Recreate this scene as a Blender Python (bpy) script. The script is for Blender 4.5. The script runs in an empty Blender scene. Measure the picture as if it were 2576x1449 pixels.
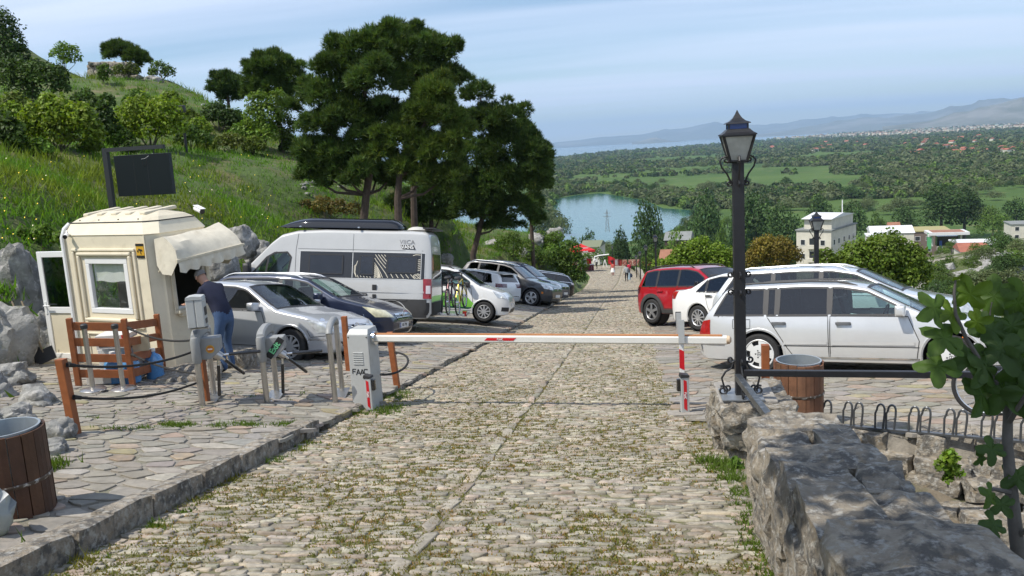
import bpy, bmesh, math, random
import numpy as np
from mathutils import Vector, Matrix, noise as mnoise
R = math.radians
random.seed(7)
rng = np.random.default_rng(7)
S = bpy.context.scene
COL = S.collection
# ------------------------------------------------------------------ camera
YAW, PITCH, ROLL, FPX = 8.309, 9.443, 3.36, 2103.7
def _axes(yaw, p, r):
 F = np.array([-math.sin(yaw)*math.cos(p), math.cos(yaw)*math.cos(p), -math.sin(p)])
 R0 = np.array([math.cos(yaw), math.sin(yaw), 0.0]); U0 = np.cross(R0, F)
 return math.cos(r)*R0-math.sin(r)*U0, math.cos(r)*U0+math.sin(r)*R0, F
CR, CU, CF = _axes(R(YAW), R(PITCH), R(ROLL))
cd = bpy.data.cameras.new('camera'); cam = bpy.data.objects.new('camera', cd); COL.objects.link(cam)
cam.matrix_world = Matrix(((CR[0], CU[0], -CF[0], 0), (CR[1], CU[1], -CF[1], 0), (CR[2], CU[2], -CF[2], 0), (0, 0, 0, 1)))
cd.sensor_width = 36; cd.lens = FPX/2576*36; cd.clip_start = 0.05; cd.clip_end = 90000
S.camera = cam
# ------------------------------------------------------------------ sky, sun, exposure
SUN_TO = Vector((-0.55, -0.36, 1.0)).normalized()
SUN_EL = math.asin(SUN_TO.z); SUN_AZ = math.atan2(SUN_TO.x, SUN_TO.y)
W = bpy.data.worlds.new('World'); S.world = W; W.use_nodes = True
nt = W.node_tree; nt.nodes.clear()
def N(tree, typ, **kw):
 n = tree.nodes.new(typ)
 for k, v in kw.items(): setattr(n, k, v)
 return n
wo = N(nt, 'ShaderNodeOutputWorld'); bg = N(nt, 'ShaderNodeBackground')
sky = N(nt, 'ShaderNodeTexSky'); sky.sky_type = 'NISHITA'; sky.sun_disc = False
sky.sun_elevation = SUN_EL; sky.sun_rotation = SUN_AZ % (2*math.pi)
sky.altitude = 100; sky.air_density = 1.0; sky.dust_density = 0.15; sky.ozone_density = 3.0
bg.inputs['Strength'].default_value = 0.122
# thin streaks of high cloud, the same all round the dome
tc = N(nt, 'ShaderNodeTexCoord'); sx = N(nt, 'ShaderNodeSeparateXYZ')
nt.links.new(tc.outputs['Generated'], sx.inputs[0])
def M(tree, op, a, b=None, c=None, clamp=False):
 n = N(tree, 'ShaderNodeMath', operation=op); n.use_clamp = clamp
 for i, v in enumerate((a, b, c)):
  if v is None: continue
  if isinstance(v, (int, float)): n.inputs[i].default_value = v
  else: tree.links.new(v, n.inputs[i])
 return n.outputs[0]
zc = M(nt, 'ADD', M(nt, 'MAXIMUM', sx.outputs[2], 0.0), 0.10)
cx = N(nt, 'ShaderNodeCombineXYZ')
nt.links.new(M(nt, 'DIVIDE', sx.outputs[0], zc), cx.inputs[0]); nt.links.new(M(nt, 'DIVIDE', sx.outputs[1], zc), cx.inputs[1])
mp = N(nt, 'ShaderNodeMapping'); mp.inputs['Rotation'].default_value = (0, 0, R(8)); mp.inputs['Scale'].default_value = (0.17, 1.0, 1); mp.inputs['Location'].default_value = (0.35, 0.0, 0)
nt.links.new(cx.outputs[0], mp.inputs[0])
n1 = N(nt, 'ShaderNodeTexNoise'); n1.inputs['Scale'].default_value = 0.62; n1.inputs['Detail'].default_value = 7; n1.inputs['Roughness'].default_value = 0.5; n1.inputs['Distortion'].default_value = 0.25
nt.links.new(mp.outputs[0], n1.inputs[0])
cr = N(nt, 'ShaderNodeValToRGB'); cr.color_ramp.elements[0].position = 0.42; cr.color_ramp.elements[0].color = (0.06, 0.06, 0.06, 1); cr.color_ramp.elements[1].position = 0.60; cr.color_ramp.elements[1].color = (0.92, 0.92, 0.92, 1)
nt.links.new(n1.outputs[0], cr.inputs[0])
# small heaped clouds low over the far mountains
n2 = N(nt, 'ShaderNodeTexNoise'); n2.inputs['Scale'].default_value = 9; n2.inputs['Detail'].default_value = 8; n2.inputs['Roughness'].default_value = 0.6
mp2 = N(nt, 'ShaderNodeMapping'); mp2.inputs['Scale'].default_value = (1, 1, 3.2)
nt.links.new(tc.outputs['Generated'], mp2.inputs[0]); nt.links.new(mp2.outputs[0], n2.inputs[0])
band = M(nt, 'MULTIPLY', M(nt, 'SMOOTH_MIN', M(nt, 'MULTIPLY', M(nt, 'ABSOLUTE', M(nt, 'SUBTRACT', sx.outputs[2], 0.032)), -34.0), 0.0, 0.1), 1.0)
heap = M(nt, 'MULTIPLY', M(nt, 'SUBTRACT', M(nt, 'ADD', n2.outputs[0], band), 0.50), 5.0, clamp=True)
cl = M(nt, 'MAXIMUM', cr.outputs[0], M(nt, 'MULTIPLY', heap, 0.75))
mx = N(nt, 'ShaderNodeMix', data_type='RGBA')
nt.links.new(cl, mx.inputs[0]); nt.links.new(sky.outputs[0], mx.inputs[6]); mx.inputs[7].default_value = (6.6, 7.3, 8.9, 1)
nt.links.new(mx.outputs[2], bg.inputs[0]); nt.links.new(bg.outputs[0], wo.inputs[0])
sl = bpy.data.lights.new('sun', 'SUN'); sl.energy = 4.5; sl.angle = R(0.53); sl.color = (1.0, 0.945, 0.85)
so = bpy.data.objects.new('sun', sl); COL.objects.link(so); so.rotation_euler = SUN_TO.to_track_quat('Z', 'Y').to_euler()
S.view_settings.view_transform = 'Standard'; S.view_settings.look = 'None'; S.view_settings.gamma = 1; S.view_settings.exposure = 0.22
S.view_settings.use_curve_mapping = False
S.cycles.max_bounces = 6; S.cycles.transparent_max_bounces = 12; S.cycles.volume_bounces = 0; S.cycles.caustics_reflective = False; S.cycles.caustics_refractive = False
S.cycles.use_denoising = True
# ------------------------------------------------------------------ rays and terrain heights
def ray(x, y): return CF+(x-1288)/FPX*CR-(y-724.5)/FPX*CU
def at(x, y, Y):
 v = ray(x, y); return v*(Y/v[1])
_RY = [-12, 0, 10, 20, 30, 40, 60, 80, 100, 120, 150]
_RZ = [0.1, -1.7, -3.25, -4.72, -6.12, -7.5, -10.4, -13.3, -15.8, -17.7, -20.2]
_yy = np.linspace(-12, 150, 700); _zz = np.interp(_yy, _RY, _RZ)
for _ in range(60): _zz[1:-1] = (_zz[:-2]+_zz[1:-1]*2+_zz[2:])/4
def RZ(y): return np.interp(y, _yy, _zz)
def LZ(x, y): return RZ(y)+np.interp(y, [8.1, 9.2], [0.14, 0.075])+np.interp(y, [15, 36], [0.06, 0.11])*np.maximum(0, -3.6-np.asarray(x, float))+np.interp(y, [8.1, 9.2], [0.0, 0.06])*np.clip((-3.6-np.asarray(x, float))/1.2, 0, 1)     # left terrace
def PZ(x, y): return RZ(y)+0.02                                                     # right lot
def on(x, y, fn):
 "where the ray through a point of the photograph meets the surface fn"
 v = ray(x, y); t = 4.0
 for _ in range(60):
  p = v*t; t -= (p[2]-fn(p[0], p[1]))/(v[2]-0.001+0.15*v[1]+(0.06*v[0] if fn is LZ and p[0] < -3.6 else 0))
 return v*t
BASE = np.array([(-3.9, -3), (-4.3, 3.0), (-5.2, 5.5), (-6.1, 7.2), (-7.8, 8.9), (-9.3, 10.8), (-10.3, 12.5), (-11.2, 15), (-11.8, 19), (-11.6, 23), (-9.8, 27), (-9.6, 31), (-9.6, 36),
    (-9.4, 41), (-8.6, 46.5), (-5.6, 51), (-4.4, 62), (-5.2, 75), (-6.2, 90), (-8.5, 105), (-14, 120), (-30, 140)], float)
def XB(y): return np.interp(y, BASE[:, 1], BASE[:, 0])
class TPS:
 def __init__(s, P, z, lam=1e-3):
  s.P = P = np.asarray(P, float); n = len(P)
  K = s.k(P, P)+np.eye(n)*lam; A = np.c_[np.ones(n), P]
  L = np.block([[K, A], [A.T, np.zeros((3, 3))]]); s.w = np.linalg.solve(L, np.r_[z, 0, 0, 0])
 def k(s, A, B):
  d = ((A[:, None]-B[None])**2).sum(-1); return d*np.log(d+1e-9)*0.5
 def __call__(s, Q):
  Q = np.asarray(Q, float); return s.k(Q, s.P)@s.w[:-3]+np.c_[np.ones(len(Q)), Q]@s.w[-3:]
_hp = [(-40, 640, 13), (0, 400, 23), (0, 270, 36), (0, 150, 52), (-60, 60, 60), (130, 640, 16.5), (200, 540, 18.5), (200, 400, 26), (230, 300, 38), (250, 205, 52), (400, 530, 21), (400, 410, 30), (400, 300, 42), (430, 205, 54),
 (600, 575, 25), (600, 480, 31), (600, 390, 38), (540, 265, 52), (650, 310, 50), (800, 560, 27.5), (800, 470, 34), (800, 380, 44), (1000, 585, 33), (1000, 500, 38), (1000, 455, 44), (1150, 615, 38), (1150, 510, 46),
 (1300, 612, 50), (1335, 585, 56), (1412, 618, 62)]
_P = [at(*h) for h in _hp]
_pts = [(p[0], p[1], p[2]) for p in _P]
for h in _hp:                                        # the far side of the ridge falls away
 if h in ((0, 150, 52), (250, 205, 52), (430, 205, 54), (650, 310, 50), (1000, 455, 44), (1150, 510, 46), (1335, 585, 56), (800, 380, 44)):
  p = at(*h); u = p[:2]/np.linalg.norm(p[:2]); _pts += [(p[0]+u[0]*18, p[1]+u[1]*18, p[2]-5), (p[0]+u[0]*45, p[1]+u[1]*45, p[2]-18)]
for x, y in BASE[1:]: _pts.append((x-0.8, y, float(LZ(x, y))+0.55))
_pts += [(-12, 2, 0.8), (-25, 5, 4.0), (-9, -4, 0.5), (-12, 80, -12), (-14, 100, -15)]
_pts = np.array(_pts); HT = TPS(_pts[:, :2], _pts[:, 2], 2.0)
def hill_z(x, y):
 x = np.atleast_1d(np.asarray(x, float)); y = np.atleast_1d(np.asarray(y, float))
 t = XB(y)-x; z = np.concatenate([HT(np.c_[x[i:i+20000], y[i:i+20000]]) for i in range(0, len(x), 20000)])
 lo = np.where(y < 50, LZ(x, y), RZ(y))-0.45
 k = np.clip((t+0.15)/0.7, 0, 1); k = k*k*(3-2*k)
 return lo+(np.maximum(z, lo)-lo)*k
PLAIN = -45.0
_vp = [(9, 8, -4.5), (10, 14, -6), (10, 22, -8), (9, 32, -10), (6, 45, -11.5), (4, 60, -12.5), (4, 80, -15), (3, 100, -18), (-6, 118, -19.5), (-8, 135, -23), (4, 125, -22), (-4, 160, -29), (-40, 150, -32), (-70, 120, -30), (-90, 220, -44), (-20, 230, -41), (30, 110, -24),
 (25, 60, -17), (30, 160, -32), (60, 235, -42), (20, 300, -45), (130, 330, -45), (-60, 330, -45), (220, 260, -44), (6, 4, -4.2), (7, -6, -3), (14, 2, -6), (-120, 60, -30), (-120, 0, -15)]
for q in ((2330, 700, 85), (2330, 790, 50), (2400, 670, 85), (2450, 720, 60), (2560, 660, 75), (2576, 780, 42), (2420, 800, 42), (2300, 660, 130), (2100, 688, 215), (2350, 640, 235), (2480, 640, 160), (2576, 625, 95), (2700, 640, 90), (2700, 780, 40)):
 p = at(*q); _vp.append(tuple(p))
_vp = np.array(_vp); VT = TPS(_vp[:, :2], _vp[:, 2], 30.0)
def valley_z(x, y):
 x = np.atleast_1d(np.asarray(x, float)); y = np.atleast_1d(np.asarray(y, float))
 r = np.hypot(x, y); z = np.concatenate([VT(np.c_[x[i:i+20000], y[i:i+20000]]) for i in range(0, len(x), 20000)])
 k = np.clip((r-260)/90, 0, 1); k = k*k*(3-2*k)
 z = np.maximum(z*(1-k)+PLAIN*k, PLAIN); z = np.where(r > 350, PLAIN, z)
 lot = np.clip((8.6-x)/1.5, 0, 1)*np.clip((y+5)/2, 0, 1)*np.clip((130-y)/10, 0, 1)
 lot *= np.where(y > 36, np.clip((2.6+np.clip((46-y)/10, 0, 1)*6-x)/1.5, 0, 1), 1)
 cap = RZ(y)-0.6
 z = np.where((lot > 0) & (x > XB(y)-1.5), np.minimum(z, z+(np.minimum(z, cap)-z)*np.clip(lot*3, 0, 1)), z)
 z = np.where(x < XB(y)-1.5, np.minimum(z, np.where(r < 140, RZ(y)-9, z)), z)
 return z
# ------------------------------------------------------------------ helpers: tags, meshes, materials
def tag(o, label=None, cat=None, group=None, kind=None):
 if label: o['label'] = label
 if cat: o['category'] = cat
 if group: o['group'] = group
 if kind: o['kind'] = kind
 return o
def empty(name, loc=(0, 0, 0), rz=0.0, label=None, cat=None, group=None, mat=None):
 o = bpy.data.objects.new(name, None); COL.objects.link(o); o.empty_display_size = 0.2
 if mat is not None: o.matrix_world = mat
 else: o.location = loc; o.rotation_euler = (0, 0, rz)
 return tag(o, label, cat, group)
def link(name, me, parent=None, mat=None):
 o = bpy.data.objects.new(name, me); COL.objects.link(o)
 if parent is not None: o.parent = parent
 if mat is not None:
  for m in (mat if isinstance(mat, (list, tuple)) else [mat]): me.materials.append(m)
 return o
def np_mesh(name, V, F, mat=None, parent=None, tint=None, smooth=False):
 "uniform polygon mesh straight from arrays; tint is one colour per vertex"
 V = np.asarray(V, np.float32); F = np.asarray(F, np.int32); k = F.shape[1]; me = bpy.data.meshes.new(name)
 me.vertices.add(len(V)); me.vertices.foreach_set('co', V.ravel())
 me.loops.add(F.size); me.loops.foreach_set('vertex_index', F.ravel())
 me.polygons.add(len(F)); me.polygons.foreach_set('loop_start', np.arange(0, F.size, k, dtype=np.int32)); me.polygons.foreach_set('loop_total', np.full(len(F), k, np.int32))
 if smooth: me.polygons.foreach_set('use_smooth', np.ones(len(F), bool))
 me.update(calc_edges=True)
 if tint is not None:
  a = me.color_attributes.new('tint', 'FLOAT_COLOR', 'POINT'); t = np.ones((len(V), 4), np.float32); t[:, :3] = tint; a.data.foreach_set('color', t.ravel())
 return link(name, me, parent, mat)
def copy_tree(o, parent=None):
 c = o.copy(); COL.objects.link(c)
 if parent is not None: c.parent = parent
 for ch in list(o.children): copy_tree(ch, c)
 return c
class MB:
 "collects shapes and links them as one mesh object"
 def __init__(s): s.v = []; s.f = []; s.t = []; s.cur = None
 def add(s, V, F, T=None):
  n = len(s.v); s.v += [tuple(map(float, p)) for p in V]; s.f += [tuple(i+n for i in f) for f in F]
  s.t += [T if T is not None else (s.cur or (0.5, 0.5, 0.5))]*len(V); return s
 def box(s, c, d, rz=0.0, M_=None, ax=None):
  x, y, z = d[0]/2, d[1]/2, d[2]/2
  P = [Vector((a*x, b*y, e*z)) for e in (-1, 1) for b in (-1, 1) for a in (-1, 1)]
  if ax is not None: P = [Matrix(ax).transposed()@p for p in P]
  if rz: P = [Matrix.Rotation(rz, 3, 'Z')@p for p in P]
  if M_ is not None: P = [M_@p for p in P]
  c = Vector(c); return s.add([p+c for p in P], [(0, 2, 3, 1), (4, 5, 7, 6), (0, 1, 5, 4), (2, 6, 7, 3), (0, 4, 6, 2), (1, 3, 7, 5)])
 def bar(s, a, b, w, h=None, up=(0, 0, 1)):
  a = Vector(a); b = Vector(b); d = (b-a); L = d.length; d.normalize(); u = Vector(up)
  if abs(d.dot(u)) > 0.99: u = Vector((0, 1, 0))
  sd = d.cross(u).normalized(); u = sd.cross(d)
  h = w if h is None else h
  V = [p+sd*i*w/2+u*j*h/2 for p in (a, b) for i, j in ((-1, -1), (1, -1), (1, 1), (-1, 1))]
  return s.add(V, [(3, 2, 1, 0), (4, 5, 6, 7), (0, 1, 5, 4), (1, 2, 6, 5), (2, 3, 7, 6), (3, 0, 4, 7)])
 def tube(s, pts, r, n=8, caps=True, closed=False):
  pts = [Vector(p) for p in pts]; m = len(pts); rr = r if isinstance(r, (list, tuple, np.ndarray)) else [r]*m
  V = []; prev = None
  for i, p in enumerate(pts):
   if closed: d = pts[(i+1) % m]-pts[i-1]
   else: d = pts[min(i+1, m-1)]-pts[max(i-1, 0)]
   d = d.normalized() if d.length > 1e-9 else Vector((0, 0, 1))
   if prev is None:
    u = Vector((0, 0, 1)) if abs(d.z) < 0.9 else Vector((1, 0, 0)); a = d.cross(u).normalized()
   else: a = (prev-d*prev.dot(d)).normalized()
   prev = a; b = d.cross(a)
   V += [p+(a*math.cos(2*math.pi*k/n)+b*math.sin(2*math.pi*k/n))*rr[i] for k in range(n)]
  F = []
  for i in range(m if closed else m-1):
   j = (i+1) % m
   F += [(i*n+k, i*n+(k+1) % n, j*n+(k+1) % n, j*n+k) for k in range(n)]
  if caps and not closed: F += [tuple(range(n))[::-1], tuple((m-1)*n+k for k in range(n))]
  return s.add(V, F)
 def cyl(s, a, b, r, r2=None, n=16): return s.tube([a, b], [r, r if r2 is None else r2], n)
 def lathe(s, prof, c=(0, 0, 0), n=20, caps=True):
  c = Vector(c); V = []; m = len(prof)
  for r, z in prof: V += [c+Vector((r*math.cos(2*math.pi*k/n), r*math.sin(2*math.pi*k/n), z)) for k in range(n)]
  F = [(i*n+k, i*n+(k+1) % n, (i+1)*n+(k+1) % n, (i+1)*n+k) for i in range(m-1) for k in range(n)]
  if caps: F += [tuple(range(n))[::-1], tuple((m-1)*n+k for k in range(n))]
  return s.add(V, F)
 def prism(s, poly, o, u, v, depth):
  "2-D outline poly in the plane (o,u,v), extruded by the vector depth"
  o = Vector(o); u = Vector(u); v = Vector(v); d = Vector(depth); n = len(poly)
  A = [o+u*p[0]+v*p[1] for p in poly]; V = A+[p+d for p in A]
  return s.add(V, [tuple(range(n))[::-1], tuple(range(n, 2*n))]+[(i, (i+1) % n, n+(i+1) % n, n+i) for i in range(n)])
 def grid(s, P):
  "P[i][j] points"
  m = len(P); n = len(P[0]); return s.add([p for r_ in P for p in r_], [(i*n+j, i*n+j+1, (i+1)*n+j+1, (i+1)*n+j) for i in range(m-1) for j in range(n-1)])
 def build(s, name, mat=None, parent=None, smooth=False, bevel=0.0, seg=2, angle=40, fix=True, tint=False):
  me = bpy.data.meshes.new(name); me.from_pydata(s.v, [], s.f)
  if tint:
   a = me.color_attributes.new('tint', 'FLOAT_COLOR', 'POINT'); a.data.foreach_set('color', np.c_[np.array(s.t, np.float32), np.ones(len(s.t), np.float32)].ravel())
  if fix or bevel:
   bm = bmesh.new(); bm.from_mesh(me)
   if fix: bmesh.ops.recalc_face_normals(bm, faces=bm.faces)
   if bevel:
    es = [e for e in bm.edges if len(e.link_faces) == 2 and e.calc_face_angle(0) > R(30)]
    bmesh.ops.bevel(bm, geom=es, offset=bevel, segments=seg, affect='EDGES', profile=0.5, clamp_overlap=True)
   bm.to_mesh(me); bm.free()
  if smooth:
   me.polygons.foreach_set('use_smooth', np.ones(len(me.polygons), bool)); me.set_sharp_from_angle(angle=R(angle))
  return link(name, me, parent, mat)
MATS = {}
def pmat(name, col, rough=0.6, metal=0.0, spec=0.5, coat=0.0, var=0.0, scale=6.0, bump=0.0, bscale=40.0, tint=False, stain=None, trans=0.0, emit=None, detail=6, alpha=None, sheen=0.0):
 "principled material with noise variation, optional per-piece tint, stain colour (amount, scale, colour) and relief"
 if name in MATS: return MATS[name]
 m = bpy.data.materials.new(name); m.use_nodes = True; t = m.node_tree; p = t.nodes['Principled BSDF']; L = t.links.new
 p.inputs['Roughness'].default_value = rough; p.inputs['Metallic'].default_value = metal; p.inputs['Specular IOR Level'].default_value = spec; p.inputs['Coat Weight'].default_value = coat; p.inputs['Coat Roughness'].default_value = 0.04
 out = None
 tc = N(t, 'ShaderNodeTexCoord')
 c = N(t, 'ShaderNodeRGB'); c.outputs[0].default_value = (*col, 1); out = c.outputs[0]
 if tint:
  a = N(t, 'ShaderNodeAttribute', attribute_name='tint'); q = N(t, 'ShaderNodeMix', data_type='RGBA', blend_type='MULTIPLY'); q.inputs[0].default_value = 1.0
  L(out, q.inputs[6]); g = N(t, 'ShaderNodeMix', data_type='RGBA', blend_type='ADD'); g.inputs[0].default_value = 1; L(a.outputs[0], g.inputs[6]); L(a.outputs[0], g.inputs[7]); L(g.outputs[2], q.inputs[7]); out = q.outputs[2]
 if var:
  n = N(t, 'ShaderNodeTexNoise'); n.inputs['Scale'].default_value = scale; n.inputs['Detail'].default_value = detail; n.inputs['Roughness'].default_value = 0.62; L(tc.outputs['Object'], n.inputs[0])
  mr = N(t, 'ShaderNodeMapRange'); mr.inputs[1].default_value = 0.28; mr.inputs[2].default_value = 0.72; mr.inputs[3].default_value = 1-var; mr.inputs[4].default_value = 1+var; L(n.outputs[0], mr.inputs[0])
  q = N(t, 'ShaderNodeMix', data_type='RGBA', blend_type='MULTIPLY'); q.inputs[0].default_value = 1; L(out, q.inputs[6]); L(mr.outputs[0], q.inputs[7]); out = q.outputs[2]
 for st in (stain or []):
  amt, sc, scol = st[:3]; n = N(t, 'ShaderNodeTexNoise'); n.inputs['Scale'].default_value = sc; n.inputs['Detail'].default_value = 8; n.inputs['Roughness'].default_value = 0.65
  ad = N(t, 'ShaderNodeVectorMath', operation='ADD'); ad.inputs[1].default_value = (sc*1.7, amt*31, 4.3); L(tc.outputs['Object'], ad.inputs[0]); L(ad.outputs[0], n.inputs[0])
  mr = N(t, 'ShaderNodeMapRange'); mr.inputs[1].default_value = 0.62-amt*0.3; mr.inputs[2].default_value = 0.74-amt*0.3; L(n.outputs[0], mr.inputs[0])
  q = N(t, 'ShaderNodeMix', data_type='RGBA'); L(M(t, 'MULTIPLY', mr.outputs[0], st[3] if len(st) > 3 else 0.85), q.inputs[0]); L(out, q.inputs[6]); q.inputs[7].default_value = (*scol, 1); out = q.outputs[2]
 L(out, p.inputs['Base Color'])
 if bump:
  n = N(t, 'ShaderNodeTexNoise'); n.inputs['Scale'].default_value = bscale; n.inputs['Detail'].default_value = 9; n.inputs['Roughness'].default_value = 0.68; L(tc.outputs['Object'], n.inputs[0])
  b = N(t, 'ShaderNodeBump'); b.inputs['Strength'].default_value = 1.0; b.inputs['Distance'].default_value = bump; L(n.outputs[0], b.inputs['Height']); L(b.outputs[0], p.inputs['Normal'])
 if trans:
  tr = N(t, 'ShaderNodeBsdfTranslucent'); q = N(t, 'ShaderNodeMix', data_type='RGBA', blend_type='MULTIPLY'); q.inputs[0].default_value = 1; L(out, q.inputs[6]); q.inputs[7].default_value = (1.15, 1.2, 0.55, 1); L(q.outputs[2], tr.inputs[0])
  ms = N(t, 'ShaderNodeMixShader'); ms.inputs[0].default_value = trans; L(p.outputs[0], ms.inputs[1]); L(tr.outputs[0], ms.inputs[2]); L(ms.outputs[0], t.nodes['Material Output'].inputs[0])
 if alpha is not None: p.inputs['Alpha'].default_value = alpha
 MATS[name] = m; return m
def glassmat(name, tintc=(0.5, 0.6, 0.58), through=0.7, rough=0.02):
 "thin sheet of glass: lets light straight through, tinted, and mirrors more at a glancing angle"
 if name in MATS: return MATS[name]
 m = bpy.data.materials.new(name); m.use_nodes = True; t = m.node_tree; t.nodes.clear(); L = t.links.new
 o = N(t, 'ShaderNodeOutputMaterial'); tr = N(t, 'ShaderNodeBsdfTransparent'); tr.inputs[0].default_value = tuple(c*through for c in tintc)+(1,)
 gl = N(t, 'ShaderNodeBsdfGlossy'); gl.inputs['Roughness'].default_value = rough; gl.inputs[0].default_value = (0.95, 0.97, 1, 1)
 fr = N(t, 'ShaderNodeFresnel'); ge = N(t, 'ShaderNodeNewGeometry'); L(M(t, 'SUBTRACT', 1.5, M(t, 'MULTIPLY', ge.outputs['Backfacing'], 0.8333)), fr.inputs[0]); ms = N(t, 'ShaderNodeMixShader'); L(M(t, 'ADD', fr.outputs[0], 0.03), ms.inputs[0]); L(tr.outputs[0], ms.inputs[1]); L(gl.outputs[0], ms.inputs[2]); L(ms.outputs[0], o.inputs[0])
 MATS[name] = m; return m
def vary(n, lo=0.35, hi=0.65, hue=0.03, g=rng):
 b = g.uniform(lo, hi, (n, 1)); return np.clip(b*(1+g.normal(0, hue, (n, 3))), 0.02, 1)
def text(s, size, name, mat, parent, M_, depth=0.002, align='CENTER', sx=1.0, shear=0.0, bold=0.0):
 cu = bpy.data.curves.new(name, 'FONT'); cu.body = s; cu.size = size; cu.extrude = depth; cu.align_x = align; cu.align_y = 'CENTER'; cu.shear = shear; cu.offset = bold; cu.resolution_u = 3
 o = bpy.data.objects.new(name, cu); COL.objects.link(o); dg = bpy.context.evaluated_depsgraph_get(); me = bpy.data.meshes.new_from_object(o.evaluated_get(dg)); bpy.data.objects.remove(o); me.name = name
 me.transform(Matrix.Diagonal((sx, 1, 1, 1))); me.transform(M_); me.materials.clear()
 return link(name, me, parent, mat)
def basis(o, u, v):
 "matrix whose local x,y lie along u,v at o"
 u = Vector(u).normalized(); w = u.cross(Vector(v)).normalized(); v = w.cross(u)
 m = Matrix((u, v, w)).transposed().to_4x4(); m.translation = Vector(o); return m
# ================================================================== materials of the ground
m_stone = pmat('cobble_stone', (0.29, 0.262, 0.205), 0.85, var=0.30, scale=14, bump=0.006, bscale=55, tint=True, stain=[(0.30, 22, (0.17, 0.155, 0.13), 0.6), (0.2, 9, (0.46, 0.42, 0.36), 0.6)])
m_flag = pmat('flag_stone', (0.275, 0.25, 0.208), 0.85, var=0.24, scale=9, bump=0.005, bscale=45, tint=True, stain=[(0.28, 14, (0.21, 0.195, 0.175), 0.6)])
m_mortar = pmat('joint_soil', (0.205, 0.185, 0.13), 0.95, var=0.3, scale=30, bump=0.012, bscale=90, stain=[(0.62, 2.2, (0.135, 0.135, 0.045), 0.8), (0.40, 7.0, (0.24, 0.14, 0.065), 0.7), (0.42, 5.0, (0.26, 0.23, 0.18), 0.8)])
m_mortar2 = pmat('joint_mortar', (0.25, 0.225, 0.185), 0.95, var=0.3, scale=18, bump=0.010, bscale=70, stain=[(0.30, 6, (0.17, 0.15, 0.12), 0.6), (0.22, 2.0, (0.12, 0.13, 0.05), 0.6)])
m_rock = pmat('limestone', (0.29, 0.285, 0.265), 0.92, var=0.35, scale=3.5, bump=0.05, bscale=9, stain=[(0.42, 3.2, (0.14, 0.135, 0.125), 0.85), (0.3, 7.0, (0.50, 0.48, 0.45), 0.7), (0.16, 5.0, (0.12, 0.13, 0.06), 0.7)])
m_wall = pmat('weathered_wall_stone', (0.32, 0.285, 0.235), 0.92, var=0.36, scale=9, bump=0.045, bscale=20, tint=True, stain=[(0.52, 7.5, (0.095, 0.092, 0.085), 0.85), (0.36, 19.0, (0.50, 0.48, 0.43), 0.8), (0.2, 11.0, (0.30, 0.22, 0.12), 0.5)])
m_hill = pmat('hill_turf', (0.068, 0.108, 0.024), 0.95, var=0.4, scale=0.9, bump=0.10, bscale=5, stain=[(0.42, 0.55, (0.155, 0.135, 0.055), 0.7), (0.20, 0.9, (0.22, 0.185, 0.12), 0.7)])
m_grass = pmat('grass_blade', (0.105, 0.165, 0.028), 0.7, tint=True, trans=0.4, spec=0.25)
m_moss = pmat('joint_weed', (0.165, 0.175, 0.055), 0.8, tint=True, trans=0.35, spec=0.2)
# ================================================================== valley floor out to the horizon
def grid_tris(nx, ny):
 i, j = np.meshgrid(np.arange(nx-1), np.arange(ny-1), indexing='ij'); a = (i*ny+j).ravel()
 return np.c_[a, a+ny, a+ny+1, a+1]
az = np.radians(np.linspace(-100, 110, 330)); rr = np.r_[np.geomspace(3, 360, 150), np.geomspace(380, 60000, 60)]
A_, R_ = np.meshgrid(az, rr, indexing='ij'); X = (np.sin(A_)*R_).ravel(); Y = (np.cos(A_)*R_).ravel()
Z = valley_z(X, Y)
m_valley = bpy.data.materials.new('valley_fields'); m_valley.use_nodes = True
t = m_valley.node_tree; p = t.nodes['Principled BSDF']; p.inputs['Roughness'].default_value = 0.95; p.inputs['Specular IOR Level'].default_value = 0.15; Lk = t.links.new
tcn = N(t, 'ShaderNodeTexCoord')
def noise_ramp(tree, vec, scale, lo, hi, detail=6, dist=0.0):
 n = N(tree, 'ShaderNodeTexNoise'); n.inputs['Scale'].default_value = scale; n.inputs['Detail'].default_value = detail; n.inputs['Distortion'].default_value = dist; tree.links.new(vec, n.inputs[0])
 r = N(tree, 'ShaderNodeMapRange'); r.inputs[1].default_value = lo; r.inputs[2].default_value = hi; tree.links.new(n.outputs[0], r.inputs[0]); return r.outputs[0]
def mixc(tree, f, a, b):
 q = N(tree, 'ShaderNodeMix', data_type='RGBA'); tree.links.new(f, q.inputs[0])
 for v, i in ((a, 6), (b, 7)):
  if isinstance(v, tuple): q.inputs[i].default_value = (*v, 1)
  else: tree.links.new(v, q.inputs[i])
 return q.outputs[2]
c = mixc(t, noise_ramp(t, tcn.outputs['Object'], 0.012, 0.4, 0.6), (0.058, 0.105, 0.024), (0.080, 0.130, 0.032))
c = mixc(t, noise_ramp(t, tcn.outputs['Object'], 0.0045, 0.52, 0.60, 8, 0.6), c, (0.045, 0.085, 0.022))
c = mixc(t, noise_ramp(t, tcn.outputs['Object'], 0.05, 0.62, 0.70), c, (0.14, 0.15, 0.06))
geo = N(t, 'ShaderNodeNewGeometry'); sep = N(t, 'ShaderNodeSeparateXYZ'); Lk(geo.outputs['Position'], sep.inputs[0])
slope = M(t, 'MULTIPLY', M(t, 'ADD', sep.outputs[2], 44.0), 0.5, clamp=True)     # the castle slope above the plain is rocky turf
rocky = mixc(t, noise_ramp(t, tcn.outputs['Object'], 0.16, 0.50, 0.57, 8, 0.8), (0.085, 0.105, 0.035), (0.28, 0.255, 0.215))
c = mixc(t, slope, c, rocky); Lk(c, p.inputs['Base Color'])
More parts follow.
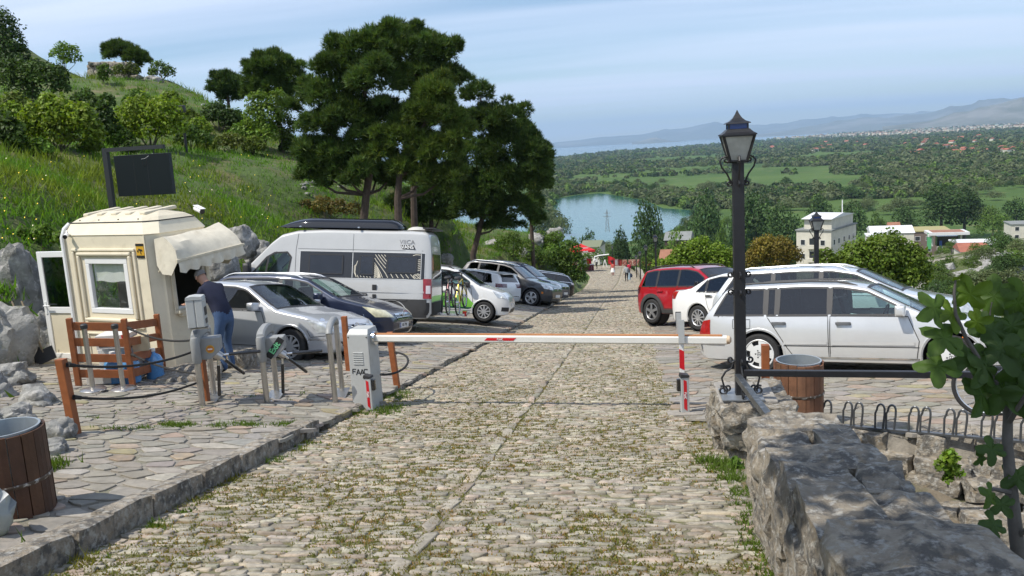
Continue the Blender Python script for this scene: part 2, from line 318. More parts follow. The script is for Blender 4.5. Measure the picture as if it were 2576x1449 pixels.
bn = N(t, 'ShaderNodeTexNoise'); bn.inputs['Scale'].default_value = 0.8; bn.inputs['Detail'].default_value = 8; Lk(tcn.outputs['Object'], bn.inputs[0]); bb = N(t, 'ShaderNodeBump'); bb.inputs['Distance'].default_value = 0.5; Lk(bn.outputs[0], bb.inputs['Height']); Lk(bb.outputs[0], p.inputs['Normal'])
VV = np.c_[X, Y, Z]; VF = grid_tris(len(az), len(rr)); valley = np_mesh('ground', VV, VF, m_valley, smooth=True); tag(valley, kind='structure')
def water_mat(name, deep, rough, bscale, bdist):
 m = pmat(name, deep, rough, spec=0.5); t = m.node_tree; p = t.nodes['Principled BSDF']; tcn = N(t, 'ShaderNodeTexCoord')
 n = N(t, 'ShaderNodeTexNoise'); n.inputs['Scale'].default_value = bscale; n.inputs['Detail'].default_value = 5; t.links.new(tcn.outputs['Object'], n.inputs[0])
 b = N(t, 'ShaderNodeBump'); b.inputs['Distance'].default_value = bdist; t.links.new(n.outputs[0], b.inputs['Height']); t.links.new(b.outputs[0], p.inputs['Normal']); return m
m_river = water_mat('river_water', (0.035, 0.125, 0.105), 0.08, 0.25, 0.12)
m_lake = water_mat('lake_water', (0.05, 0.12, 0.15), 0.15, 0.05, 0.5)
def plain_pt(x, y, z=PLAIN):
 v = ray(x, y); q = v*(z/v[2]); return (q[0], q[1], z)
def sheet(name, px, z, mat):
 P = [plain_pt(x, y, z) for x, y in px]; me = bpy.data.meshes.new(name); me.from_pydata(P, [], [tuple(range(len(P)))]); me.update()
 bm = bmesh.new(); bm.from_mesh(me); bmesh.ops.recalc_face_normals(bm, faces=bm.faces)
 for f in bm.faces:
  if f.normal.z < 0: f.normal_flip()
 bmesh.ops.triangulate(bm, faces=bm.faces); bm.to_mesh(me); bm.free(); o = link(name, me, None, mat); tag(o, kind='structure'); return o
sheet('river', [(1060, 575), (1180, 520), (1300, 508), (1400, 500), (1450, 491), (1508, 486), (1552, 492), (1590, 499), (1622, 504), (1645, 514), (1668, 524), (1730, 528), (1800, 534), (1800, 556), (1720, 566), (1660, 590), (1560, 612), (1440, 625), (1340, 640), (1150, 680)], PLAIN+0.15, m_river)
lake_edge = [(980, 432), (1120, 420), (1250, 410), (1388, 399), (1460, 391), (1525, 385), (1552, 382), (1620, 377), (1707, 371), (1760, 367), (1804, 362.5), (1860, 358.5), (1902, 355), (1980, 350), (2052, 344.5), (2120, 337.5)]
far_z = PLAIN+0.3
lake_far = [plain_pt(x, 374+(1288-x)*0.0587+2104*45/24000, far_z)[:2] for x in (2120, 1800, 1500, 1200, 950)]
lp = [plain_pt(x, y, far_z) for x, y in lake_edge]+[(q[0], q[1], far_z) for q in lake_far]
me = bpy.data.meshes.new('lake'); me.from_pydata(lp, [], [tuple(range(len(lp)))]); bm = bmesh.new(); bm.from_mesh(me)
for f in bm.faces:
 f.normal_update()
 if f.normal.z < 0: f.normal_flip()
bmesh.ops.triangulate(bm, faces=bm.faces); bm.to_mesh(me); bm.free(); tag(link('lake', me, None, m_lake), kind='structure')
# mountains: solid ridges with spurs, far beyond the lake and the town
m_mount = pmat('mountain_scrub', (0.10, 0.105, 0.075), 0.95, var=0.4, scale=0.0012, stain=[(0.40, 0.0009, (0.23, 0.22, 0.20), 0.7)])
def mountains(name, prof, r0, depth, seed, rough=0.22):
 px = np.array([a for a, _ in prof], float); py = np.array([b for _, b in prof], float); n = 220; xs = np.linspace(px[0], px[-1], n); ys = np.interp(xs, px, py); k = 9; V = []
 for j in range(k):
  w = j/(k-1); hh = math.sin(math.pi*min(w/0.62, 1)/2) if w <= 0.62 else math.cos((w-0.62)/0.38*math.pi/2)
  for i in range(n):
   v = ray(xs[i], ys[i]); v = v/math.hypot(v[0], v[1]); rad = r0-depth*0.62+depth*w; top = v[2]*r0
   nz = mnoise.fractal(Vector((xs[i]*0.02+seed, w*2.6, seed)), 1.0, 2.0, 5)
   h = PLAIN-3+(top-PLAIN+3)*max(0, hh)*(1+rough*nz*(0.35 if abs(w-0.62) < 0.07 else 1.0)) if 0 < j < k-1 else PLAIN-3
   V.append((v[0]*rad, v[1]*rad, h))
 i, j = np.meshgrid(np.arange(k-1), np.arange(n-1), indexing='ij'); a = (i*n+j).ravel()
 tag(np_mesh(name, V, np.c_[a, a+1, a+n+1, a+n], m_mount, smooth=True), kind='structure')
mountains('far_mountains', [(1150, 372), (1300, 366), (1380, 360), (1450, 352), (1520, 344), (1580, 340), (1640, 334), (1700, 325), (1760, 316), (1810, 311), (1860, 314), (1920, 316), (2000, 305), (2080, 296), (2140, 292), (2220, 287), (2300, 284), (2400, 276), (2520, 262), (2700, 250), (2900, 262)], 23000, 6000, 3.1)
mountains('middle_mountains', [(1780, 358), (1840, 350), (1900, 338), (1960, 332), (2010, 322), (2060, 313), (2110, 303), (2160, 300), (2220, 296), (2290, 290), (2330, 285), (2380, 272), (2430, 264), (2480, 253), (2530, 246), (2576, 243), (2650, 236), (2800, 240), (2950, 262)], 16500, 5200, 7.7)
mountains('lakeside_hill', [(1590, 358), (1612, 355), (1635, 347), (1652, 345), (1668, 350), (1690, 355), (1760, 354), (1840, 350), (1900, 347), (1960, 345)], 14500, 1500, 1.3)
mountains('near_foothills', [(2220, 318), (2330, 305), (2400, 285), (2440, 278), (2500, 262), (2540, 252), (2600, 250), (2700, 246), (2850, 262)], 9500, 2600, 11.2)
# ================================================================== the hill on the left
gx = np.arange(-78, -1.5, 0.6); gy = np.arange(-4, 132, 0.6); GX, GY = np.meshgrid(gx, gy, indexing='ij'); HZ = hill_z(GX.ravel(), GY.ravel())
HZ = HZ+np.array([mnoise.fractal(Vector((x*0.35, y*0.35, 0)), 1.0, 2.0, 4)*0.16*min(1, max(0, XB(y)-x-0.3)) for x, y in zip(GX.ravel(), GY.ravel())])
hv = np.c_[GX.ravel(), GY.ravel(), HZ]; hf = grid_tris(len(gx), len(gy)); keep = (XB(GY.ravel())-GX.ravel() > -0.7)[hf].any(1)
hill = np_mesh('hillside', hv, hf[keep], m_hill, smooth=True); tag(hill, kind='structure')
from mathutils.bvhtree import BVHTree
hill_bvh = BVHTree.FromPolygons([Vector(q) for q in hv], [tuple(int(i) for i in f) for f in hf[keep]])
def hill_hit(x, y):
 "point of the hill seen at a pixel of the photograph"
 h = hill_bvh.ray_cast(Vector((0, 0, 0)), Vector(ray(x, y)).normalized()); return np.array(h[0]) if h[0] is not None else None
def hill_at(x, y):
 h = hill_bvh.ray_cast(Vector((x, y, 60)), Vector((0, 0, -1))); return h[0].z if h[0] is not None else float(LZ(x, y))
# ================================================================== road of stones set on edge
road_y = np.arange(-3, 127, 0.5)
def road_l(y): return np.interp(y, [0, 60, 80, 100, 130], [-3.56, -3.6, -4.3, -5.0, -8.0])
def road_r(y): return np.interp(y, [0, 8.4, 9.2, 60, 80, 100, 130], [0.78, 0.72, 0.50, 0.62, 0.7, 0.75, -1.5])
V = [(x, y, float(RZ(y))) for y in road_y for x in np.linspace(road_l(y)-0.02, road_r(y)+0.3, 9)]
road = np_mesh('road', V, np.array([(i*9+j, i*9+j+1, i*9+j+10, i*9+j+9) for i in range(len(road_y)-1) for j in range(8)]), m_mortar, smooth=True); tag(road, kind='structure')
def stones_np(C, HX, HY, H, k, surf, rot=None, jit=0.16, ring=True, g=rng):
 "many stones at once: rounded uneven outline, arris and slightly tilted top; returns vertices, triangles, vertices per stone"
 n = len(C); th = np.linspace(0, 2*np.pi, k, endpoint=False)[None]+g.normal(0, 0.14, (n, k))+0.3
 cs, sn = np.cos(th), np.sin(th); e = 0.40; ux = np.sign(cs)*np.abs(cs)**e; uy = np.sign(sn)*np.abs(sn)**e; rad = 1+g.normal(0, jit, (n, k)).clip(-0.35, 0.25)
 ux = ux*rad*HX[:, None]; uy = uy*rad*HY[:, None]
 if rot is not None: c_, s_ = np.cos(rot)[:, None], np.sin(rot)[:, None]; ux, uy = ux*c_-uy*s_, ux*s_+uy*c_
 tx, ty = g.normal(0, 0.05, (n, 1)), g.normal(0, 0.06, (n, 1)); L = []
 levels = ((1.0, -0.03, 0), (0.98, -0.35, 1), (0.84, 0.0, 1)) if ring else ((1.0, -0.03, 0), (0.93, 0.0, 1))
 for sc, dz, top in levels:
  x = C[:, :1]+ux*sc; y = C[:, 1:]+uy*sc; z = surf(x, y)+(np.full_like(x, -0.03) if not top else H[:, None]*(1+dz)+tx*ux*sc+ty*uy*sc+g.normal(0, 0.003, (n, k)))
  L.append(np.stack([x, y, z], -1))
 cz = surf(C[:, 0], C[:, 1])+H*1.04; L.append(np.stack([C[:, 0], C[:, 1], cz], -1)[:, None]); Vv = np.concatenate(L, 1); m = Vv.shape[1]; F = []
 for r_ in range(len(levels)-1):
  for i in range(k):
   a, b, c_, d = r_*k+i, r_*k+(i+1) % k, (r_+1)*k+(i+1) % k, (r_+1)*k+i; F += [(a, b, c_), (a, c_, d)]
 q = (len(levels)-1)*k; F += [(q+i, q+(i+1) % k, m-1) for i in range(k)]
 return Vv, np.array(F), m
def pieces(Vv, F, m, tints, mat, parent, name, n_single, score):
 "the n_single pieces that show largest become objects of their own, the rest one joined part"
 order = np.argsort(-score); single = order[:n_single]; rest = order[n_single:]
 for i in single:
  np_mesh(name, Vv[i], F, mat, parent, np.repeat(tints[i][None], m, 0))
 if len(rest):
  o = np_mesh(name+'s_small', Vv[rest].reshape(-1, 3), (F[None]+(np.arange(len(rest))*m)[:, None, None]).reshape(-1, 3), mat, parent, np.repeat(tints[rest], m, 0)); tag(o, kind='stuff')
def in_view(C, z):
 P = np.c_[C, z]; d = P@CF; u = 1288+FPX*(P@CR)/np.maximum(d, 0.1); v = 724.5-FPX*(P@CU)/np.maximum(d, 0.1); return (d > 1) & (u > -40) & (u < 2616) & (v < 1500), d
cs, hx, hy = [], [], []; y = 2.6
STRIP = -1.40
while y < 124:
 d = random.choice((random.uniform(0.030, 0.05), random.uniform(0.04, 0.075), random.uniform(0.035, 0.06)))*(1.0 if y < 16 else 1.25 if y < 30 else 1.7 if y < 66 else 2.6)
 for x0, x1 in ((float(road_l(y))+0.03, STRIP-0.075), (STRIP+0.075, float(road_r(y)))):
  x = x0
  while x < x1:
   w = min(random.choice((random.uniform(0.06, 0.13), random.uniform(0.09, 0.20), random.uniform(0.14, 0.28)))*(1.0 if y < 30 else 1.3 if y < 66 else 2), x1-x+0.05)
   if w > 0.06 and random.random() > 0.055:
    cs.append((x+w/2, y+d/2+random.gauss(0, 0.014)+0.05*math.sin(x*1.3+y*0.4))); hx.append(w/2*0.98); hy.append(d/2*random.uniform(0.75, 1.08))
   x += w+random.uniform(0.006, 0.026)
 y += d+random.uniform(0.006, 0.018)
y = 3.0
while y < 60:
 w = random.uniform(0.22, 0.55); cs.append((STRIP+random.gauss(0, 0.008), y+w/2)); hx.append(0.052); hy.append(w/2*0.95); y += w+0.015
cs = np.array(cs); hx = np.array(hx); hy = np.array(hy); H = rng.uniform(0.005, 0.017, len(cs)); near = cs[:, 1] < 24
tn = vary(len(cs), 0.36, 0.66, 0.02); pink = rng.random(len(cs)) < 0.3; tn[pink] *= np.array([1.04, 0.95, 0.93]); pale = rng.random(len(cs)) < 0.13; tn[pale] *= 1.22
surfR = lambda x, y: RZ(y)
for sel, k, ring, ns in ((near, 8, True, 300), (~near, 5, False, 0)):
 Vv, F, m = stones_np(cs[sel], hx[sel], hy[sel], H[sel], k, surfR, rng.normal(0, 0.05, sel.sum()), 0.13, ring)
 ok, d = in_view(cs[sel], RZ(cs[sel][:, 1])); sc = np.where(ok, hx[sel]*hy[sel]/d**3, 0)
 pieces(Vv, F, m, tn[sel], m_stone, road, 'stone' if ring else 'far_stone', ns, sc)
# ================================================================== flagstone terraces
def voronoi(pts, reach=12):
 pts = np.asarray(pts); out = []
 for i, p in enumerate(pts):
  d = ((pts-p)**2).sum(1); nb = np.argsort(d)[1:reach+1]; h = 0.6; poly = [(-h, -h), (h, -h), (h, h), (-h, h)]
  for j in nb:
   q = pts[j]-p; mm = (q@q)/2; res = []
   for a in range(len(poly)):
    P0, P1 = poly[a], poly[(a+1) % len(poly)]; s0 = P0[0]*q[0]+P0[1]*q[1]-mm; s1 = P1[0]*q[0]+P1[1]*q[1]-mm
    if s0 <= 0: res.append(P0)
    if s0*s1 < 0: u = s0/(s0-s1); res.append((P0[0]+(P1[0]-P0[0])*u, P0[1]+(P1[1]-P0[1])*u))
   poly = res
   if len(poly) < 3: break
  out.append(poly)
 return out
def flag_mesh(p, poly, gap, h, surf, g):
 poly = [q for a, q in enumerate(poly) if math.dist(q, poly[a-1]) > 0.03]
 if len(poly) < 3: return None
 cx_ = sum(q[0] for q in poly)/len(poly); cy_ = sum(q[1] for q in poly)/len(poly); Vv = []; sh = []
 for q in poly:                                     # trim each stone back from the joint and round its corners
  d = math.hypot(q[0]-cx_, q[1]-cy_); k = max(0.25, 1-gap/max(d, 0.02)*g.uniform(0.6, 1.7)); sh.append((p[0]+cx_+(q[0]-cx_)*k, p[1]+cy_+(q[1]-cy_)*k))
 rd = []
 for a in range(len(sh)):
  for w in (0.16, 0.84): rd.append((sh[a][0]*(1-w)+sh[(a+1) % len(sh)][0]*w+g.gauss(0, 0.006), sh[a][1]*(1-w)+sh[(a+1) % len(sh)][1]*w+g.gauss(0, 0.006)))
 n = len(rd); c0, c1 = p[0]+cx_, p[1]+cy_
 for sc, dz in ((1, -0.03), (0.985, h*0.72), (0.93, h)):
  Vv += [(c0+(x-c0)*sc, c1+(y-c1)*sc, float(surf(c0+(x-c0)*sc, c1+(y-c1)*sc))+dz) for x, y in rd]
 F = [(r_*n+i, r_*n+(i+1) % n, (r_+1)*n+(i+1) % n, (r_+1)*n+i) for r_ in range(2) for i in range(n)]+[tuple(range(2*n, 3*n))]
 return Vv, F
def flagstones(ground, inside, x0, x1, y0, y1, step, surf, g, grow=0.0, stretch=1.0, sq=0.42):
 P = []; y = y0; k = 0
 while y < y1:
  st = step*(1+grow*max(0, y-12)); x = x0+(k % 2)*st*stretch/2
  while x < x1:
   q = (x+g.gauss(0, st*sq*0.55), y+g.gauss(0, st*sq*0.5))
   if inside(*q): P.append(q)
   x += st*stretch
  y += st*0.82; k += 1
 pol = voronoi(np.array(P)/[stretch, 1.0]); items = []
 for q, po in zip(P, pol):
  if max(abs(a) for b in po for a in b) > 0.59: po = [(max(-0.2, min(0.2, a)), max(-0.2, min(0.2, b))) for a, b in po]
  fm = flag_mesh(q, [(a*stretch, b) for a, b in po], 0.022, g.uniform(0.004, 0.014), surf, g)
  if fm is None: continue
  b = g.uniform(0.40, 0.56); tn = np.array([b, b, b])*np.array([1+g.gauss(0, 0.02), 1+g.gauss(0, 0.012), 1+g.gauss(0, 0.03)])
  u = g.random()
  if u < 0.10: tn = tn*np.array([1.16, 0.98, 0.88])
  elif u < 0.14: tn = tn*np.array([1.15, 1.10, 0.78])
  elif u < 0.25: tn = tn*1.2
  items.append((q, fm, tn))
 C = np.array([i[0] for i in items]); ok, d = in_view(C, surf(C[:, 0], C[:, 1])); order = np.argsort(-np.where(ok, 1/d**2, 0)); mb = MB()
 for rank, i in enumerate(order):
  q, (Vv, F), tn = items[i]
  if rank < 300: o = MB().add(Vv, F, tuple(tn)).build('flagstone', m_flag, ground, tint=True, fix=False)
  else: mb.add(Vv, F, tuple(tn))
 if mb.v: tag(mb.build('small_flagstones', m_flag, ground, tint=True, fix=False), kind='stuff')
def base_sheet(name, xa, xb, ys, surf, mat, n=10):
 V = [(x, y, float(surf(x, y))) for y in ys for x in np.linspace(xa(y), xb(y), n)]
 o = np_mesh(name, V, np.array([(i*n+j, i*n+j+1, i*n+j+n+1, i*n+j+n) for i in range(len(ys)-1) for j in range(n-1)]), mat, smooth=True); return tag(o, kind='structure')
g1 = random.Random(11)
KERB = -3.60
terrace = base_sheet('pavement', lambda y: XB(y)-0.9, lambda y: KERB+0.02, np.arange(1.5, 52, 0.5), lambda x, y: LZ(x, y)-0.004, m_mortar2)
flagstones(terrace, lambda x, y: XB(y)-0.4 < x < KERB-0.16, -13, -3.6, 2.5, 46, 0.225, LZ, g1, 0.022, 1.3, 0.5)
lot = base_sheet('parking_lot', lambda y: max(float(road_r(y))+0.02, 1.3+(8.95-y)/0.44 if y < 8.95 else 0), lambda y: 9.0 if y < 34 else 9.0-(y-34)*0.42, np.arange(8.1, 48, 0.5), lambda x, y: PZ(x, y)-0.004, m_mortar2)
flagstones(lot, lambda x, y: y > 8.99-(x-1.3)*0.44 and float(road_r(y))+0.10 < x < (9 if y < 34 else 9-(y-34)*0.42), 0.4, 9, 8.3, 46, 0.29, PZ, random.Random(12), 0.020, 1.35)
# kerbs: rough blocks along the edge of the terrace
def rough_block(c, d, seed, amp=0.018, cuts=2, ax=None):
 bm = bmesh.new(); bmesh.ops.create_cube(bm, size=1.0); bmesh.ops.subdivide_edges(bm, edges=bm.edges, cuts=cuts, use_grid_fill=True)
 for v in bm.verts:
  q = v.co.copy(); n = q.normalized()*0.5*1.35; q = q*0.80+n*0.20                     # worn corners
  w = mnoise.noise_vector(q*2.6+Vector((seed*3.1, seed*1.7, seed))); w2 = mnoise.noise_vector(q*6+Vector((seed, 9, seed*2)))
  p_ = Vector((q.x*d[0], q.y*d[1], q.z*d[2]))+w*amp+w2*amp*0.5; p_ += mnoise.noise_vector(q*15+Vector((seed*2, 3, seed)))*amp*(0.35 if cuts > 3 else 0); v.co = (Matrix(ax).transposed()@p_ if ax is not None else p_)+Vector(c)
 V = [v.co.copy() for v in bm.verts]; bm.verts.index_update(); F = [tuple(v.index for v in f.verts) for f in bm.faces]; bm.free(); return V, F
def kerb_run(name, y0, y1, lens, wid, top, bottom, mat, seed):
 root = empty(name); tag(root, kind='structure'); g = random.Random(seed); y = y0; i = 0
 while y < y1:
  L = g.uniform(*lens); wd = wid*g.uniform(0.85, 1.2); zc = float(RZ(y+L/2)); sl_ = (float(RZ(y+L))-float(RZ(y)))/L; ux = Vector((0, 1, sl_)).normalized(); ax = (Vector((1, 0, 0)), ux, Vector((1, 0, 0)).cross(ux))
  tp = top+g.gauss(0, 0.008); V, F = rough_block((KERB-0.03-wd*0.1, y+L/2, zc+(tp+bottom)/2), (wd, L*0.975, tp-bottom), seed+i, 0.016, 2, ax)
  b = g.uniform(0.42, 0.60); MB().add(V, F, (b, b*0.97, b*0.93)).build('stone', mat, root, smooth=True, angle=55, tint=True); y += L; i += 1
kerb_run('kerb', 2.6, 8.25, (0.35, 0.95), 0.20, 0.165, -0.12, m_wall, 21)
kerb_run('kerb', 9.0, 38, (0.3, 0.8), 0.10, 0.080, -0.10, m_wall, 60)
# ================================================================== little plants in the joints (nobody could count them)
def blades(P, Hh, Wd, n_each, spread, g=rng, lean=0.5):
 "grass blades as single triangles rooted at P; returns vertices and faces"
 n = len(P)*n_each; base = np.repeat(P, n_each, 0)+np.c_[g.normal(0, spread, (n, 2)), np.zeros(n)]; a = g.uniform(0, 2*np.pi, n); h = np.repeat(Hh, n_each)*g.uniform(0.5, 1.15, n); w = Wd*g.uniform(0.7, 1.3, n)
 dx, dy = np.cos(a), np.sin(a); ln = g.normal(0, lean, (n, 2))*h[:, None]
 V = np.stack([base+np.c_[dx*w, dy*w, np.zeros(n)], base-np.c_[dx*w, dy*w, np.zeros(n)], base+np.c_[ln[:, 0], ln[:, 1], h]], 1).reshape(-1, 3)
 return V, np.arange(n*3).reshape(-1, 3), n
def weed_field(name, P, hh, wd, n_each, spread, mat, tints, lean=0.5):
 P = np.asarray(P, float); V, F, n = blades(P, hh, wd, n_each, spread, rng, lean); tn = np.repeat(np.repeat(tints, n_each, 0)*rng.uniform(0.75, 1.25, (n, 1)), 3, 0)
 return tag(np_mesh(name, V, F, mat, None, tn), kind='stuff')
q = []; hh = []; tt = []
for _ in range(52000):
 y = 2.6+abs(random.gauss(0, 1))*7.0 if random.random() < 0.75 else random.uniform(3, 34); x = random.uniform(-3.55, 0.72)
 f = mnoise.fractal(Vector((x*0.9, y*0.6, 3.0)), 1, 2, 3)+0.18*(x+1.0)/2
 if y > 34 or f < -0.40+random.random()*0.62: continue
 q.append((x, y, float(RZ(y))+0.004)); hh.append(random.uniform(0.008, 0.022)*(1.6 if random.random() < 0.12 else 1))
 u = random.random(); tt.append((0.50, 0.50, 0.40) if u < 0.58 else ((0.85, 0.50, 0.45) if u < 0.80 else (0.68, 0.55, 0.40)))
weed_field('joint_grass', q, np.array(hh), 0.006, 5, 0.018, m_moss, np.array(tt))
q = []; hh = []; tt = []
def tuft_patch(x, y, n, sp, h, surf, c=(0.5, 0.5, 0.4), sy=None):
 for _ in range(n):
  a, b = random.gauss(x, sp), random.gauss(y, sp if sy is None else sy); q.append((a, b, float(surf(a, b))+0.0)); hh.append(random.uniform(0.5, 1.2)*h); tt.append(c)
for x, y in ((0.70, 7.0), (0.66, 6.8), (0.72, 6.5), (0.6, 7.1)): tuft_patch(x, y, 60, 0.07, 0.09, lambda a, b: RZ(b))
for i in range(34): tuft_patch(0.70+random.gauss(0, 0.03), random.uniform(3.2, 6.2), 16, 0.05, 0.055, lambda a, b: RZ(b))
for x, y in ((-3.2, 10.3), (-3.25, 10.1), (-3.45, 11.6), (-3.4, 11.2), (-3.55, 9.9), (-3.9, 10.1), (-3.15, 9.9)): tuft_patch(x, y, 70, 0.10, 0.075, lambda a, b: RZ(b))
for i in range(30):
 y = random.uniform(3.2, 8.2); tuft_patch(-3.42+random.gauss(0, 0.02), y, 14, 0.05, random.choice((0.04, 0.06, 0.10)), lambda a, b: RZ(b), random.choice(((0.5, 0.5, 0.4), (0.9, 0.55, 0.4))))
for i in range(26):                                                      # the seam between the upper and lower terrace
 w = random.random(); tuft_patch(-5.5+w*1.9+random.gauss(0, 0.06), 7.75+w*0.75+random.gauss(0, 0.07), 22, 0.06, 0.055, LZ)
for i in range(16): tuft_patch(-3.95-random.random()*2.2, random.uniform(8.2, 11), 8, 0.05, 0.04, LZ)
for i in range(14): tuft_patch(-4.95+random.gauss(0, 0.12), 5.75+random.gauss(0, 0.25), 40, 0.07, 0.11, LZ)
for i in range(22): tuft_patch(-4.3+random.gauss(0, 0.25), 3.5+random.gauss(0, 0.4), 24, 0.08, 0.10, LZ)
weed_field('kerb_grass', q, np.array(hh), 0.006, 3, 0.012, m_grass, np.array(tt))
# grass over the hillside
q = []; hh = []; tt = []
for i in range(60000):
 y = random.uniform(3, 70) if random.random() < 0.8 else random.uniform(3, 30); tq = random.random()**1.5*46; x = float(XB(y))-0.1-tq
 r = math.hypot(x, y)
 if r > 62 or random.random() > min(1.0, 26/r) or r < 15.5 and random.random() > 0.16: continue
 q.append((x, y)); f = mnoise.fractal(Vector((x*0.22, y*0.22, 8.0)), 1, 2, 3); hh.append(random.uniform(0.11, 0.28)*(1+0.6*f)*(1+r*0.008)*min(1, max(0.45, (r-8)/9)))
 g_ = (0.55, 0.72, 0.40); d_ = (0.85, 0.70, 0.50); k = min(1, max(0, f*1.6+0.10+random.gauss(0, 0.20))); tt.append([a*(1-k)+b*k for a, b in zip(g_, d_)])
z = hill_z(*np.array(q).T); weed_field('hill_grass', np.c_[np.array(q), z-0.02], np.array(hh), 0.022, 5, 0.13, m_grass, np.array(tt), 0.45)
# ================================================================== cars
def paint(name, col, metal=0.0, rough=0.35):
 return pmat('paint_'+name, col, rough, metal, coat=1.0, var=0.05, scale=2.0)
m_tyre = pmat('tyre_rubber', (0.022, 0.022, 0.022), 0.85, var=0.2, scale=20, bump=0.002, bscale=120)
m_rim = pmat('alloy_rim', (0.62, 0.62, 0.62), 0.3, 0.7, var=0.08, scale=10)
m_rimdark = pmat('rim_shadow_metal', (0.05, 0.05, 0.05), 0.5, 0.4)  # plain dark metal for backing discs, bolts and small fittings
m_blackpl = pmat('black_plastic', (0.028, 0.028, 0.030), 0.55, var=0.15, scale=30)
m_gloss_black = pmat('gloss_black', (0.012, 0.012, 0.014), 0.12, coat=0.6)
m_cladding = pmat('grey_cladding', (0.045, 0.045, 0.045), 0.7, var=0.15, scale=12)
m_chrome = pmat('chrome', (0.72, 0.73, 0.74), 0.12, 1.0)
m_seam = pmat('panel_gap', (0.03, 0.03, 0.03), 0.8)
m_seat = pmat('seat_cloth', (0.045, 0.045, 0.05), 0.9, var=0.2, scale=20)
m_lamp_clear = pmat('headlamp_lens', (0.62, 0.64, 0.64), 0.10, 0.35, coat=1.0, var=0.35, scale=9, detail=1)
m_lamp_yellow = pmat('aged_headlamp_lens', (0.66, 0.62, 0.42), 0.22, 0.15, coat=0.8, var=0.3, scale=9, detail=1)
m_lamp_red = pmat('tail_lamp_lens', (0.33, 0.012, 0.012), 0.12, coat=1.0, var=0.25, scale=14, detail=1)
m_lamp_white = pmat('clear_lamp_lens', (0.75, 0.66, 0.66), 0.15, coat=1.0)
m_amber = pmat('amber_lens', (0.7, 0.20, 0.03), 0.2, coat=0.8)
m_plate = pmat('plate_white', (0.72, 0.72, 0.70), 0.45)
m_plate_blue = pmat('plate_blue', (0.02, 0.06, 0.30), 0.45)
m_ink = pmat('black_ink', (0.015, 0.015, 0.015), 0.6)
m_glass_clear = glassmat('car_glass_clear', (0.72, 0.90, 0.86), 0.85)
m_glass_dim = glassmat('car_glass_dim', (0.55, 0.62, 0.60), 0.5)
m_glass_dark = glassmat('car_glass_dark', (0.30, 0.31, 0.33), 0.22)
CARG = 'cars parked along the cobbled road'
def ground_frame(x, y, z, head, side):
 n = np.array([side if not isinstance(side, str) else 0.06 if side == 'L' else 0.0, 0.150, 1.0]); n /= np.linalg.norm(n); f = np.array([math.cos(R(head)), math.sin(R(head)), 0]); f = f-n*(f@n); f /= np.linalg.norm(f); l = np.cross(n, f)
 return Matrix(((f[0], l[0], n[0], x), (f[1], l[1], n[1], y), (f[2], l[2], n[2], z), (0, 0, 0, 1)))
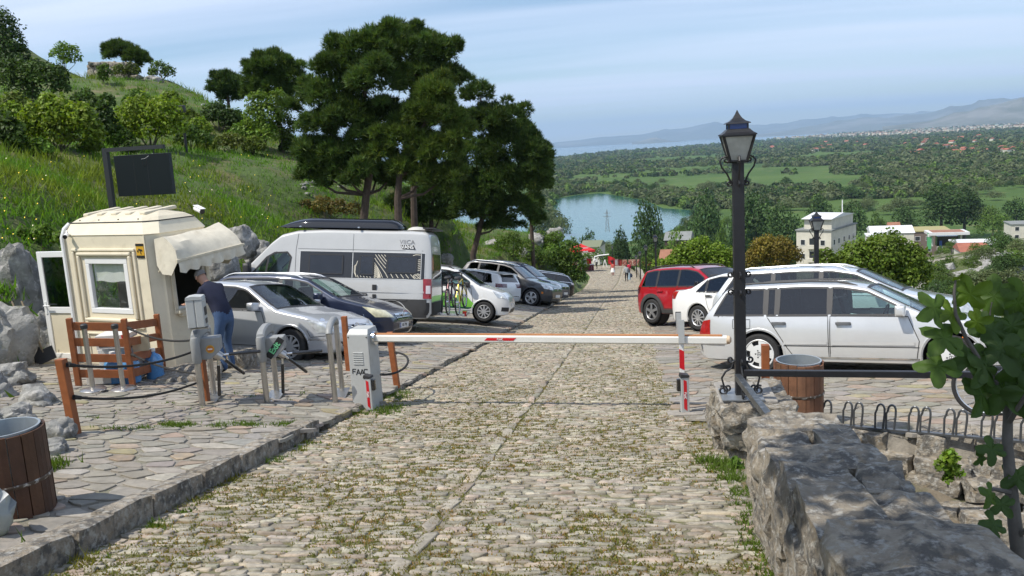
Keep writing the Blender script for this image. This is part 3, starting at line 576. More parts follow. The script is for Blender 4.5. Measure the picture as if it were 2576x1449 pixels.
class Car:
 def __init__(s, name, label, cat, pose, L, W, wb, fo, r, top, zb, pmat_, tumble=0.20, side='L', drop=0.10, sill=0.20, ra=None, plan=(0.26, 0.20), group=CARG, flare=0.0):
  s.L, s.W, s.wb, s.fo, s.r, s.zb, s.paint = L, W, wb, fo, r, zb, pmat_; s.ra = ra or r*1.17; s.tumble, s.drop, s.sill, s.plan = tumble, drop, sill, plan
  s.root = empty(name, mat=ground_frame(*pose, side), label=label, cat=cat, group=group)
  s.ds = np.unique(np.r_[np.linspace(0, 0.12, 9), np.linspace(0.12, L-0.14, int(L/0.035)), np.linspace(L-0.14, L, 10)])
  td = np.array(top, float); fine = np.linspace(0, L, 900); tz = np.interp(fine, td[:, 0], td[:, 1])
  k = np.exp(-np.linspace(-2, 2, 27)**2); k /= k.sum(); sm = np.convolve(np.pad(tz, 13, 'edge'), k, 'valid'); wgt = np.clip(np.minimum(fine, L-fine)/0.12, 0, 1); tz = sm*wgt+tz*(1-wgt)
  s.T = lambda d: np.interp(d, fine, tz)
  s.make_body()
 def x(s, d): return s.L/2-d
 def wz(s, d, z):
  L, (pa, pb) = s.L, s.plan; pl = 1-pa*np.exp(-d/0.20)-pb*np.exp(-(L-d)/0.15)-0.035*(2*d/L-1)**2
  lo = np.clip((0.60-z)/0.4, 0, 1); hi = np.clip(z-s.zb, 0, 2); mid = np.clip((z-0.62)/max(0.05, s.zb-0.62), 0, 1)
  return s.W/2*pl*(1-0.07*lo**2-0.035*mid**2)-s.tumble*hi/0.5
 def shoulder(s, d):
  T = s.T(d); dr = np.where(T > s.zb+0.12, s.drop, np.minimum(0.07, s.drop)); return T-dr
 def make_body(s):
  V = []; nk = 22; na = 12
  for d in s.ds:
   T = float(s.T(d)); e0 = math.exp(-d/0.05)*0.16+math.exp(-(s.L-d)/0.05)*0.16; z0 = min(s.sill+e0, T-0.12); zs = max(float(s.shoulder(d)), z0+0.05); row = [(0, z0), (s.wz(d, z0)*0.55, z0), (s.wz(d, z0)*0.93, z0)]
   for k in range(nk): zz = z0+0.02+(zs-z0-0.02)*k/(nk-1); row.append((float(s.wz(d, zz)), zz))
   ws = row[-1][0]; T = max(T, zs+0.01)
   for a in range(1, na+1):
    ph = math.pi/2*a/na; row.append((ws*max(0, math.cos(ph))**(2/2.7), zs+(T-zs)*math.sin(ph)**(2/2.7)))
   V.append([(s.L/2-d, y, z) for y, z in row])
  n = len(V[0]); m = len(V); P = np.array(V); Q = P[:, ::-1].copy(); Q[:, :, 1] *= -1; full = np.concatenate([P, Q[:, 1:-1]], 1); k = full.shape[1]
  verts = full.reshape(-1, 3); faces = [(i*k+j, i*k+(j+1) % k, (i+1)*k+(j+1) % k, (i+1)*k+j) for i in range(m-1) for j in range(k)]+[tuple(range(k))[::-1], tuple((m-1)*k+j for j in range(k))]
  s.verts, s.faces = verts, faces; s.bvh = BVHTree.FromPolygons([Vector(v) for v in verts], faces)
  s.cuts = []
 def finish_body(s):
  "cut wheel arches and window openings out of the shell, then link it"
  V = s.verts.copy(); keep = []; cen = {}
  arches = [(s.x(s.fo), s.r*1.0), (s.x(s.fo+s.wb), s.r*1.0)]
  for f in s.faces:
   if len(f) > 4: keep.append(f); continue
   c = V[list(f)].mean(0); e1 = V[f[1]]-V[f[0]]; e2 = V[f[3]]-V[f[0]]; n = np.cross(e1, e2); n /= (np.linalg.norm(n)+1e-9); cut = False
   if abs(c[1]) > s.W*0.30 and c[2] < 1.0:
    for ax, az in arches:
     if (c[0]-ax)**2+(c[2]-az)**2 < s.ra**2: cut = True
   if not cut:
    for typ, poly in s.cuts:
     if typ == 'side' and abs(n[1]) > 0.45 and inpoly(c[0], c[2], poly): cut = True
     if typ == 'top' and abs(n[1]) < 0.75 and inpoly(c[0], c[1], poly): cut = True
     if typ == 'back' and abs(n[0]) > 0.2 and c[0]*poly[0][2] > 0 and inpoly(c[1], c[2], [q[:2] for q in poly]): cut = True
   if not cut: keep.append(f)
  cnt = {}
  for f in keep:
   for a in range(len(f)): e = tuple(sorted((f[a], f[(a+1) % len(f)]))); cnt[e] = cnt.get(e, 0)+1
  edge = {v for e, c in cnt.items() if c == 1 for v in e}
  for v in edge:                                      # pull the ragged arch edge onto a clean circle
   for ax, az in arches:
    dx, dz = V[v][0]-ax, V[v][2]-az; rr_ = math.hypot(dx, dz)
    if abs(V[v][1]) > s.W*0.30 and 0.7*s.ra < rr_ < 1.25*s.ra and V[v][2] > 0.22: V[v][0] = ax+dx/rr_*s.ra; V[v][2] = az+dz/rr_*s.ra
  me = bpy.data.meshes.new('body'); me.from_pydata([tuple(v) for v in V], [], keep); bm = bmesh.new(); bm.from_mesh(me); bmesh.ops.delete(bm, geom=[v for v in bm.verts if not v.link_faces], context='VERTS'); bmesh.ops.recalc_face_normals(bm, faces=bm.faces); bm.to_mesh(me); bm.free()
  me.polygons.foreach_set('use_smooth', np.ones(len(me.polygons), bool)); me.set_sharp_from_angle(angle=R(50)); s.body = link('body', me, s.root, s.paint)
  s.archlips = []
  for ax, az in arches:
   for sd in (-1, 1):
    mb = MB(); rim = MB()
    mb.tube([(ax, sd*(s.W/2-0.34), az), (ax, sd*(s.W/2-0.05), az)], s.ra*1.01, 24, caps=False); mb.add([(ax+math.cos(a)*s.ra*1.01, sd*(s.W/2-0.34), az+math.sin(a)*s.ra*1.01) for a in np.linspace(0, 2*math.pi, 24, endpoint=False)], [tuple(range(24))])
    A = [math.radians(a) for a in range(-20, 201, 10)]; P0 = [s.hit('side', ax+math.cos(a)*s.ra*1.10, az+math.sin(a)*s.ra*1.10, sd, 0.004) for a in A]; P1 = [s.hit('side', ax+math.cos(a)*s.ra*1.06, az+math.sin(a)*s.ra*1.06, sd, 0.014) for a in A]; P2 = [s.hit('side', ax+math.cos(a)*s.ra*1.03, az+math.sin(a)*s.ra*1.03, sd, 0.004) for a in A]
    P3 = [Vector((ax+math.cos(a)*s.ra*0.985, sd*(abs(p.y)-0.03), az+math.sin(a)*s.ra*0.985)) if p else None for a, p in zip(A, P2)]
    ok = [i for i in range(len(A)) if P0[i] and P1[i] and P2[i]]
    mb.build('wheel_well', m_seam, s.root)
    if len(ok) > 3: rim.grid([[P0[i], P1[i], P2[i], P3[i]] for i in ok]); s.archlips.append(rim.build('arch_lip', s.paint, s.root, smooth=True, fix=False, angle=80))
  # cabin: floor, dashboard, seats
  z0 = s.sill+0.06; da, db = s.cab; mb = MB(); mb.box((s.x((s.fo+s.ra+s.fo+s.wb-s.ra)/2), 0, z0+0.06), (s.wb-2*s.ra-0.02, s.W-0.30, 0.12)); mb.box((s.x((da+db)/2), 0, s.zb-0.42), (db-da, s.W-0.78, 0.3)); mb.box((s.x(da+0.42), 0, s.zb-0.16), (0.42, s.W-0.34, 0.22)); mb.build('cabin_floor', m_blackpl, s.root)
  for d_, yy in [(da+1.22, -0.36), (da+1.22, 0.36), (da+2.0, -0.36), (da+2.0, 0.36)]:
   if d_ > db-0.1: continue
   st = MB(); up = s.zb-0.30; st.box((s.x(d_-0.2), yy, up), (0.5, 0.48, 0.14)); st.bar((s.x(d_+0.03), yy, up), (s.x(d_+0.17), yy, up+0.52), 0.46, 0.13, up=(1, 0, 0)); st.bar((s.x(d_+0.17), yy, up+0.54), (s.x(d_+0.20), yy, up+0.74), 0.26, 0.09, up=(1, 0, 0)); st.build('seat', m_seat, s.root, bevel=0.03)
  st = MB(); c = Vector((s.x(da+0.72), 0.36, s.zb-0.07)); st.tube([c+Vector((math.sin(a)*0.05, math.cos(a)*0.18, math.sin(a)*0.17)) for a in np.linspace(0, 2*math.pi, 20, endpoint=False)], 0.014, 6, closed=True); st.build('steering_wheel', m_blackpl, s.root)
 def hit(s, kind, a, b, sd=1, off=0.003):
  if kind == 'side': o, d = Vector((a, sd*3, b)), Vector((0, -sd, 0))
  elif kind == 'top': o, d = Vector((a, b, 5)), Vector((0, 0, -1))
  elif kind == 'end': o, d = Vector((sd*6, a, b)), Vector((-sd, 0, 0))
  h = s.bvh.ray_cast(o, d)
  if h[0] is None: return None
  n = h[1] if h[1].dot(d) < 0 else -h[1]; return h[0]+n*off
 def patch(s, name, kind, poly, mat, sd=1, off=0.003, n=(14, 8), parent=None, thick=0.0):
  "sheet laid on the shell inside an outline given in side (d,z), top (d,y) or end (y,z) view"
  P = [(s.x(a) if kind != 'end' else a, b) for a, b in poly]; xs = np.unique(np.r_[np.linspace(min(p[0] for p in P), max(p[0] for p in P), n[0]), [p[0] for p in P]]); G = []
  e_ = (xs[-1]-xs[0])*1e-3
  for x in xs:
   xx = min(max(x, xs[0]+e_), xs[-1]-e_); zs = []
   for i in range(len(P)):
    p, q = P[i-1], P[i]
    if (p[0]-xx)*(q[0]-xx) < 0: zs.append(p[1]+(q[1]-p[1])*(xx-p[0])/(q[0]-p[0]))
   if len(zs) < 2: continue
   lo, hi = min(zs), max(zs); r_ = [s.hit(kind, xx, lo+(hi-lo)*k/(n[1]-1), sd, off) for k in range(n[1])]
   if all(r_): G.append(r_)
  if len(G) < 2: return None
  o = MB().grid(G).build(name, mat, parent or s.root, smooth=True, angle=70, fix=False); return o
 def quad(s, name, c, dr, mat, off=0.006, n=(10, 8), parent=None, bulge=0.0):
  "lamp-like patch: four corners (d,y,z), laid on the shell along the direction dr"
  c = [Vector((s.x(a), b, z)) for a, b, z in c]; dr = Vector(dr).normalized(); G = []
  for i in range(n[0]+1):
   u = i/n[0]; r_ = []
   for j in range(n[1]+1):
    v = j/n[1]; p = (c[0]*(1-u)+c[1]*u)*(1-v)+(c[3]*(1-u)+c[2]*u)*v; h = s.bvh.ray_cast(p-dr*1.5, dr)
    if h[0] is None: h = s.bvh.find_nearest(p)
    q = h[0]; r_.append(q-dr*(off+bulge*math.sin(math.pi*u)*math.sin(math.pi*v)))
   G.append(r_)
  return MB().grid(G).build(name, mat, parent or s.root, smooth=True, angle=80, fix=False)
 def ribbon(s, name, kind, pts, w, mat, sd=1, off=0.004, closed=False, parent=None, sub=6, mb=None):
  P = [(s.x(a) if kind != 'end' else a, b) for a, b in pts]; D = []
  for i in range(len(P)-(0 if closed else 1)):
   a, b = P[i], P[(i+1) % len(P)]; D += [(a[0]+(b[0]-a[0])*k/sub, a[1]+(b[1]-a[1])*k/sub) for k in range(sub)]
  if not closed: D.append(P[-1])
  G = []; m = len(D)
  for i, p in enumerate(D):
   a, b = (D[i-1], D[(i+1) % m]) if closed else (D[max(i-1, 0)], D[min(i+1, m-1)]); t_ = Vector((b[0]-a[0], b[1]-a[1])); t_ = t_.normalized() if t_.length > 0 else Vector((1, 0)); nn = Vector((-t_.y, t_.x)); r_ = [s.hit(kind, p[0]+nn.x*w*k, p[1]+nn.y*w*k, sd, off) for k in (-0.5, 0.5)]
   if all(r_): G.append(r_)
  if closed and G: G.append(G[0])
  if len(G) < 2: return None
  q = mb or MB(); q.grid(G)
  if mb is None: return q.build(name, mat, parent or s.root, smooth=True, fix=False)
 def windows(s, da, pillars, db, dbt=None, mats=None, trim=None, up=0.105, zlo=None, sides=(-1, 1), trim_w=0.028, hz=None):
  "side windows between pillars (d of each pillar centre), da..db along the sill, dbt = rear end at the top"
  zl = zlo or (lambda d: s.zb+0.015); fine = np.linspace(da, max(db, dbt or db), 160); Zu = lambda d: float(s.T(d))-up
  cuts_ = [da]+pillars+[db]; out = []
  for i in range(len(cuts_)-1):
   a = cuts_[i]+(0.028 if i else 0); b = cuts_[i+1]-(0.028 if i < len(cuts_)-2 else 0); tb = (dbt if (dbt and i == len(cuts_)-2) else b); poly = [(a, zl(a))]; seq = np.linspace(a, tb, 12)
   poly += [(d, max(zl(d)+0.012, Zu(d))) for d in seq if d == seq[-1] or Zu(d) > zl(d)+0.012 or True]; poly.append((b, zl(b)))
   out.append(poly)
  for i, poly in enumerate(out):
   s.cuts.append(('side', [(s.x(a), b) for a, b in poly])); gm = (mats or [m_glass_dim]*9)[i]
   for sd in sides:
    g_ = s.patch('window', 'side', poly, gm, sd, 0.002, (12, 6)); s.ribbon('window_trim', 'side', poly, trim_w, m_blackpl, sd, 0.006, True, sub=3, parent=g_)
    if hz and g_: s.ribbon('chrome_strip', 'side', [(poly[0][0], poly[0][1]-0.02), (poly[-1][0], poly[-1][1]-0.02)], 0.02, m_chrome, sd, 0.010, parent=g_)
  for q in pillars:
   for sd in sides: s.ribbon('pillar', 'side', [(q, zl(q)+0.01), (q+0.02*(Zu(q)-zl(q)), Zu(q)-0.005)], 0.075, m_blackpl, sd, 0.005)
  return out
 def screen(s, d0, d1, mat, rear=False, edge=0.085, name='windscreen', cut=True):
  ya, yb = float(s.wz(d0, s.shoulder(d0)))-edge, float(s.wz(d1, s.shoulder(d1)))-edge; poly = [(d0, -ya), (d0, ya), (d1, yb), (d1, -yb)]
  if cut: s.cuts.append(('top', [(s.x(a), b) for a, b in poly]))
  G = []; nx = 10
  for i in range(nx+1):
   d = d0+(d1-d0)*i/nx; yy = ya+(yb-ya)*i/nx; G.append([s.hit('top', s.x(d), yy*k, 1, 0.003) for k in np.linspace(-1, 1, 13)])
  o = MB().grid(G).build(name, mat, s.root, smooth=True, fix=False, angle=80); s.ribbon('screen_trim', 'top', poly, 0.045, m_blackpl, 1, 0.007, True, parent=o); return o
 def wheels(s, spokes=5, sw=0.05, rim=None, kind='alloy', width=0.20, rimr=0.66, holes=False):
  rim = rim or m_rim; r = s.r; first = None
  def mk(parent):
   t_ = MB(); w = width/2; t_.lathe([(r*rimr, -w), (r*0.90, -w*1.04), (r*0.975, -w*0.85), (r, -w*0.55), (r, w*0.55), (r*0.975, w*0.85), (r*0.90, w*1.04), (r*(rimr+0.02), w)], n=36, caps=False); t_.build('tyre', m_tyre, parent, smooth=True, angle=35)
   q = MB(); q.lathe([(r*rimr*1.02, w*0.95), (r*rimr*0.97, w*1.0), (r*rimr*0.90, w*0.86), (r*rimr*0.89, -w*0.5)], n=32, caps=False)
   if holes:
    q.lathe([(0.001, w*0.98), (r*0.18, w*0.98), (r*rimr*0.62, w*0.92)], n=30, caps=False)
    for k in range(spokes):
     a0 = 2*math.pi*k/spokes; A = np.linspace(a0-math.pi/spokes*0.55, a0+math.pi/spokes*0.55, 6); q.add([(math.cos(a)*r*rimr*f, math.sin(a)*r*rimr*f, w*h_) for a in A for f, h_ in ((0.60, 0.925), (0.91, 0.88))], [(2*i, 2*i+1, 2*i+3, 2*i+2) for i in range(5)])
   else:
    q.lathe([(0.001, w*0.98), (r*0.15, w*0.98), (r*0.17, w*0.7)], n=18, caps=False)
    for k in range(spokes):
     a = 2*math.pi*(k+0.25)/spokes; ca, sa = math.cos(a), math.sin(a)
     if kind == 'split':
      for e in (-0.10, 0.10): q.bar((ca*r*0.13, sa*r*0.13, w*0.86), (math.cos(a+e*1.6)*r*rimr*0.92, math.sin(a+e*1.6)*r*rimr*0.92, w*0.80), sw*0.55, 0.03, up=(0, 0, 1))
     else: q.bar((ca*r*0.13, sa*r*0.13, w*0.86), (ca*r*rimr*0.92, sa*r*rimr*0.92, w*0.80), sw, 0.03, up=(0, 0, 1))
   q.build('rim', rim, parent, smooth=True, angle=30); b_ = MB(); b_.lathe([(0.001, w*0.35), (r*rimr*0.9, w*0.35)], n=24, caps=False); b_.build('backing_disc', m_rimdark, parent)  # dark backing disc closes the rim behind the spokes
  for d, sd in ((s.fo, -1), (s.fo, 1), (s.fo+s.wb, -1), (s.fo+s.wb, 1)):
   if first is None: first = bpy.data.objects.new('wheel', None); COL.objects.link(first); first.parent = s.root; mk(first); o = first
   else: o = copy_tree(first, s.root)
   o.location = (s.x(d), sd*(s.W/2-width/2-0.015), r); o.rotation_euler = (R(90) if sd < 0 else R(-90), 0, 0)
 def mirror(s, d, mat=None, size=(0.13, 0.20, 0.15), z=None):
  for sd in (-1, 1):
   z_ = z or s.zb+0.04; p = s.hit('side', s.x(d), z_, sd, 0); mb = MB(); c = (s.x(d), p.y+sd*(size[1]/2+0.04), z_+0.03); V, F = rough_block(c, size, 3, 0.0, 3); mb.add(V, F); o = mb.build('mirror', mat or s.paint, s.root, smooth=True, angle=80); MB().bar((s.x(d), p.y-sd*0.02, z_-0.01), (s.x(d), p.y+sd*0.08, z_), 0.07, 0.03).build('mirror_arm', m_blackpl, o)
 def seams(s, lines, sides=(-1, 1)):
  for sd in sides:
   mb = MB()
   for ln in lines: s.ribbon('', 'side', ln, 0.010, None, sd, 0.0035, mb=mb)
   if mb.v: mb.build('door_seam', m_seam, s.root, fix=False)
 def door(s, poly, handle, mat=None, sides=(-1, 1), hm=None):
  for sd in sides:
   d_ = s.patch('door', 'side', poly, s.paint, sd, 0.0025, (12, 8))
   if d_ is None: continue
   s.ribbon('door_seam', 'side', poly, 0.011, m_seam, sd, 0.004, True, d_)
   if handle:
    p = s.hit('side', s.x(handle[0]), handle[1], sd, 0.02); mb = MB(); V, F = rough_block(p, (0.21, 0.045, 0.045), 5, 0, 2); mb.add(V, F); mb.build('handle', hm or mat or s.paint, d_, smooth=True, angle=70)
 def rails(s, d0, d1, mat, y=None, h=0.05):
  for sd in (-1, 1):
   P = []
   for k in range(15):
    d = d0+(d1-d0)*k/14; yy = (float(s.wz(d, s.shoulder(d)))-0.10)*sd; p = s.hit('top', s.x(d), yy, 1, 0); e = math.sin(math.pi*min(1, min(k, 14-k)/2.0)/2); P.append(p+Vector((0, 0, -0.01+h*e)))
   MB().tube(P, 0.017, 8).build('roof_rail', mat, s.root, smooth=True)
 def plate(s, txt, end, z, y=0.0, off=0.012):
  p = s.hit('end', y, z, end, off); o = MB().box(p, (0.015, 0.52, 0.115)).build('number_plate', m_plate, s.root); ux = Vector((0, end, 0))
  if txt:
   MB().box(p+Vector((end*0.003, -end*0.235, 0)), (0.015, 0.045, 0.105)).build('plate_band', m_plate_blue, o); text(txt, 0.10, 'plate_text', m_ink, o, basis(p+Vector((end*0.0085, 0.01*end, 0)), ux, (0, 0, 1)), 0.001, bold=0.001)
  return o
 def badge(s, end, z, r=0.06, mat=None, y=0.0, off=0.012, ring=True):
  p = s.hit('end', y, z, end, off); mb = MB()
  if ring: mb.tube([p+Vector((0, math.cos(a)*r, math.sin(a)*r)) for a in np.linspace(0, 2*math.pi, 24, endpoint=False)], r*0.17, 6, closed=True)
  else: mb.tube([p, p+Vector((end*0.012, 0, 0))], [r, r*0.9], 20)
  return mb.build('badge', mat or m_chrome, s.root, smooth=True, angle=40), p
def inpoly(x, y, P):
 c = False; n = len(P)
 for i in range(n):
  a, b = P[i-1], P[i]
  if (a[1] > y) != (b[1] > y) and x < (b[0]-a[0])*(y-a[1])/(b[1]-a[1])+a[0]: c = not c
 return c
P_silver = paint('silver', (0.54, 0.555, 0.575), 0.40, 0.32)
P_silver2 = paint('light_silver', (0.62, 0.625, 0.62), 0.35, 0.30)
P_pale = paint('pale_silver', (0.66, 0.68, 0.70), 0.4, 0.30)
P_navy = paint('navy', (0.016, 0.024, 0.055), 0.35, 0.30)
P_vanwhite = paint('van_grey_white', (0.52, 0.52, 0.505), 0.0, 0.35)
P_white = paint('white', (0.78, 0.78, 0.76), 0.0, 0.3)
P_grey = paint('graphite', (0.060, 0.060, 0.063), 0.5, 0.35)
P_blue = paint('dark_blue', (0.012, 0.030, 0.085), 0.4, 0.3)
P_black = paint('black', (0.010, 0.011, 0.017), 0.3, 0.25)
P_red = paint('red', (0.42, 0.008, 0.018), 0.25, 0.28)
# ---- silver three-door hatchback by the booth
def golf5():
 c = Car('hatchback', 'silver three-door hatchback with its side window open, beside the cream booth', 'car', (-7.20, 15.19, -3.74, -13.8), 4.20, 1.76, 2.58, 0.88, 0.316,
   [(0, 0.50), (0.015, 0.60), (0.06, 0.70), (0.22, 0.80), (0.6, 0.90), (1.0, 0.96), (1.22, 1.0), (1.98, 1.42), (2.25, 1.47), (2.8, 1.485), (3.4, 1.44), (3.75, 1.36), (4.02, 1.06), (4.12, 0.95), (4.19, 0.75), (4.2, 0.5)], 0.95, P_silver, side=0.05)
 c.cab = (1.2, 3.9); c.windows(1.62, [2.82], 3.72, 3.55, [m_glass_dim, m_glass_dark]); c.screen(1.24, 1.97, m_glass_clear); c.screen(3.80, 4.02, m_glass_dark, name='rear_window'); c.finish_body(); c.wheels(10, 0.045, pmat('steel_cover', (0.42, 0.42, 0.42), 0.45, 0.4))
 c.door([(1.45, 0.30), (1.38, 0.60), (1.52, 0.93), (2.80, 0.94), (2.82, 0.5), (2.74, 0.30)], (2.62, 0.80)); c.mirror(1.62)
 for sd in (-1, 1):
  h = c.quad('headlight', [(0.60, sd*0.80, 0.82), (0.14, sd*0.50, 0.70), (0.06, sd*0.44, 0.56), (0.36, sd*0.80, 0.58)], (-0.75, -sd*0.66, -0.1), m_lamp_clear, 0.008)
  for d, y, z in ((0.33, 0.68, 0.68), (0.17, 0.56, 0.63)): q = c.bvh.find_nearest(Vector((c.x(d), sd*y, z)))[0]; MB().tube([q+Vector((0.004, sd*0.004, 0)), q+Vector((0.010, sd*0.008, 0.002))], [0.055, 0.05], 16).build('reflector', m_chrome, h)
  c.ribbon('bumper_strip', 'side', [(0.18, 0.46), (0.50, 0.46)], 0.035, m_silver_trim, sd, 0.006); c.ribbon('side_moulding', 'side', [(1.42, 0.42), (2.7, 0.42)], 0.05, P_silver, sd, 0.012)
 g = c.patch('grille', 'end', [(-0.42, 0.70), (0.42, 0.70), (0.36, 0.60), (-0.36, 0.60)], m_gloss_black, 1, 0.006)
 for z in (0.625, 0.655, 0.685): c.ribbon('grille_bar', 'end', [(-0.38, z), (0.38, z)], 0.010, m_chrome, 1, 0.012, parent=g)
 b, p = c.badge(1, 0.655, 0.062, off=0.03)
 mb = MB(); r = 0.055; W_ = lambda pts: mb.tube([p+Vector((0.004, a*r, e*r)) for a, e in pts], 0.005, 5)
 W_([(-0.42, 0.85), (0, 0.08), (0.42, 0.85)]); W_([(-0.85, 0.30), (-0.45, -0.75), (0, 0.0), (0.45, -0.75), (0.85, 0.30)]); mb.build('emblem', m_chrome, b)
 c.patch('lower_intake', 'end', [(-0.55, 0.42), (0.55, 0.42), (0.5, 0.33), (-0.5, 0.33)], m_blackpl, 1, 0.004); c.plate('', 1, 0.49)
 c.seams([[(0.10, 0.54), (0.45, 0.50), (0.52, 0.62)], [(3.95, 0.55), (4.05, 0.95)]]); return c
m_silver_trim = pmat('bright_trim', (0.6, 0.61, 0.62), 0.25, 0.8)
golf5()
# ---- navy estate next to it
def astra():
 c = Car('estate_car', 'navy blue estate with yellowed headlamps, between silver hatchback and camper van', 'car', (-7.32, 17.78, -4.02, -4.9), 4.52, 1.75, 2.70, 0.92, 0.318,
   [(0, 0.52), (0.015, 0.60), (0.06, 0.68), (0.22, 0.78), (0.6, 0.90), (1.0, 0.98), (1.18, 1.02), (1.98, 1.42), (2.3, 1.475), (2.9, 1.50), (3.9, 1.47), (4.15, 1.40), (4.38, 1.08), (4.46, 0.95), (4.51, 0.75), (4.52, 0.5)], 0.96, P_navy)
 c.cab = (1.2, 4.2); c.windows(1.60, [2.62, 3.5], 4.22, 4.05, [m_glass_clear, m_glass_dim, m_glass_dark]); c.screen(1.22, 1.97, m_glass_clear); c.screen(4.17, 4.37, m_glass_dark, name='rear_window'); c.finish_body(); c.wheels(7, 0.05)
 c.door([(1.42, 0.28), (1.36, 0.6), (1.5, 0.94), (2.60, 0.95), (2.62, 0.28)], (2.42, 0.82)); c.door([(2.64, 0.28), (2.64, 0.95), (3.48, 0.96), (3.40, 0.62), (3.2, 0.28)], (3.3, 0.84)); c.mirror(1.6); c.rails(2.15, 4.1, m_silver_trim)
 for sd in (-1, 1):
  h = c.quad('headlight', [(0.66, sd*0.82, 0.84), (0.22, sd*0.56, 0.76), (0.10, sd*0.44, 0.60), (0.36, sd*0.80, 0.62)], (-0.75, -sd*0.66, -0.1), m_lamp_yellow, 0.008)
  c.ribbon('bumper_strip', 'side', [(0.12, 0.46), (0.55, 0.45)], 0.03, P_navy, sd, 0.010)
 g = c.patch('grille', 'end', [(-0.42, 0.675), (0.42, 0.675), (0.36, 0.555), (-0.36, 0.555)], m_gloss_black, 1, 0.006); c.ribbon('chrome_bar', 'end', [(-0.42, 0.665), (0.42, 0.665)], 0.034, m_chrome, 1, 0.014, parent=g); c.ribbon('grille_rim', 'end', [(-0.40, 0.63), (-0.35, 0.555), (0.35, 0.555), (0.40, 0.63)], 0.014, m_chrome, 1, 0.012, parent=g); c.ribbon('grille_bar', 'end', [(-0.37, 0.60), (0.37, 0.60)], 0.010, m_silver_trim, 1, 0.012, parent=g)
 b, p = c.badge(1, 0.655, 0.058, off=0.035); MB().tube([p+Vector((0.002, y*0.055, z*0.055)) for y, z in ((-0.95, -0.12), (0.1, -0.12), (-0.1, 0.12), (0.95, 0.12))], 0.006, 5).build('emblem', m_chrome, b)
 c.patch('lower_intake', 'end', [(-0.5, 0.34), (0.5, 0.34), (0.42, 0.26), (-0.42, 0.26)], m_blackpl, 1, 0.004); c.plate('AB·794J', 1, 0.43); c.seams([[(0.10, 0.53), (0.42, 0.50), (0.50, 0.60)]]); return c
astra()
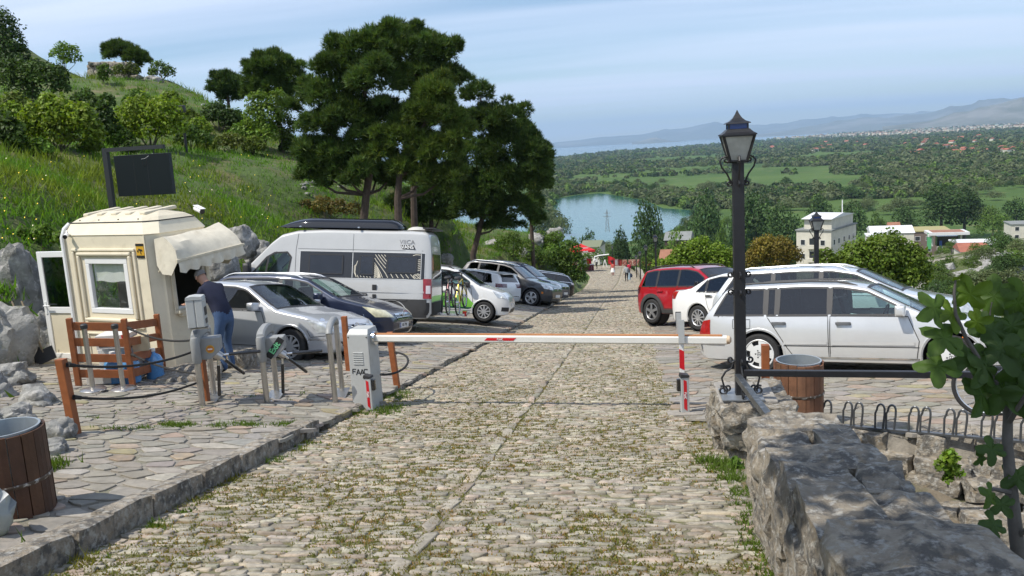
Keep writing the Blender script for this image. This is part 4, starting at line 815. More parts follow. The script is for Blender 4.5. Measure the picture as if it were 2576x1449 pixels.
# ---- camper van
def van():
 c = Car('camper_van', 'pale grey high-roof camper van with dark window band and topographic line graphics', 'van', (-8.12, 20.81, -4.34, 184.5), 5.99, 2.05, 4.03, 0.95, 0.345,
   [(0, 0.55), (0.02, 0.80), (0.06, 0.98), (0.22, 1.08), (0.75, 1.22), (1.02, 1.36), (1.85, 2.22), (2.1, 2.42), (2.5, 2.52), (3.2, 2.56), (5.4, 2.56), (5.82, 2.54), (5.90, 2.47), (5.94, 2.30), (5.985, 1.2), (5.99, 0.55)], 1.22, P_vanwhite, tumble=0.055, drop=0.13, sill=0.30, plan=(0.22, 0.10))
 c.cab = (0.9, 2.4)
 poly = [(1.28, 1.24), (1.75, 1.78), (1.95, 1.90), (2.28, 1.92), (2.38, 1.80), (2.30, 1.30), (2.2, 1.24)]; c.cuts.append(('side', [(c.x(a), b) for a, b in poly]))
 for sd in (-1, 1): g = c.patch('cab_window', 'side', poly, m_glass_clear, sd, 0.002); c.ribbon('window_trim', 'side', poly, 0.045, m_blackpl, sd, 0.006, True, g); c.ribbon('quarter_bar', 'side', [(1.72, 1.25), (1.80, 1.80)], 0.05, m_blackpl, sd, 0.008, parent=g)
 c.screen(1.06, 1.86, m_glass_clear, edge=0.12); c.finish_body(); c.wheels(8, 0.05, pmat('steel_cover', (0.42, 0.42, 0.42), 0.45, 0.4), width=0.23); c.mirror(1.30, m_blackpl, (0.16, 0.20, 0.34), 1.42)
 for sd in (1, -1):
  panel = c.patch('window_band', 'side', [(2.62, 1.30), (2.62, 1.955), (5.80, 1.955), (5.80, 1.30)], m_vanband, sd, 0.004, (24, 6)); c.ribbon('band_edge', 'side', [(2.61, 1.295), (2.61, 1.965), (5.81, 1.965), (5.81, 1.295)], 0.012, m_whiteink, sd, 0.007, True, panel)
  for a, b, z0, z1 in ((2.86, 3.72, 1.40, 1.88), (4.16, 4.50, 1.40, 1.87), (4.86, 5.60, 1.46, 1.87)):
   w = c.patch('window', 'side', [(a, z0), (a, z1), (b, z1), (b, z0)], m_gloss_glass, sd, 0.020); c.ribbon('window_frame', 'side', [(a, z0), (a, z1), (b, z1), (b, z0)], 0.03, m_blackpl, sd, 0.022, True, w)
  c.ribbon('band_joint', 'side', [(3.97, 1.31), (3.97, 1.945)], 0.014, m_whiteink, sd, 0.008, parent=panel); c.ribbon('band_joint', 'side', [(5.71, 1.31), (5.71, 1.945)], 0.012, m_whiteink, sd, 0.008, parent=panel)
  mb = MB(); gaps = [(4.14, 4.52, 1.385, 1.885), (4.84, 5.62, 1.445, 1.885)]
  def curve(P):
   seg = []; P2 = []
   for i in range(len(P)-1): P2 += [(P[i][0]+(P[i+1][0]-P[i][0])*k/5, P[i][1]+(P[i+1][1]-P[i][1])*k/5) for k in range(5)]
   P2.append(P[-1])
   for p in P2:
    ok = 4.0 < p[0] < 5.70 and 1.315 < p[1] < 1.945 and not any(a < p[0] < b and z0 < p[1] < z1 for a, b, z0, z1 in gaps)
    if ok: seg.append(p)
    if (not ok or p is P2[-1]) and len(seg) > 1: c.ribbon('', 'side', seg, 0.014, None, sd, 0.0075, sub=1, mb=mb); seg = []
    elif not ok: seg = []
  for k in range(10): curve([(4.36+k*0.075, 1.95), (4.50+k*0.085, 1.74), (4.62+k*0.10, 1.57), (4.70+k*0.125, 1.43), (4.76+k*0.135, 1.30)])
  for k in range(8): curve([(4.53, 1.70-k*0.05), (4.60-k*0.003, 1.58-k*0.045), (4.66-k*0.008, 1.44-k*0.02), (4.71-k*0.02, 1.30)])
  for k in range(7): curve([(5.60, 1.78-k*0.045), (5.66, 1.80-k*0.045), (5.74, 1.82-k*0.045)])
  for k in range(2): curve([(4.10-k*0.05, 1.74-k*0.1), (4.05-k*0.03, 1.60), (4.04-k*0.02, 1.45), (4.09, 1.30)])
  for k in range(5): curve([(4.10+k*0.08, 1.38-k*0.008), (4.14+k*0.08, 1.30)])
  for q in (0.10, 0.065): curve([(5.62+math.cos(a)*q*0.9, 1.375+math.sin(a)*q*0.7) for a in np.linspace(0, 6.28, 14)])
  curve([(5.50, 1.90), (5.58, 1.925), (5.72, 1.915)]); mb.build('line_graphic', m_cream_ink, panel, fix=False)
  u = Vector((-sd, 0, 0)); p1 = c.hit('side', c.x(5.34), 2.235, sd, 0.006); p2 = c.hit('side', c.x(5.36), 2.11, sd, 0.006); v = (p1-p2).normalized()
  t1 = text('VIICA', 0.15, 'lettering', m_grey_ink, c.root, basis(p1, u, v), 0.001, sx=1.05); bx = MB().prism([(-0.19, 0.055), (0.15, 0.055), (0.19, -0.055), (-0.14, -0.055)], p2, u, v, u.cross(v)*0.003).build('logo_block', m_ink, c.root)
  text('VANS', 0.125, 'lettering', m_whiteink, bx, basis(p2+u.cross(v)*0.0045, u, v), 0.001, bold=0.003, shear=-0.3)
  c.patch('lower_cladding', 'side', [(4.70, 0.34), (5.02, 0.74), (5.35, 0.80), (5.97, 0.80), (5.97, 0.34)], m_cladding, sd, 0.006); c.ribbon('side_moulding', 'side', [(2.5, 0.98), (5.8, 0.98)], 0.05, P_vanwhite, sd, 0.012); c.ribbon('panel_line', 'side', [(2.50, 0.40), (2.50, 2.0), (2.55, 2.40)], 0.010, m_seam, sd, 0.003); c.ribbon('panel_line', 'side', [(3.97, 1.98), (3.97, 2.42)], 0.008, m_seam, sd, 0.003); c.ribbon('panel_line', 'side', [(2.55, 2.02), (5.75, 2.02)], 0.008, m_seam, sd, 0.003)
  for a, z in ((4.55, 1.02), (4.55, 0.80)): MB().box(c.hit('side', c.x(a), z+0.06, sd, 0.01), (0.11 if z > 1 else 0.09, 0.03, 0.14 if z > 1 else 0.1)).build('hatch_vent', m_blackpl, c.root, bevel=0.01)
  MB().box(c.hit('side', c.x(4.2), 0.83, sd, 0.008), (0.34, 0.02, 0.20)).build('locker_hatch', m_blackpl, c.root, bevel=0.02); MB().box(c.hit('side', c.x(4.2), 0.83, sd, 0.014), (0.28, 0.02, 0.14)).build('locker_door', P_vanwhite, c.root)
  for k in range(2): c.quad('arch_flare', [(4.55, sd*1.03, 0.80), (5.4, sd*1.03, 0.80), (5.35, sd*1.03, 0.74), (4.6, sd*1.03, 0.74)], (0, -sd, 0), m_cladding, 0.012) if k else None
  tl = c.quad('tail_lamp', [(5.82, sd*1.0, 1.32), (6.0, sd*0.90, 1.32), (6.0, sd*0.90, 0.82), (5.80, sd*1.0, 0.82)], (0.6, -sd*0.8, 0), m_lamp_red, 0.012); c.quad('clear_lens', [(5.89, sd*1.0, 1.15), (5.97, sd*0.92, 1.15), (5.97, sd*0.92, 0.95), (5.88, sd*1.0, 0.95)], (0.6, -sd*0.8, 0), m_lamp_white, 0.02, parent=tl)
  c.quad('headlight', [(0.62, sd*0.95, 1.08), (0.12, sd*0.72, 0.98), (0.08, sd*0.75, 0.80), (0.3, sd*0.95, 0.84)], (-0.7, -sd*0.7, 0), m_lamp_clear, 0.01)
 c.patch('rear_window', 'end', [(-0.75, 1.30), (-0.66, 1.95), (0.66, 1.95), (0.75, 1.30)], m_gloss_glass, -1, 0.006); c.patch('rear_bumper', 'end', [(-0.95, 0.42), (-0.95, 0.72), (0.95, 0.72), (0.95, 0.42)], m_cladding, -1, 0.05)
 MB().box((c.x(5.86), 0, 2.60), (0.30, 1.5, 0.03)).build('rear_spoiler', m_blackpl, c.root, bevel=0.01); MB().lathe([(0.001, 0.10), (0.12, 0.09), (0.22, 0.05), (0.26, 0.0)], (c.x(5.5), 0.35, 2.555), 24, caps=False).build('roof_dome', pmat('dome_plastic', (0.55, 0.53, 0.48), 0.3), c.root, smooth=True)
 # long black roof box
 G = []
 for k in range(25):
  u = k/24; d = 1.95+3.2*u; hgt = 0.27*(math.sin(min(1, u/0.30)*math.pi/2)**0.7)*(1 if u < 0.90 else (1-((u-0.90)/0.10)**2*0.55)); wd = 0.46*min(1, 0.55+u*2)*(1 if u < 0.93 else 1-((u-0.93)/0.07)**2*0.3); G.append([(c.x(d), 0.28+wd*math.cos(a)*(1 if True else 1), 2.57+max(0.03, hgt)*max(0, math.sin(a))**0.6) for a in np.linspace(0, math.pi, 13)])
 mb = MB().grid(G); n = 13; mb.f += [tuple(range(n)), tuple(range(24*n, 25*n))[::-1]]; bx = mb.build('roof_box', m_gloss_black, c.root, smooth=True, angle=50); mb = MB()
 for d in (2.6, 4.1): mb.bar((c.x(d), -0.5, 2.585), (c.x(d), 0.9, 2.585), 0.05, 0.03)
 mb.build('roof_bar', m_silver_trim, c.root)
 # tow-bar carrier at the back
 mb = MB(); mb.box((c.x(6.50), 0.10, 0.42), (0.62, 1.25, 0.06)); mb.box((c.x(6.15), 0.1, 0.40), (0.5, 0.10, 0.08)); car = mb.build('bicycle_carrier', m_silver_trim, c.root, bevel=0.006); MB().box((c.x(6.80), 0.55, 0.45), (0.10, 0.20, 0.14)).build('carrier_lamp', m_lamp_red, car); MB().tube([(c.x(6.2), -0.3, 0.45), (c.x(6.2), -0.3, 1.25), (c.x(6.2), 0.5, 1.25), (c.x(6.2), 0.5, 0.45)], 0.02, 8).build('carrier_frame', m_blackpl, car)
 return c
m_vanband = pmat('band_film', (0.030, 0.031, 0.034), 0.3, coat=0.3); m_gloss_glass = pmat('tinted_acrylic', (0.016, 0.017, 0.020), 0.08, coat=0.6, var=0.5, scale=1.5); m_whiteink = pmat('white_ink', (0.75, 0.75, 0.73), 0.5); m_cream_ink = pmat('cream_ink', (0.72, 0.66, 0.52), 0.5); m_grey_ink = pmat('grey_ink', (0.22, 0.22, 0.22), 0.5)
VAN = van()
# ---- white and green delivery hatchback
def panda():
 c = Car('compact_car', 'white compact car with green delivery sticker on the door', 'car', (-5.41, 24.12, -4.89, 0.3), 3.65, 1.64, 2.30, 0.72, 0.292,
   [(0, 0.52), (0.015, 0.62), (0.06, 0.74), (0.2, 0.86), (0.5, 0.95), (0.86, 1.03), (1.55, 1.46), (1.85, 1.53), (2.4, 1.55), (3.1, 1.52), (3.40, 1.42), (3.56, 1.05), (3.62, 0.9), (3.645, 0.7), (3.65, 0.5)], 0.98, P_white, tumble=0.14, side=0.10)
 c.cab = (0.9, 3.4); c.windows(1.20, [2.12, 2.98], 3.40, 3.30, [m_glass_clear, m_glass_dim, m_glass_dark]); c.screen(0.90, 1.55, m_glass_dim); c.finish_body(); c.wheels(9, 0.035, pmat('steel_cover', (0.42, 0.42, 0.42), 0.45, 0.4))
 c.door([(1.10, 0.30), (1.06, 0.6), (1.14, 0.96), (2.10, 0.97), (2.12, 0.3)], (1.95, 0.84)); c.door([(2.14, 0.3), (2.14, 0.97), (2.95, 0.98), (2.88, 0.6), (2.68, 0.3)], (2.8, 0.86)); c.mirror(1.22, m_blackpl); c.rails(1.7, 3.2, m_blackpl)
 for sd in (-1, 1):
  c.quad('headlight', [(0.50, sd*0.78, 0.90), (0.22, sd*0.60, 0.86), (0.14, sd*0.58, 0.70), (0.34, sd*0.78, 0.72)], (-0.7, -sd*0.7, 0), m_lamp_clear, 0.008)
  c.quad('fog_lamp_frame', [(0.22, sd*0.72, 0.45), (0.08, sd*0.55, 0.45), (0.08, sd*0.55, 0.33), (0.22, sd*0.72, 0.33)], (-0.8, -sd*0.6, 0), m_blackpl, 0.008)
  f = c.patch('sticker', 'side', [(1.02, 0.40), (1.02, 0.50), (1.24, 0.70), (2.85, 0.86), (2.72, 0.40)], m_green, sd, 0.006, (20, 6)); c.patch('sticker_foot', 'side', [(1.08, 0.345), (1.06, 0.395), (2.72, 0.395), (2.66, 0.345)], m_dkgreen, sd, 0.006)
  if sd < 0:
   p = c.hit('side', c.x(1.86), 0.60, sd, 0.009); text('HORECA', 0.20, 'lettering', m_dkgreen, f, basis(p, (1, 0, 0), (0, 0, 1)), 0.001, bold=0.003, sx=0.92); c.ribbon('underline', 'side', [(1.5, 0.50), (2.3, 0.50)], 0.010, m_dkgreen, sd, 0.009, parent=f)
 c.patch('grille', 'end', [(-0.4, 0.40), (0.4, 0.40), (0.4, 0.28), (-0.4, 0.28)], m_blackpl, 1, 0.004); c.plate('', 1, 0.5); return c
m_green = pmat('green_vinyl', (0.20, 0.52, 0.07), 0.4); m_dkgreen = pmat('dark_green_vinyl', (0.01, 0.09, 0.04), 0.4)
panda()
# ---- silver saloon seen between the compact and the white hatchback
def saloon():
 c = Car('saloon_car', 'silver saloon mostly hidden behind the white and green compact car', 'car', (-7.9, 29.0, -5.45, 162), 4.35, 1.70, 2.6, 0.85, 0.30,
   [(0, 0.5), (0.02, 0.64), (0.2, 0.78), (0.9, 0.92), (1.15, 0.98), (1.95, 1.38), (2.3, 1.42), (2.9, 1.40), (3.3, 1.30), (3.75, 1.02), (4.2, 0.98), (4.32, 0.90), (4.35, 0.5)], 0.93, P_silver)
 c.cab = (1.2, 3.4); c.windows(1.55, [2.5, 3.2], 3.45, 3.15); c.screen(1.2, 1.95, m_glass_dim); c.screen(3.28, 3.72, m_glass_dark, name='rear_window'); c.finish_body(); c.wheels(7, 0.045)
 for sd in (-1, 1): c.quad('tail_lamp', [(4.2, sd*0.8, 0.92), (4.36, sd*0.5, 0.92), (4.36, sd*0.5, 0.75), (4.2, sd*0.8, 0.75)], (0.7, -sd*0.7, 0), m_lamp_red)
saloon()
# ---- white hatchback seen from behind
def golf7():
 c = Car('hatchback', 'white hatchback with roof spoiler and smoked tail lamps, tail towards the road', 'car', (-6.85, 34.0, -6.28, 155.7), 4.25, 1.79, 2.63, 0.85, 0.316,
   [(0, 0.5), (0.02, 0.62), (0.2, 0.78), (0.9, 0.93), (1.2, 0.99), (1.95, 1.38), (2.3, 1.45), (2.8, 1.46), (3.5, 1.42), (3.90, 1.36), (4.02, 1.22), (4.12, 1.02), (4.20, 0.9), (4.245, 0.7), (4.25, 0.5)], 0.95, P_white, side=0.115)
 c.cab = (1.2, 3.9); c.windows(1.6, [2.62, 3.35], 3.78, 3.62, [m_glass_dark]*3); c.screen(1.24, 1.95, m_glass_dim); c.finish_body(); c.wheels(5, 0.06); c.door([(1.45, 0.3), (1.4, 0.9), (2.6, 0.93), (2.62, 0.3)], (2.45, 0.82)); c.door([(2.64, 0.3), (2.64, 0.93), (3.35, 0.95), (3.3, 0.6), (3.05, 0.3)], (3.2, 0.84))
 c.patch('rear_window', 'end', [(-0.60, 1.02), (-0.50, 1.33), (0.50, 1.33), (0.60, 1.02)], m_gloss_glass, -1, 0.006)
 G = [[(c.x(3.78+u*0.32), y, 1.43-u*0.06-abs(y)*0.05) for y in np.linspace(-0.58, 0.58, 9)] for u in (0, 0.5, 1)]; G2 = [[(p[0], p[1], p[2]-0.035) for p in r_] for r_ in G]; MB().grid(G).grid(G2).add(G[2]+G2[2], [(i, i+1, i+10, i+9) for i in range(8)]).build('roof_spoiler', P_white, c.root)
 for sd in (-1, 1): c.quad('tail_lamp', [(3.98, sd*0.86, 0.95), (4.27, sd*0.42, 0.95), (4.27, sd*0.42, 0.80), (3.98, sd*0.86, 0.80)], (0.7, -sd*0.7, 0), pmat('smoked_lens', (0.09, 0.006, 0.008), 0.1, coat=1.0), 0.008)
 c.plate('', -1, 0.62); c.ribbon('bumper_line', 'end', [(-0.7, 0.45), (0.7, 0.45)], 0.02, m_chrome, -1, 0.008)
golf7()
# ---- graphite sport utility vehicle, then a dark blue one behind it
def suv(name, label, pose, pm, near):
 c = Car(name, label, 'car', pose, 4.43, 1.81, 2.60, 0.87, 0.355,
   [(0, 0.55), (0.02, 0.70), (0.06, 0.84), (0.2, 0.95), (0.6, 1.03), (1.0, 1.08), (1.2, 1.13), (1.95, 1.58), (2.3, 1.65), (2.9, 1.67), (3.7, 1.64), (4.05, 1.56), (4.25, 1.20), (4.36, 1.05), (4.42, 0.8), (4.43, 0.55)], 1.07, pm, sill=0.27, side=0.16)
 c.cab = (1.2, 4.0); c.windows(1.62, [2.55, 3.45], 4.05, 3.88, [m_glass_dim, m_glass_dark, m_glass_dark], hz=near); c.screen(1.24, 1.95, m_glass_dim); c.finish_body(); c.wheels(5, 0.10, kind='split', rimr=0.70); c.mirror(1.62, m_chrome if near else None); c.rails(2.1, 3.9, m_chrome if near else m_blackpl)
 c.door([(1.45, 0.42), (1.42, 0.7), (1.52, 1.04), (2.54, 1.05), (2.56, 0.42)], (2.4, 0.93)); c.door([(2.58, 0.42), (2.58, 1.05), (3.42, 1.06), (3.36, 0.72), (3.1, 0.42)], (3.28, 0.95))
 for sd in (-1, 1):
  h = c.quad('headlight', [(0.55, sd*0.84, 0.98), (0.12, sd*0.52, 0.90), (0.08, sd*0.50, 0.76), (0.36, sd*0.84, 0.80)], (-0.75, -sd*0.66, 0), m_lamp_clear, 0.008); c.ribbon('sill_trim', 'side', [(1.3, 0.42), (3.1, 0.42)], 0.035, m_chrome if near else m_blackpl, sd, 0.012)
  if near: c.quad('marker_lamp', [(0.44, sd*0.86, 0.66), (0.37, sd*0.82, 0.66), (0.37, sd*0.82, 0.58), (0.44, sd*0.86, 0.58)], (-0.4, -sd, 0), m_amber, 0.01)
  c.quad('fog_lamp', [(0.22, sd*0.72, 0.52), (0.10, sd*0.56, 0.52), (0.10, sd*0.56, 0.42), (0.22, sd*0.72, 0.42)], (-0.8, -sd*0.6, 0), m_blackpl, 0.008)
 g = c.patch('grille', 'end', [(-0.46, 0.86), (0.46, 0.86), (0.42, 0.74), (-0.42, 0.74)], m_gloss_black, 1, 0.006)
 for z in (0.77, 0.83): c.ribbon('grille_bar', 'end', [(-0.42, z), (0.42, z)], 0.022, m_chrome, 1, 0.012, parent=g)
 c.badge(1, 0.80, 0.06, off=0.02); c.plate('', 1, 0.52)
suv('sport_utility_vehicle', 'graphite grey SUV with silver five-spoke wheels and chrome window line', (-5.36, 35.31, -6.53, -13.8), P_grey, True)
suv('sport_utility_vehicle', 'dark blue SUV half hidden behind the graphite grey one', (-5.25, 38.2, -6.93, -13.8), P_blue, False)
# ---- black estate at the far end
def peug():
 c = Car('estate_car', 'black estate with chrome window line at far end of the row', 'car', (-5.77, 46.0, -8.20, 206.3), 4.80, 1.83, 2.80, 0.98, 0.335,
   [(0, 0.5), (0.02, 0.64), (0.2, 0.80), (0.9, 0.93), (1.25, 1.0), (2.05, 1.40), (2.5, 1.47), (3.2, 1.47), (4.1, 1.42), (4.45, 1.33), (4.65, 1.05), (4.75, 0.92), (4.795, 0.7), (4.8, 0.5)], 0.96, P_black, side=0.14)
 c.cab = (1.2, 4.4); o = c.windows(1.65, [2.7, 3.6], 4.52, 4.30, [m_glass_dark]*3); c.screen(1.28, 2.05, m_glass_dim); c.screen(4.45, 4.65, m_glass_dark, name='rear_window'); c.finish_body(); c.wheels(5, 0.075, kind='split')
 for sd in (-1, 1):
  c.ribbon('chrome_line', 'side', [(1.65, 0.955)]+[(d, 0.962) for d in (2.5, 3.5, 4.5)]+[(4.56, 1.0)]+[(d, float(c.T(d))-0.085) for d in (4.32, 4.0, 3.4, 2.8, 2.3)], 0.022, m_chrome, sd, 0.012); c.quad('tail_lamp', [(4.52, sd*0.88, 0.96), (4.80, sd*0.55, 0.94), (4.80, sd*0.55, 0.82), (4.60, sd*0.88, 0.84)], (0.7, -sd*0.7, 0), m_lamp_white, 0.008)
 c.rails(2.3, 4.2, m_chrome, h=0.035); c.door([(1.5, 0.3), (1.45, 0.9), (2.68, 0.94), (2.7, 0.3)], (2.5, 0.84)); c.door([(2.72, 0.3), (2.72, 0.94), (3.6, 0.95), (3.5, 0.6), (3.3, 0.3)], (3.45, 0.86))
peug()
# ---- red crossover on the right
def c3():
 c = Car('crossover_car', 'red crossover with black wheel arches and roof rails', 'car', (2.05, 23.0, -5.03, -48), 4.16, 1.77, 2.60, 0.82, 0.345,
   [(0, 0.55), (0.02, 0.72), (0.06, 0.85), (0.2, 0.95), (0.7, 1.04), (1.05, 1.10), (1.75, 1.52), (2.1, 1.585), (2.7, 1.60), (3.4, 1.58), (3.80, 1.52), (3.98, 1.20), (4.08, 1.02), (4.15, 0.8), (4.16, 0.55)], 1.03, P_red, sill=0.27, side='R', tumble=0.17)
 c.cab = (1.1, 3.8); c.windows(1.48, [2.40, 3.22], 3.84, 3.72, [m_glass_dark]*3); c.screen(1.1, 1.75, m_glass_dark); c.screen(3.82, 3.97, m_glass_dark, name='rear_window', cut=False); c.finish_body(); [(l.data.materials.clear(), l.data.materials.append(m_cladding)) for l in c.archlips]; c.wheels(5, 0.07, pmat('two_tone_rim', (0.30, 0.30, 0.30), 0.35, 0.6), rimr=0.68); c.mirror(1.5, m_gloss_black); c.rails(1.95, 3.75, m_blackpl, h=0.06)
 for sd in (-1, 1):
  for ax in (c.fo, c.fo+c.wb):
   A = [math.radians(a) for a in range(-15, 196, 10)]; c.ribbon('arch_cladding', 'side', [(ax-math.cos(a)*c.ra*1.12, c.r+math.sin(a)*c.ra*1.12) for a in A], 0.11, m_cladding, sd, 0.008, sub=2)
  c.patch('sill_cladding', 'side', [(1.25, 0.28), (1.25, 0.42), (3.0, 0.42), (3.0, 0.28)], m_cladding, sd, 0.008); c.door([(1.35, 0.44), (1.32, 0.8), (1.42, 1.0), (2.39, 1.01), (2.41, 0.44)], (2.22, 0.90), sides=(sd,)); c.door([(2.43, 0.44), (2.43, 1.01), (3.2, 1.02), (3.15, 0.85), (2.95, 0.6), (2.9, 0.44)], (3.05, 0.92), sides=(sd,))
  c.quad('tail_lamp', [(3.92, sd*0.85, 1.03), (4.18, sd*0.5, 1.03), (4.18, sd*0.5, 0.85), (3.98, sd*0.85, 0.85)], (0.7, -sd*0.7, 0), pmat('smoked_lens', (0.09, 0.006, 0.008), 0.1, coat=1.0), 0.01)
  c.quad('headlight', [(0.5, sd*0.83, 0.9), (0.1, sd*0.52, 0.85), (0.08, sd*0.52, 0.74), (0.4, sd*0.83, 0.78)], (-0.75, -sd*0.66, 0), m_lamp_clear)
c3()
# ---- white saloon
def wsedan():
 c = Car('saloon_car', 'white saloon with red tail lamp, between the red crossover and silver estates', 'car', (3.1, 20.9, -4.78, -47), 4.6, 1.76, 2.65, 0.9, 0.32,
   [(0, 0.5), (0.02, 0.64), (0.2, 0.78), (0.9, 0.93), (1.2, 1.0), (2.0, 1.39), (2.4, 1.45), (2.9, 1.45), (3.35, 1.36), (3.85, 1.10), (4.1, 1.05), (4.45, 1.04), (4.55, 0.98), (4.595, 0.75), (4.6, 0.5)], 0.97, P_white, side='R')
 c.cab = (1.2, 3.5); c.windows(1.6, [2.55, 3.28], 3.60, 3.30, [m_glass_dark]*3); c.screen(1.24, 2.0, m_glass_dim); c.screen(3.38, 3.84, m_glass_dark, name='rear_window'); c.finish_body(); c.wheels(10, 0.035); c.mirror(1.6)
 for sd in (-1, 1): c.quad('tail_lamp', [(4.28, sd*0.87, 1.0), (4.6, sd*0.5, 1.0), (4.6, sd*0.5, 0.82), (4.40, sd*0.87, 0.80)], (0.7, -sd*0.7, 0), m_lamp_red, 0.01)
 c.door([(1.45, 0.3), (1.4, 0.9), (2.53, 0.95), (2.55, 0.3)], (2.38, 0.86), hm=m_chrome); c.door([(2.57, 0.3), (2.57, 0.95), (3.3, 0.96), (3.2, 0.6), (3.0, 0.3)], (3.15, 0.88), hm=m_chrome)
wsedan()
# ---- pale estate behind, silver estate in front
def passat():
 c = Car('estate_car', 'pale silver estate with bright roof rails, behind the nearer silver estate', 'car', (4.05, 16.75, -4.10, -24), 4.78, 1.82, 2.71, 0.92, 0.325,
   [(0, 0.5), (0.02, 0.64), (0.2, 0.80), (0.9, 0.94), (1.15, 1.0), (1.98, 1.41), (2.4, 1.485), (3.0, 1.50), (4.1, 1.47), (4.4, 1.38), (4.6, 1.10), (4.72, 0.95), (4.775, 0.7), (4.78, 0.5)], 0.97, P_pale, side='R')
 c.cab = (1.2, 4.4); c.windows(1.62, [2.6, 3.5], 4.5, 4.28, [m_glass_clear, m_glass_dim, m_glass_dim]); c.screen(1.2, 1.97, m_glass_clear); c.screen(4.4, 4.6, m_glass_dark, name='rear_window'); c.finish_body(); c.wheels(7, 0.05); c.mirror(1.6); c.rails(2.1, 4.3, m_silver_trim, h=0.06)
 c.door([(1.45, 0.3), (1.4, 0.9), (2.58, 0.95), (2.6, 0.3)], (2.42, 0.86)); c.door([(2.62, 0.3), (2.62, 0.95), (3.5, 0.96), (3.4, 0.6), (3.2, 0.3)], (3.35, 0.88))
 for sd in (-1, 1): c.quad('headlight', [(0.55, sd*0.84, 0.82), (0.12, sd*0.5, 0.72), (0.08, sd*0.5, 0.58), (0.36, sd*0.84, 0.6)], (-0.75, -sd*0.66, 0), m_lamp_clear, 0.008)
passat()
def merc():
 c = Car('estate_car', 'silver estate with grey door handles and five-hole alloy wheels, nearest car', 'car', (3.40, 13.40, -3.76, -24.5), 4.52, 1.72, 2.69, 0.80, 0.318,
   [(0, 0.5), (0.02, 0.66), (0.06, 0.76), (0.3, 0.84), (0.8, 0.90), (1.12, 0.96), (1.90, 1.36), (2.25, 1.42), (2.8, 1.44), (3.7, 1.42), (4.05, 1.36), (4.32, 1.02), (4.44, 0.84), (4.49, 0.72), (4.51, 0.66), (4.52, 0.45)], 0.92, P_silver2, tumble=0.165, side='R', drop=0.08)
 c.cab = (1.1, 4.0); c.windows(1.50, [2.42, 3.20, 3.38], 4.22, 4.02, [m_glass_clear, m_glass_dark, m_glass_dark, m_glass_dark], zlo=lambda d: 0.925, up=0.095); c.screen(1.14, 1.89, m_glass_clear); c.screen(4.07, 4.3, m_glass_dark, name='rear_window'); c.finish_body(); c.wheels(5, 0.1, holes=True, rimr=0.72, rim=pmat('bright_rim', (0.72, 0.72, 0.70), 0.35, 0.3))
 for o in c.root.children:
  if o.name.split('.')[0] == 'wheel':
   rm = [q for q in o.children if q.name.startswith('rim')][0]
   for q in list(o.children):
    if q.name.startswith('rim'):
     for k in range(5): a = 2*math.pi*(k+0.5)/5; MB().cyl((math.cos(a)*0.055, math.sin(a)*0.055, 0.09), (math.cos(a)*0.055, math.sin(a)*0.055, 0.101), 0.012, n=8).build('wheel_bolt', m_rimdark, o)
     s_ = MB(); s_.tube([(math.cos(a)*0.030, math.sin(a)*0.030, 0.1) for a in np.linspace(0, 6.283, 16, endpoint=False)], 0.003, 5, closed=True)
     for k in range(3): a = math.pi/2+2*math.pi*k/3; s_.bar((0, 0, 0.1), (math.cos(a)*0.03, math.sin(a)*0.03, 0.1), 0.006, 0.005)
     s_.build('hub_emblem', m_rimdark, o)
 c.door([(1.24, 0.28), (1.20, 0.55), (1.34, 0.90), (2.41, 0.91), (2.42, 0.28)], (2.22, 0.80), hm=m_greyh); c.door([(2.44, 0.28), (2.44, 0.91), (3.36, 0.91), (3.22, 0.70), (3.05, 0.42), (2.95, 0.28)], (3.17, 0.80), hm=m_greyh); c.mirror(1.42); c.rails(2.05, 4.05, m_blackpl, h=0.035)
 for sd in (-1, 1):
  for a, b in ((0.36, 0.52), (1.26, 2.40), (2.46, 3.10)): c.ribbon('side_moulding', 'side', [(a, 0.515), (b, 0.505)], 0.055, P_silver2, sd, 0.016)
  c.ribbon('lower_line', 'side', [(1.2, 0.455), (3.2, 0.455)], 0.012, m_seam, sd, 0.004); c.ribbon('sill_line', 'side', [(1.2, 0.285), (3.28, 0.285)], 0.02, m_chrome, sd, 0.010); c.ribbon('fuel_flap', 'side', [(3.62, 0.72), (3.62, 0.86), (3.90, 0.86), (3.90, 0.72)], 0.008, m_seam, sd, 0.004, True)
  c.quad('tail_lamp', [(4.32, sd*0.83, 0.86), (4.52, sd*0.6, 0.80), (4.53, sd*0.6, 0.56), (4.30, sd*0.83, 0.56)], (0.7, -sd*0.7, 0), m_lamp_red, 0.010)
  for z, wd in ((0.50, 0.07),): c.ribbon('bumper_band', 'side', [(4.05, z), (4.46, z)], wd, P_silver2, sd, 0.02)
  c.ribbon('bumper_gap', 'side', [(4.02, 0.545), (4.47, 0.545)], 0.012, m_seam, sd, 0.006); c.quad('headlight', [(0.5, sd*0.8, 0.72), (0.08, sd*0.45, 0.70), (0.06, sd*0.45, 0.58), (0.35, sd*0.8, 0.58)], (-0.75, -sd*0.66, 0), m_lamp_clear, 0.008)
  c.quad('wing_repeater', [(0.66, sd*0.85, 0.62), (0.60, sd*0.85, 0.62), (0.60, sd*0.85, 0.60), (0.66, sd*0.85, 0.60)], (0, -sd, 0), m_amber, 0.01)
 c.patch('rear_bumper', 'end', [(-0.72, 0.36), (-0.72, 0.54), (0.72, 0.54), (0.72, 0.36)], P_silver2, -1, 0.03)
m_greyh = pmat('grey_plastic', (0.11, 0.115, 0.12), 0.5)
merc()
